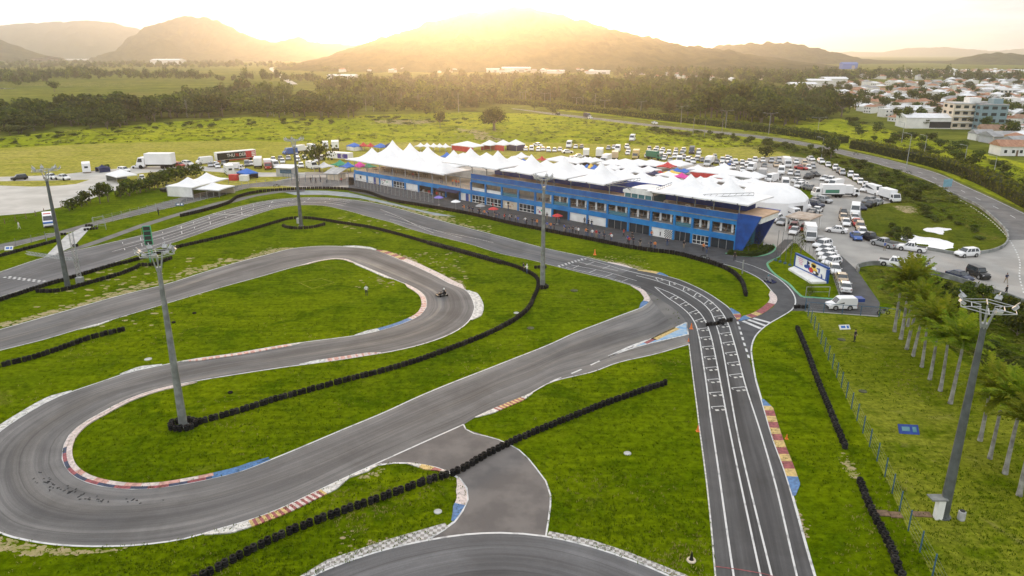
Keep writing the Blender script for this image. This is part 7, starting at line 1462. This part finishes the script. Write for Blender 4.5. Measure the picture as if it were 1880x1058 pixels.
bushes([(1560, 222), (1640, 240), (1740, 262), (1840, 300), (1880, 330), (1880, 345), (1760, 300), (1640, 268), (1560, 250)], 40, 6, (1.2, 4), (4, 9), 'shrub on the verge between the hedge and the town', 'shrubs between the hedge and the town')
# ------------------------------------------------------------------ woods
F1 = [(-60, 254), (0, 251), (60, 247), (100, 235), (200, 241), (270, 225), (350, 217), (450, 215), (560, 218), (650, 217), (668, 206), (640, 190), (560, 178), (500, 172), (440, 171), (340, 186), (290, 200), (200, 206), (120, 212), (0, 218), (-60, 220)]
F2 = [(690, 209), (760, 215), (850, 208), (880, 201), (905, 187), (940, 185), (1000, 190), (1100, 201), (1200, 210), (1300, 221), (1420, 233), (1500, 226), (1545, 216), (1545, 200), (1500, 180), (1400, 168), (1300, 160), (1180, 154), (1000, 150), (900, 149), (780, 150), (660, 154), (590, 164), (580, 170), (640, 182), (672, 196)]
F3 = [(-80, 163), (0, 160), (88, 154), (88, 146), (150, 148), (190, 145), (330, 147), (440, 150), (560, 152), (600, 158), (590, 150), (480, 144), (430, 147), (330, 142), (240, 136), (120, 133), (0, 136), (-80, 138)]
F4 = [(-100, 128), (0, 127), (200, 126), (330, 127), (460, 124), (560, 128), (640, 138), (640, 132), (560, 121), (440, 116), (200, 116), (0, 116), (-100, 117)]
F5 = [(1120, 140), (1300, 146), (1400, 154), (1480, 163), (1560, 150), (1640, 146), (1760, 150), (1880, 154), (1880, 146), (1700, 140), (1560, 138), (1400, 136), (1200, 132)]
def forest_pts(P, k, sy):
    ys = [p[1] for p in P]; xs = [p[0] for p in P]; y = min(ys); out = []
    while y < max(ys):
        d = G(940, y).y; sp = max(4.5, k * 1330 / d); x = min(xs)
        while x < max(xs):
            if inpoly(x, y, P): out.append((x + R.uniform(-.5, .5) * sp, y + R.uniform(-.5, .5) * sy))
            x += sp * R.uniform(.7, 1.3)
        y += sy * (.6 + .6 * (180 / max(40, 300 - y)) * .5)
    return out
mass = []; indiv = []
for P, nm, k, sy, hr, wr in ((F1, 'western wood', 7.5, 2.7, (6, 11.5), (10, 18)), (F2, 'wood', 7.5, 2.5, (7, 13), (10, 18)), (F3, 'pasture trees', 8, 1.7, (8, 13), (9, 15)), (F4, 'plain trees', 16, 1.2, (8, 13), (10, 18)), (F5, 'foot hill trees', 12, 1.5, (8, 13), (10, 16))):
    for x, y in forest_pts(P, k, sy):
        p = G(x, y)
        if p.y < 200 or p.y > 4500: continue
        gapn = mnoise.noise(p * .011 + Vector((3.1, 8.7, 0)))
        if nm in ('western wood', 'pasture trees', 'plain trees') and gapn < -.12 and R.random() < .8: continue
        if nm == 'wood' and x < 900 and gapn < -.3 and R.random() < .7: continue
        hm2 = max(.45, 1 + .75 * mnoise.noise(p * .02) + R.uniform(-.15, .2)); item = (p, R.uniform(*hr) * hm2, R.uniform(*wr) * (.6 + .4 * hm2), nm)
        (indiv if nm in ('western wood', 'wood') else mass).append(item)
# the trees that show largest are things, the rest one mass
indiv.sort(key=lambda t: t[0].y); mass += indiv[170:]; indiv = indiv[:170]
for p, h, w_, nm in indiv:
    k = R.randrange(5); plant(p, h, w_, ['rounded', 'spreading', 'ragged', 'upright', 'lopsided'][k] + (' dark green tree in the front edge of the western wood' if nm == 'western wood' else ' dark green tree in the front edge of the wood beyond the meadow'), group='trees in the front of the ' + nm, v=TV[k])
TONES = ((0, 0, 1), (0, 0, 1), (0, 1, 2), (0, 1, 2), (1, 1, 2), (0, 3, 1), (3, 3, 1), (1, 2, 4), (0, 0, 3))
def merged(items, name, label, nq=150, size=.14, TONES=TONES):
    T = []
    for i in range(6):
        V, Q, MI = crown(random.Random(90 + i), nq, size, 6, .8); A = np.array([tuple(v) for v in V]); A[:, 2] = (A[:, 2] - A[:, 2].min()) / (A[:, 2].max() - A[:, 2].min()) * .88 + .1; A[:, :2] *= .5 / np.abs(A[:, :2]).max(); T.append((A, np.array(MI)))
    VS = []; MS = []
    for p, h, w_, nm in items:
        A, MI = T[R.randrange(6)]; a = R.uniform(0, 6.28); ca, sa = math.cos(a), math.sin(a); B = np.empty_like(A); B[:, 0] = (A[:, 0] * ca - A[:, 1] * sa) * w_ + p.x; B[:, 1] = (A[:, 0] * sa + A[:, 1] * ca) * w_ + p.y; B[:, 2] = A[:, 2] * h; VS.append(B); MS.append(np.array(R.choice(TONES))[MI])
    V = np.concatenate(VS); Mi = np.concatenate(MS); n = len(V); me = bpy.data.meshes.new(name); me.vertices.add(n); me.vertices.foreach_set('co', V.ravel()); me.loops.add(n); me.loops.foreach_set('vertex_index', np.arange(n)); me.polygons.add(n // 4); me.polygons.foreach_set('loop_start', np.arange(0, n, 4)); me.polygons.foreach_set('loop_total', np.full(n // 4, 4))
    for m_ in LF: me.materials.append(m_)
    me.polygons.foreach_set('material_index', Mi); me.update(calc_edges=True); o = bpy.data.objects.new(name, me); COL.objects.link(o); o['kind'] = 'stuff'; o['label'] = label; return o
merged(mass, 'woods', 'far woods and tree belts across the plain')
print('forest', len(indiv), len(mass))
# rough grass tufts on the lawns near the camera

R.seed(77)
MEADOW = [(0, 252), (150, 238), (280, 226), (450, 215), (650, 213), (850, 207), (980, 210), (1100, 221), (1250, 239), (1400, 256), (1390, 268), (1320, 272), (1200, 267), (960, 261), (620, 261), (440, 258), (200, 263), (0, 272)]
VERGE = [(1000, 212), (1280, 243), (1400, 257), (1540, 287), (1600, 305), (1717, 341), (1797, 383), (1830, 420), (1700, 400), (1600, 345), (1480, 290), (1300, 262)]
tus = []
for P, n in ((MEADOW, 1500), (VERGE, 700), ([(1000, 201), (1280, 231), (1540, 268), (1720, 308), (1880, 375), (1880, 310), (1640, 240), (1540, 219), (1200, 208)], 500), ([(1580, 494), (1670, 499), (1845, 550), (1880, 600), (1880, 755), (1800, 688), (1700, 598), (1640, 560)], 500)):
    xs = [p[0] for p in P]; ys = [p[1] for p in P]; k = 0
    while k < n:
        x, y = R.uniform(min(xs), max(xs)), R.uniform(min(ys), max(ys))
        if inpoly(x, y, P): p = G(x, y); s = 1 if p.y > 180 else .45; tus.append((p, R.uniform(.25, .8) * s, R.uniform(1.2, 4.5) * s, '')); k += 1
merged(tus, 'meadow_grass', 'tussocks of rough grass over the meadow and banks', 22, .22, ((1, 2, 4), (2, 4, 4), (2, 2, 4), (4, 4, 4), (1, 2, 2), (1, 1, 2)))
# grass tufts standing in the lawns
TRK = [out1 + in1[::-1], out2 + in2[::-1], out3 + in3[::-1], farB + nearB[::-1], farB2 + nearB2[::-1], cw, topD + [(1290, 1250), (520, 1250)], [(1352, 586), (1430, 578), (1465, 556), (1440, 520), (1356, 490), (1300, 478), (1180, 455), (1345, 462), (1480, 545), (1480, 575), (1380, 640), (1377, 664)], [(1163, 640), (1262, 590), (1268, 636), (1100, 682)]]
TM = [mat('tuft_dark', (.066, .105, .001), .9, 0, .2, 1, spec=.05), mat('tuft_mid', (.1, .14, .002), .9, 0, .2, 1, spec=.05), mat('tuft_dry', (.24, .22, .06), .9, 0, .2, 1, spec=.05)]
LAWN = [(0, 560), (500, 415), (900, 480), (1300, 560), (1480, 575), (1640, 590), (1880, 780), (1880, 1058), (0, 1058)]
V = []; MI = []; k = 0
while k < 15000:
    x, y = R.uniform(-20, 1890), 430 + 640 * R.random() ** .75
    if not inpoly(x, y, LAWN) or any(inpoly(x, y, T) for T in TRK): k += .2; continue
    p = G(x, y); c = mnoise.noise(p * .07) + R.gauss(0, .3)
    if c < -.1: k += .3; continue
    k += 1; m_ = 2 if mnoise.noise(p * .12 + Vector((7, 3, 0))) + R.gauss(0, .15) > .42 else 0 if R.random() < .55 else 1
    for _ in range(4):
        a = R.uniform(0, 6.28); h = R.uniform(.06, .17); l = R.uniform(.02, .1); w_ = R.uniform(.02, .05); ox, oy = R.gauss(0, .09), R.gauss(0, .09); ca, sa = math.cos(a), math.sin(a); bx_, by_ = p.x + ox, p.y + oy
        V += [(bx_ - sa * w_, by_ + ca * w_, 0), (bx_ + sa * w_, by_ - ca * w_, 0), (bx_ + ca * l + sa * w_ * .4, by_ + sa * l - ca * w_ * .4, h), (bx_ + ca * l - sa * w_ * .4, by_ + sa * l + ca * w_ * .4, h)]; MI.append(m_)
n = len(V); me = bpy.data.meshes.new('grass_tufts'); me.vertices.add(n); me.vertices.foreach_set('co', np.array(V).ravel()); me.loops.add(n); me.loops.foreach_set('vertex_index', np.arange(n)); me.polygons.add(n // 4); me.polygons.foreach_set('loop_start', np.arange(0, n, 4)); me.polygons.foreach_set('loop_total', np.full(n // 4, 4))
for m_ in TM: me.materials.append(m_)
me.polygons.foreach_set('material_index', np.array(MI)); me.update(calc_edges=True); o = bpy.data.objects.new('grass', me); COL.objects.link(o); o['kind'] = 'stuff'; o['label'] = 'longer grass tufts standing in the lawns around the track'
# ------------------------------------------------------------------ town
R.seed(11)
WC = [('white', mat('house_white', (.74, .73, .7), .85, 0, .06, .5)), ('cream', mat('house_cream', (.6, .52, .4), .85, 0, .06, .5)), ('pale grey', mat('house_grey', (.45, .46, .47), .85, 0, .06, .5)), ('salmon', mat('house_salmon', (.52, .34, .26), .85, 0, .06, .5)), ('ochre', mat('house_ochre', (.5, .38, .2), .85, 0, .06, .5))]
RC = [('terracotta', mat('roof_terracotta', (.3, .15, .09), .9, 0, col2=(.4, .22, .14), scale=.8)), ('brown', mat('roof_brown', (.2, .12, .08), .9, 0, col2=(.28, .18, .12), scale=.8)), ('grey', mat('roof_grey', (.3, .3, .3), .85, 0, .15, .6)), ('white metal', mat('roof_white', (.68, .69, .7), .5, 0, .08, .5))]
def house_proto(w_, d, h, kind):
    o = thing('house', '', 'house'); mb = MB(); mb.box((0, 0, h / 2), (w_, d, h)); mb.build('wall', WC[0][1], o)
    e = .5; rh = min(w_, d) * .26; rb = MB()
    if kind == 'hip': rb.add([(-w_ / 2 - e, -d / 2 - e, h), (w_ / 2 + e, -d / 2 - e, h), (w_ / 2 + e, d / 2 + e, h), (-w_ / 2 - e, d / 2 + e, h), (-w_ / 2 + d / 2, 0, h + rh), (w_ / 2 - d / 2, 0, h + rh)], [(0, 1, 5, 4), (1, 2, 5), (2, 3, 4, 5), (3, 0, 4), (0, 3, 2, 1)])
    elif kind == 'gable': rb.add([(-w_ / 2 - e, -d / 2 - e, h), (w_ / 2 + e, -d / 2 - e, h), (w_ / 2 + e, d / 2 + e, h), (-w_ / 2 - e, d / 2 + e, h), (-w_ / 2 - e, 0, h + rh), (w_ / 2 + e, 0, h + rh)], [(0, 1, 5, 4), (1, 2, 5), (2, 3, 4, 5), (3, 0, 4), (0, 3, 2, 1)])
    else:
        rb.box((0, 0, h + .12), (w_ + .3, d + .3, .24)); rb.box((w_ * .2, 0, h + .9), (w_ * .3, d * .4, 1.3))
    rb.build('roof', RC[0][1], o)
    fl = 2 if h > 4.5 else 1
    for f in range(fl):
        for s in (-1, 1):
            for x in (-.3, 0, .3):
                wd = MB(); wd.box((x * w_, s * (d / 2 + .02), f * 3 + 1.6), (1.3, .05, 1.1)); wd.build('window', M['glass'], o)
    dr = MB(); dr.box((w_ * .15, -d / 2 - .03, 1.05), (.95, .06, 2.1)); dr.build('door', M['wood'], o)
    return o
HPRO = [(house_proto(10, 8, 3.2, 'hip'), 'hipped'), (house_proto(12, 8, 3.4, 'gable'), 'gabled'), (house_proto(9, 8, 6.2, 'hip'), 'hipped two-storey'), (house_proto(11, 9, 6.4, 'flat'), 'flat two-storey'), (house_proto(14, 9, 4, 'gable'), 'long gabled')]
TOWN = [(1500, 166), (1560, 156), (1700, 152), (1900, 150), (1910, 262), (1860, 268), (1800, 250), (1760, 236), (1650, 236), (1590, 206), (1545, 192)]
TOWN2 = [(1600, 134), (1900, 131), (1900, 143), (1640, 142)]
pts = [q + (0,) for q in scatter(TOWN, 245, 9.2)] + [q + (1,) for q in scatter(TOWN2, 55, 13)]
SPEC_T = [G(1700, 233), G(1762, 237), G(1812, 241)]
pts = [q for q in pts if all((q[2] - s).length > 24 for s in SPEC_T)]
rows = {}
for q in pts: rows.setdefault((q[3], int((q[1] - 130) / 7)), []).append(q)
ri = 0
for key in sorted(rows, reverse=True, key=lambda k: (-k[0], k[1])):
    if key[0] == 0: ri += 1
    for i, (x, y, p, far) in enumerate(sorted(rows[key])):
        pr, kn = R.choice(HPRO); wn, wm_ = R.choice([WC[0]] * 8 + WC); rn, rm_ = R.choice([RC[0]] * 4 + [RC[1]] + [RC[2]] * 3 + [RC[3]] * 4)
        o = tree_copy(pr); s = R.uniform(.6, .92); place(o, p, R.choice((.3, .3 + PI / 2)) + R.uniform(-.15, .15), None, None, s)
        o['label'] = f'{wn} house, {kn} {rn} roof, {ordn(i)} in {ORD[ri - 1]} town row from hills' if not far else f'far {wn} house, {kn} {rn} roof, {ordn(i)} in far row {["one", "two", "three"][key[1] % 3]}'
        o['group'] = 'houses of the town' if not far else 'houses of the far town'
        for c in o.children:
            if c.name.startswith('wall'): remat(c, 0, wm_)
            if c.name.startswith('roof'): remat(c, 0, rm_)
# bigger blocks
def block(px, w_, d, fl, rz, label, wm_, tm, name='apartment_building', trim=None, ny=4, fh=3.0, roofbox=True):
    o = thing(name, label, 'building', G(*px), rz); h = fl * fh; mb = MB(); mb.box((0, 0, h / 2), (w_, d, h)); mb.build('wall', wm_, o); mb = MB(); mb.box((0, 0, h + .2), (w_ + .4, d + .4, .4)); mb.build('roof', tm, o)
    if roofbox: mb = MB(); mb.box((w_ * .2, 0, h + 1.6), (w_ * .35, d * .5, 2.4)); mb.build('roof_box', trim or wm_, o)
    for f in range(fl):
        for k in range(ny):
            x = -w_ / 2 + w_ * (k + .5) / ny
            mb = MB(); mb.box((x, -d / 2 - .02, f * fh + 1.7), (w_ / ny * .6, .06, 1.4)); mb.build('window', M['glass'], o)
        for k in range(2): mb = MB(); mb.box((-w_ / 2 - .02, -d / 4 + d / 2 * k, f * fh + 1.7), (.06, d * .25, 1.3)); mb.build('window', M['glass'], o)
        if trim: mb = MB(); mb.box((0, -d / 2 - .5, f * fh + .1), (w_ * .96, 1.0, .2)); mb.build('balcony', trim, o)
    return o
block((1764, 235), 15, 13, 4, -.15, 'cream four-storey apartment block with balconies at the town edge', WC[1][1], M['concrete'], trim=M['wall']); block((1808, 238), 12, 12, 4, -.15, 'teal grey apartment block beside the cream one', mat('teal_render', (.2, .29, .32), .8), M['grey'], ny=3)
o = thing('warehouse', 'long white roofed warehouse in front of the apartment blocks', 'warehouse', G(1702, 234), -.12); mb = MB(); mb.box((0, 0, 2.6), (26, 14, 5.2)); mb.build('wall', WC[0][1], o); mb = MB(); mb.add([(-13.4, -7.4, 5.22), (13.4, -7.4, 5.22), (13.4, 7.4, 5.22), (-13.4, 7.4, 5.22), (-13.4, 0, 7), (13.4, 0, 7)], [(0, 1, 5, 4), (1, 2, 5), (2, 3, 4, 5), (3, 0, 4), (0, 3, 2, 1)]); mb.build('roof', RC[3][1], o); mb = MB(); mb.box((4, -7.03, 1.9), (12, .06, 3.0)); mb.build('door', M['dark'], o)
block((1834, 205), 26, 14, 2, -.1, 'long white two-storey block with roof towers behind the apartments', WC[0][1], M['concrete'], ny=8, trim=None); block((1845, 178), 30, 14, 2, .1, 'broad white hall in the upper town near the frame edge', WC[0][1], RC[3][1], 'hall', ny=8, roofbox=False)
for (x, y, w_, d, h, wi, ro, lab) in ((1848, 284, 9, 8, 3.4, 0, 0, 'white gabled house with terracotta roof nearest the hedge'), (1822, 250, 11, 7, 3.2, 1, 1, 'cream house with a brown roof below the teal block'), (1866, 272, 10, 8, 3, 2, 2, 'grey shed roofed house behind the white gabled one'), (1838, 262, 14, 9, 3, 2, 2, 'long grey tin roofed shed at the town edge'), (1872, 250, 9, 8, 3.2, 0, 0, 'white house with terracotta roof above the tin sheds'), (1800, 257, 8, 6, 2.8, 0, 2, 'small white house with a blue tarpaulin beside the tin shed')):
    o = tree_copy(HPRO[1][0]); place(o, G(x, y), R.uniform(-.3, .3), lab, None, (w_ / 12, d / 8, h / 3.4))
    for c in o.children:
        if c.name.startswith('wall'): remat(c, 0, WC[wi][1])
        if c.name.startswith('roof'): remat(c, 0, RC[ro][1])
# far white sheds and farm buildings on the plain
for i, (x, y, w_, d, h, lab) in enumerate(((948, 133, 54, 30, 8, 'long white factory hall below the golden hill'), (905, 133, 24, 25, 6, 'smaller white hall west of the long factory'), (1020, 135, 30, 25, 5, 'low white shed east of the long factory'), (1100, 136, 36, 25, 5, 'low white shed in the middle of the hill foot'), (1170, 137, 30, 25, 5, 'white shed near the eastern hill foot'), (1240, 139, 36, 25, 5, 'white shed at the eastern end of the hill foot'), (630, 149, 36, 20, 7, 'white farm hall behind the palm wood'), (690, 130, 36, 25, 5, 'white shed at the western hill foot'), (745, 129, 30, 20, 5, 'pale shed right of the western hill foot shed'.replace('right', 'just east')), (800, 130, 30, 20, 5, 'pale shed midway along the hill foot'), (110, 112, 420, 60, 7, 'very long white hall on the western plain'), (280, 112, 380, 60, 7, 'second very long white hall on the western plain'), (310, 119, 90, 50, 14, 'white works by the second long hall'), (1557, 127, 34, 20, 12, 'tall blue factory at the hill foot by the town'), (1470, 168, 24, 14, 7, 'white hall behind the eastern end of the wood'), (1500, 160, 24, 16, 7, 'white hall at the town end of the wood'), (1528, 158, 26, 16, 8, 'white hall beside the first town houses'))):
    o = thing('industrial_hall', lab, 'hall', G(x, y), .05 * (i % 3 - 1)); mb = MB(); mb.box((0, 0, h / 2), (w_, d, h)); mb.build('wall', WC[0][1] if 'blue' not in lab else M['bcloth'], o); mb = MB(); mb.add([(-w_ / 2 - 1, -d / 2 - 1, h + .02), (w_ / 2 + 1, -d / 2 - 1, h + .02), (w_ / 2 + 1, d / 2 + 1, h + .02), (-w_ / 2 - 1, d / 2 + 1, h + .02), (-w_ / 2 - 1, 0, h * 1.25), (w_ / 2 + 1, 0, h * 1.25)], [(0, 1, 5, 4), (1, 2, 5), (2, 3, 4, 5), (3, 0, 4), (0, 3, 2, 1)]); mb.build('roof', RC[3][1] if 'blue' not in lab else M['bcloth'], o); mb = MB(); mb.box((w_ * .2, -d / 2 - .1, h * .35), (w_ * .2, .2, h * .6)); mb.build('door', M['grey'], o)
for pr, _ in HPRO: kill(pr)
# town trees
tp = scatter(TOWN, 110, 9)
for i, (x, y, p) in enumerate(sorted(tp)): plant(p, R.uniform(5, 10), R.uniform(6, 11), f'leafy tree among the town houses, {["a rounded", "a spreading", "a ragged", "an upright", "a lopsided"][i % 5]} one', group='trees among the town houses', v=TV[i % 5])

# the rest of the town, too small to tell apart
R.seed(41); db = MB(); k = 0
for P, n in ((TOWN, 200), (TOWN2, 110), ([(1130, 141), (1500, 158), (1500, 145), (1130, 133)], 26), ([(1560, 145), (1900, 150), (1900, 142), (1560, 138)], 60), ([(620, 133), (1120, 137), (1120, 132), (620, 127)], 40)):
    for x, y, p in scatter(P, n, 7):
        if P is TOWN and y > 205: continue
        if any((p - q[2]).length < 6.5 for q in pts) or any((p - q).length < 22 for q in SPEC_T): continue
        w_, d, h = R.uniform(6, 11), R.uniform(5, 8), R.uniform(2.8, 6); az_ = R.choice((.3, .3 + PI / 2)); b0 = len(db.v); db.box((0, 0, h / 2), (w_, d, h), R.choice((0, 0, 0, 1))); r_ = R.choice((2, 2, 3, 4)); db.add([(-w_ / 2 - .4, -d / 2 - .4, h + .02), (w_ / 2 + .4, -d / 2 - .4, h + .02), (w_ / 2 + .4, d / 2 + .4, h + .02), (-w_ / 2 - .4, d / 2 + .4, h + .02), (-w_ / 2 + 2, 0, h + 1.8), (w_ / 2 - 2, 0, h + 1.8)], [(0, 1, 5, 4), (1, 2, 5), (2, 3, 4, 5), (3, 0, 4)], r_); db.xform(Matrix.Translation(p) @ Matrix.Rotation(az_, 4, 'Z'), b0)
o = db.build('distant_town', [WC[0][1], WC[1][1], RC[0][1], RC[2][1], RC[3][1]]); o['kind'] = 'stuff'; o['label'] = 'mass of small far houses filling the town up to the hills'
# ------------------------------------------------------------------ hills
def hill_mat(name, c1, c2, s):
    m, t, b = nt(name); v = coord(t)
    a = mixc(t, ramp(t, noise_tex(t, v, s, 8, .7), .35, .65), c1, c2)
    L(t, a, b.inputs['Base Color']); b.inputs['Roughness'].default_value = 1; b.inputs['Specular IOR Level'].default_value = 0
    bn = N(t, 'ShaderNodeBump', ins={'Strength': 1, 'Distance': 12}); L(t, noise_tex(t, v, s * 3, 6, .7), bn.inputs['Height']); L(t, bn.outputs['Normal'], b.inputs['Normal'])
    return m
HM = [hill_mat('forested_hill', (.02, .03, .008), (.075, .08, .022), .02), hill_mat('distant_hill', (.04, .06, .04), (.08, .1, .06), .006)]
def hill(name, ridge, Y, depth, back, m, bumps=4, nseg=140, nrow=22, seed=0):
    """terrain with the ridge at distance Y, falling to the plain in front over depth metres and behind over back metres"""
    def rz(px):
        for a, b in zip(ridge, ridge[1:]):
            if a[0] <= px <= b[0]: 
                t = (px - a[0]) / (b[0] - a[0]); t = t * t * (3 - 2 * t) * .5 + t * .5
                return a[1] + (b[1] - a[1]) * t
        return ridge[-1][1]
    mb = MB(); x0, x1 = ridge[0][0], ridge[-1][0]
    fr = [(-1 + i / (nrow * .75)) for i in range(int(nrow * .75))] + [i / (nrow * .25) for i in range(int(nrow * .25) + 1)]
    for i in range(nseg + 1):
        px = x0 + (x1 - x0) * i / nseg
        zt = max(0, ZAT(rz(px), Y)) * 1.02; X = XAT(px, Y, zt)
        e = min(1, min(i, nseg - i) / 8)
        for f in fr:
            yy = Y + (f * depth if f < 0 else f * back)
            s = (1 - abs(f)); k = s * s * (3 - 2 * s) * .55 + s * .45
            n = 1 - 2.2 * abs(mnoise.fractal(Vector((X / 300 + seed, yy / 420, seed * 1.7)), .9, 2.1, 5))
            sp = mnoise.fractal(Vector((X / 38 + seed, yy / 38, 5)), .8, 2.1, 4)
            z = zt * k * (1.0 + .42 * (n - .35) * min(1, (1 - s) * 1.6)) + sp * bumps * 1.3 * min(1, zt / 60) - 6 * (1 - s)
            mb.v.append((X * (yy / Y) ** .5, yy, z))
    w_ = len(fr)
    for i in range(nseg):
        for j in range(w_ - 1):
            a = i * w_ + j; mb.f.append((a, a + w_, a + w_ + 1, a + 1)); mb.m.append(0)
    return struct(mb.build(name, m, smooth=0))
hill('hill', [(540, 118), (600, 106), (650, 89), (690, 75), (740, 62), (800, 42), (850, 27), (890, 25), (920, 20), (940, 16), (965, 17), (1000, 22), (1060, 38), (1120, 55), (1180, 68), (1240, 82), (1300, 90), (1400, 104), (1470, 114), (1570, 126)], 2300, 900, 700, HM[0], 7, 200, 34)
hill('hill', [(1180, 100), (1290, 90), (1332, 84), (1410, 80.5), (1458, 81), (1485, 87), (1529, 97), (1580, 108), (1624, 111), (1700, 112), (1771, 112), (1850, 114), (2000, 120)], 3000, 600, 500, HM[0], 8, 170, 20, 3)
hill('hill', [(1680, 118), (1740, 114), (1771, 109), (1798, 100), (1832, 97), (1880, 101), (1960, 96), (2100, 104)], 2700, 500, 400, HM[0], 6, 90, 20, 5)
hill('hill', [(230, 106), (259, 64), (289, 46), (340, 33), (357, 31.7), (385, 36), (419, 48), (442, 61), (477, 73), (504, 79), (531, 73), (551, 70), (572, 80), (620, 82), (660, 84), (760, 92)], 4200, 1000, 800, HM[0], 8, 140, 24, 8)
hill('hill', [(-350, 60), (-100, 52), (0, 48), (68, 44), (119, 41), (163, 39.5), (204, 42.5), (238, 51), (262, 56), (300, 66), (420, 92)], 5600, 1000, 800, HM[1], 6, 120, 20, 11)
hill('hill', [(-250, 60), (-60, 66), (0, 73), (20, 82), (44, 92), (90, 103)], 3200, 500, 400, HM[0], 6, 70, 20, 14)
hill('mountains', [(1430, 110), (1540, 97), (1560, 95), (1614, 97), (1640, 93), (1665, 89), (1730, 87), (1780, 91), (1819, 94), (1880, 90), (1960, 86), (2200, 92)], 9000, 1200, 1000, HM[1], 8, 120, 16, 17)
hill('mountains', [(-700, 96), (-300, 92), (0, 95), (700, 96), (1200, 95), (1700, 96), (1780, 93), (1850, 95), (2300, 92), (2700, 94)], 11000, 1000, 1000, HM[1], 5, 120, 12, 19)
# ------------------------------------------------------------------ sky, sun, air
SUN_AZ, SUN_EL = rad(-2.0), rad(5.6)
w = bpy.data.worlds.new('World'); sc.world = w; w.use_nodes = True
t = w.node_tree; bg = t.nodes['Background']
sky = N(t, 'ShaderNodeTexSky', sky_type='NISHITA'); sky.sun_disc = False
sky.sun_elevation = SUN_EL; sky.sun_rotation = SUN_AZ; sky.air_density = 1.0; sky.dust_density = 2.5; sky.ozone_density = 1.0; sky.altitude = 30
# broken thin cloud, brighter than the clear sky between
tc = N(t, 'ShaderNodeTexCoord'); sp = N(t, 'ShaderNodeSeparateXYZ'); L(t, tc.outputs['Generated'], sp.inputs[0])
mp = N(t, 'ShaderNodeMapping', ins={'Scale': (1.6, 1.6, 9)}); L(t, tc.outputs['Generated'], mp.inputs['Vector'])
cl = ramp(t, noise_tex(t, mp.outputs['Vector'], 2.2, 6, .55, .4), .42, .68)
veil = N(t, 'ShaderNodeMapRange', ins={'From Min': 0, 'From Max': 1, 'To Min': .88, 'To Max': .98}); L(t, cl, veil.inputs['Value'])
c = mixc(t, veil.outputs['Result'], sky.outputs['Color'], mixc(t, cl, (7.6, 7.7, 7.9), (6.3, 6.5, 6.8)))
hx = N(t, 'ShaderNodeMapRange', ins={'From Min': .12, 'From Max': .55}); L(t, sp.outputs['X'], hx.inputs['Value']); mp2 = N(t, 'ShaderNodeMapping', ins={'Scale': (3.5, 1, 26)}); L(t, tc.outputs['Generated'], mp2.inputs['Vector'])
gk = N(t, 'ShaderNodeMath', operation='MULTIPLY'); L(t, hx.outputs['Result'], gk.inputs[0]); L(t, ramp(t, noise_tex(t, mp2.outputs['Vector'], 1.6, 6, .6, .6), .3, .62), gk.inputs[1])
c = mixc(t, gk.outputs[0], c, (4.0, 4.1, 4.25))
L(t, c, bg.inputs['Color']); bg.inputs['Strength'].default_value = .1
sd = bpy.data.lights.new('sun', 'SUN'); so = bpy.data.objects.new('sun', sd); COL.objects.link(so)
sd.energy = 1.7; sd.angle = rad(9); sd.color = (1, .62, .3)
d = Vector((math.sin(SUN_AZ) * math.cos(SUN_EL), math.cos(SUN_AZ) * math.cos(SUN_EL), math.sin(SUN_EL)))
so.rotation_euler = d.to_track_quat('Z', 'Y').to_euler()
hz = MB(); hz.box((0, 6000, 140), (16000, 13000, 290)); 
hm_ = bpy.data.materials.new('haze_air'); hm_.use_nodes = True; ht = hm_.node_tree
for n in list(ht.nodes):
    if n.type == 'BSDF_PRINCIPLED': ht.nodes.remove(n)
pv = ht.nodes.new('ShaderNodeVolumePrincipled'); pv.inputs['Color'].default_value = (1, .97, .94, 1); pv.inputs["Density"].default_value = .00014; pv.inputs["Anisotropy"].default_value = .84
ht.links.new(pv.outputs['Volume'], [n for n in ht.nodes if n.type == 'OUTPUT_MATERIAL'][0].inputs['Volume'])
if not globals().get('NOHAZE'):
    ho = hz.build('haze', hm_); ho['kind'] = 'stuff'
sc.view_settings.view_transform = 'Standard'; sc.view_settings.look = 'None'; sc.view_settings.gamma = 1; sc.view_settings.exposure = 1.05
sc.cycles.volume_bounces = 1; sc.cycles.max_bounces = 5; sc.cycles.diffuse_bounces = 3; sc.cycles.glossy_bounces = 2; sc.cycles.transmission_bounces = 2
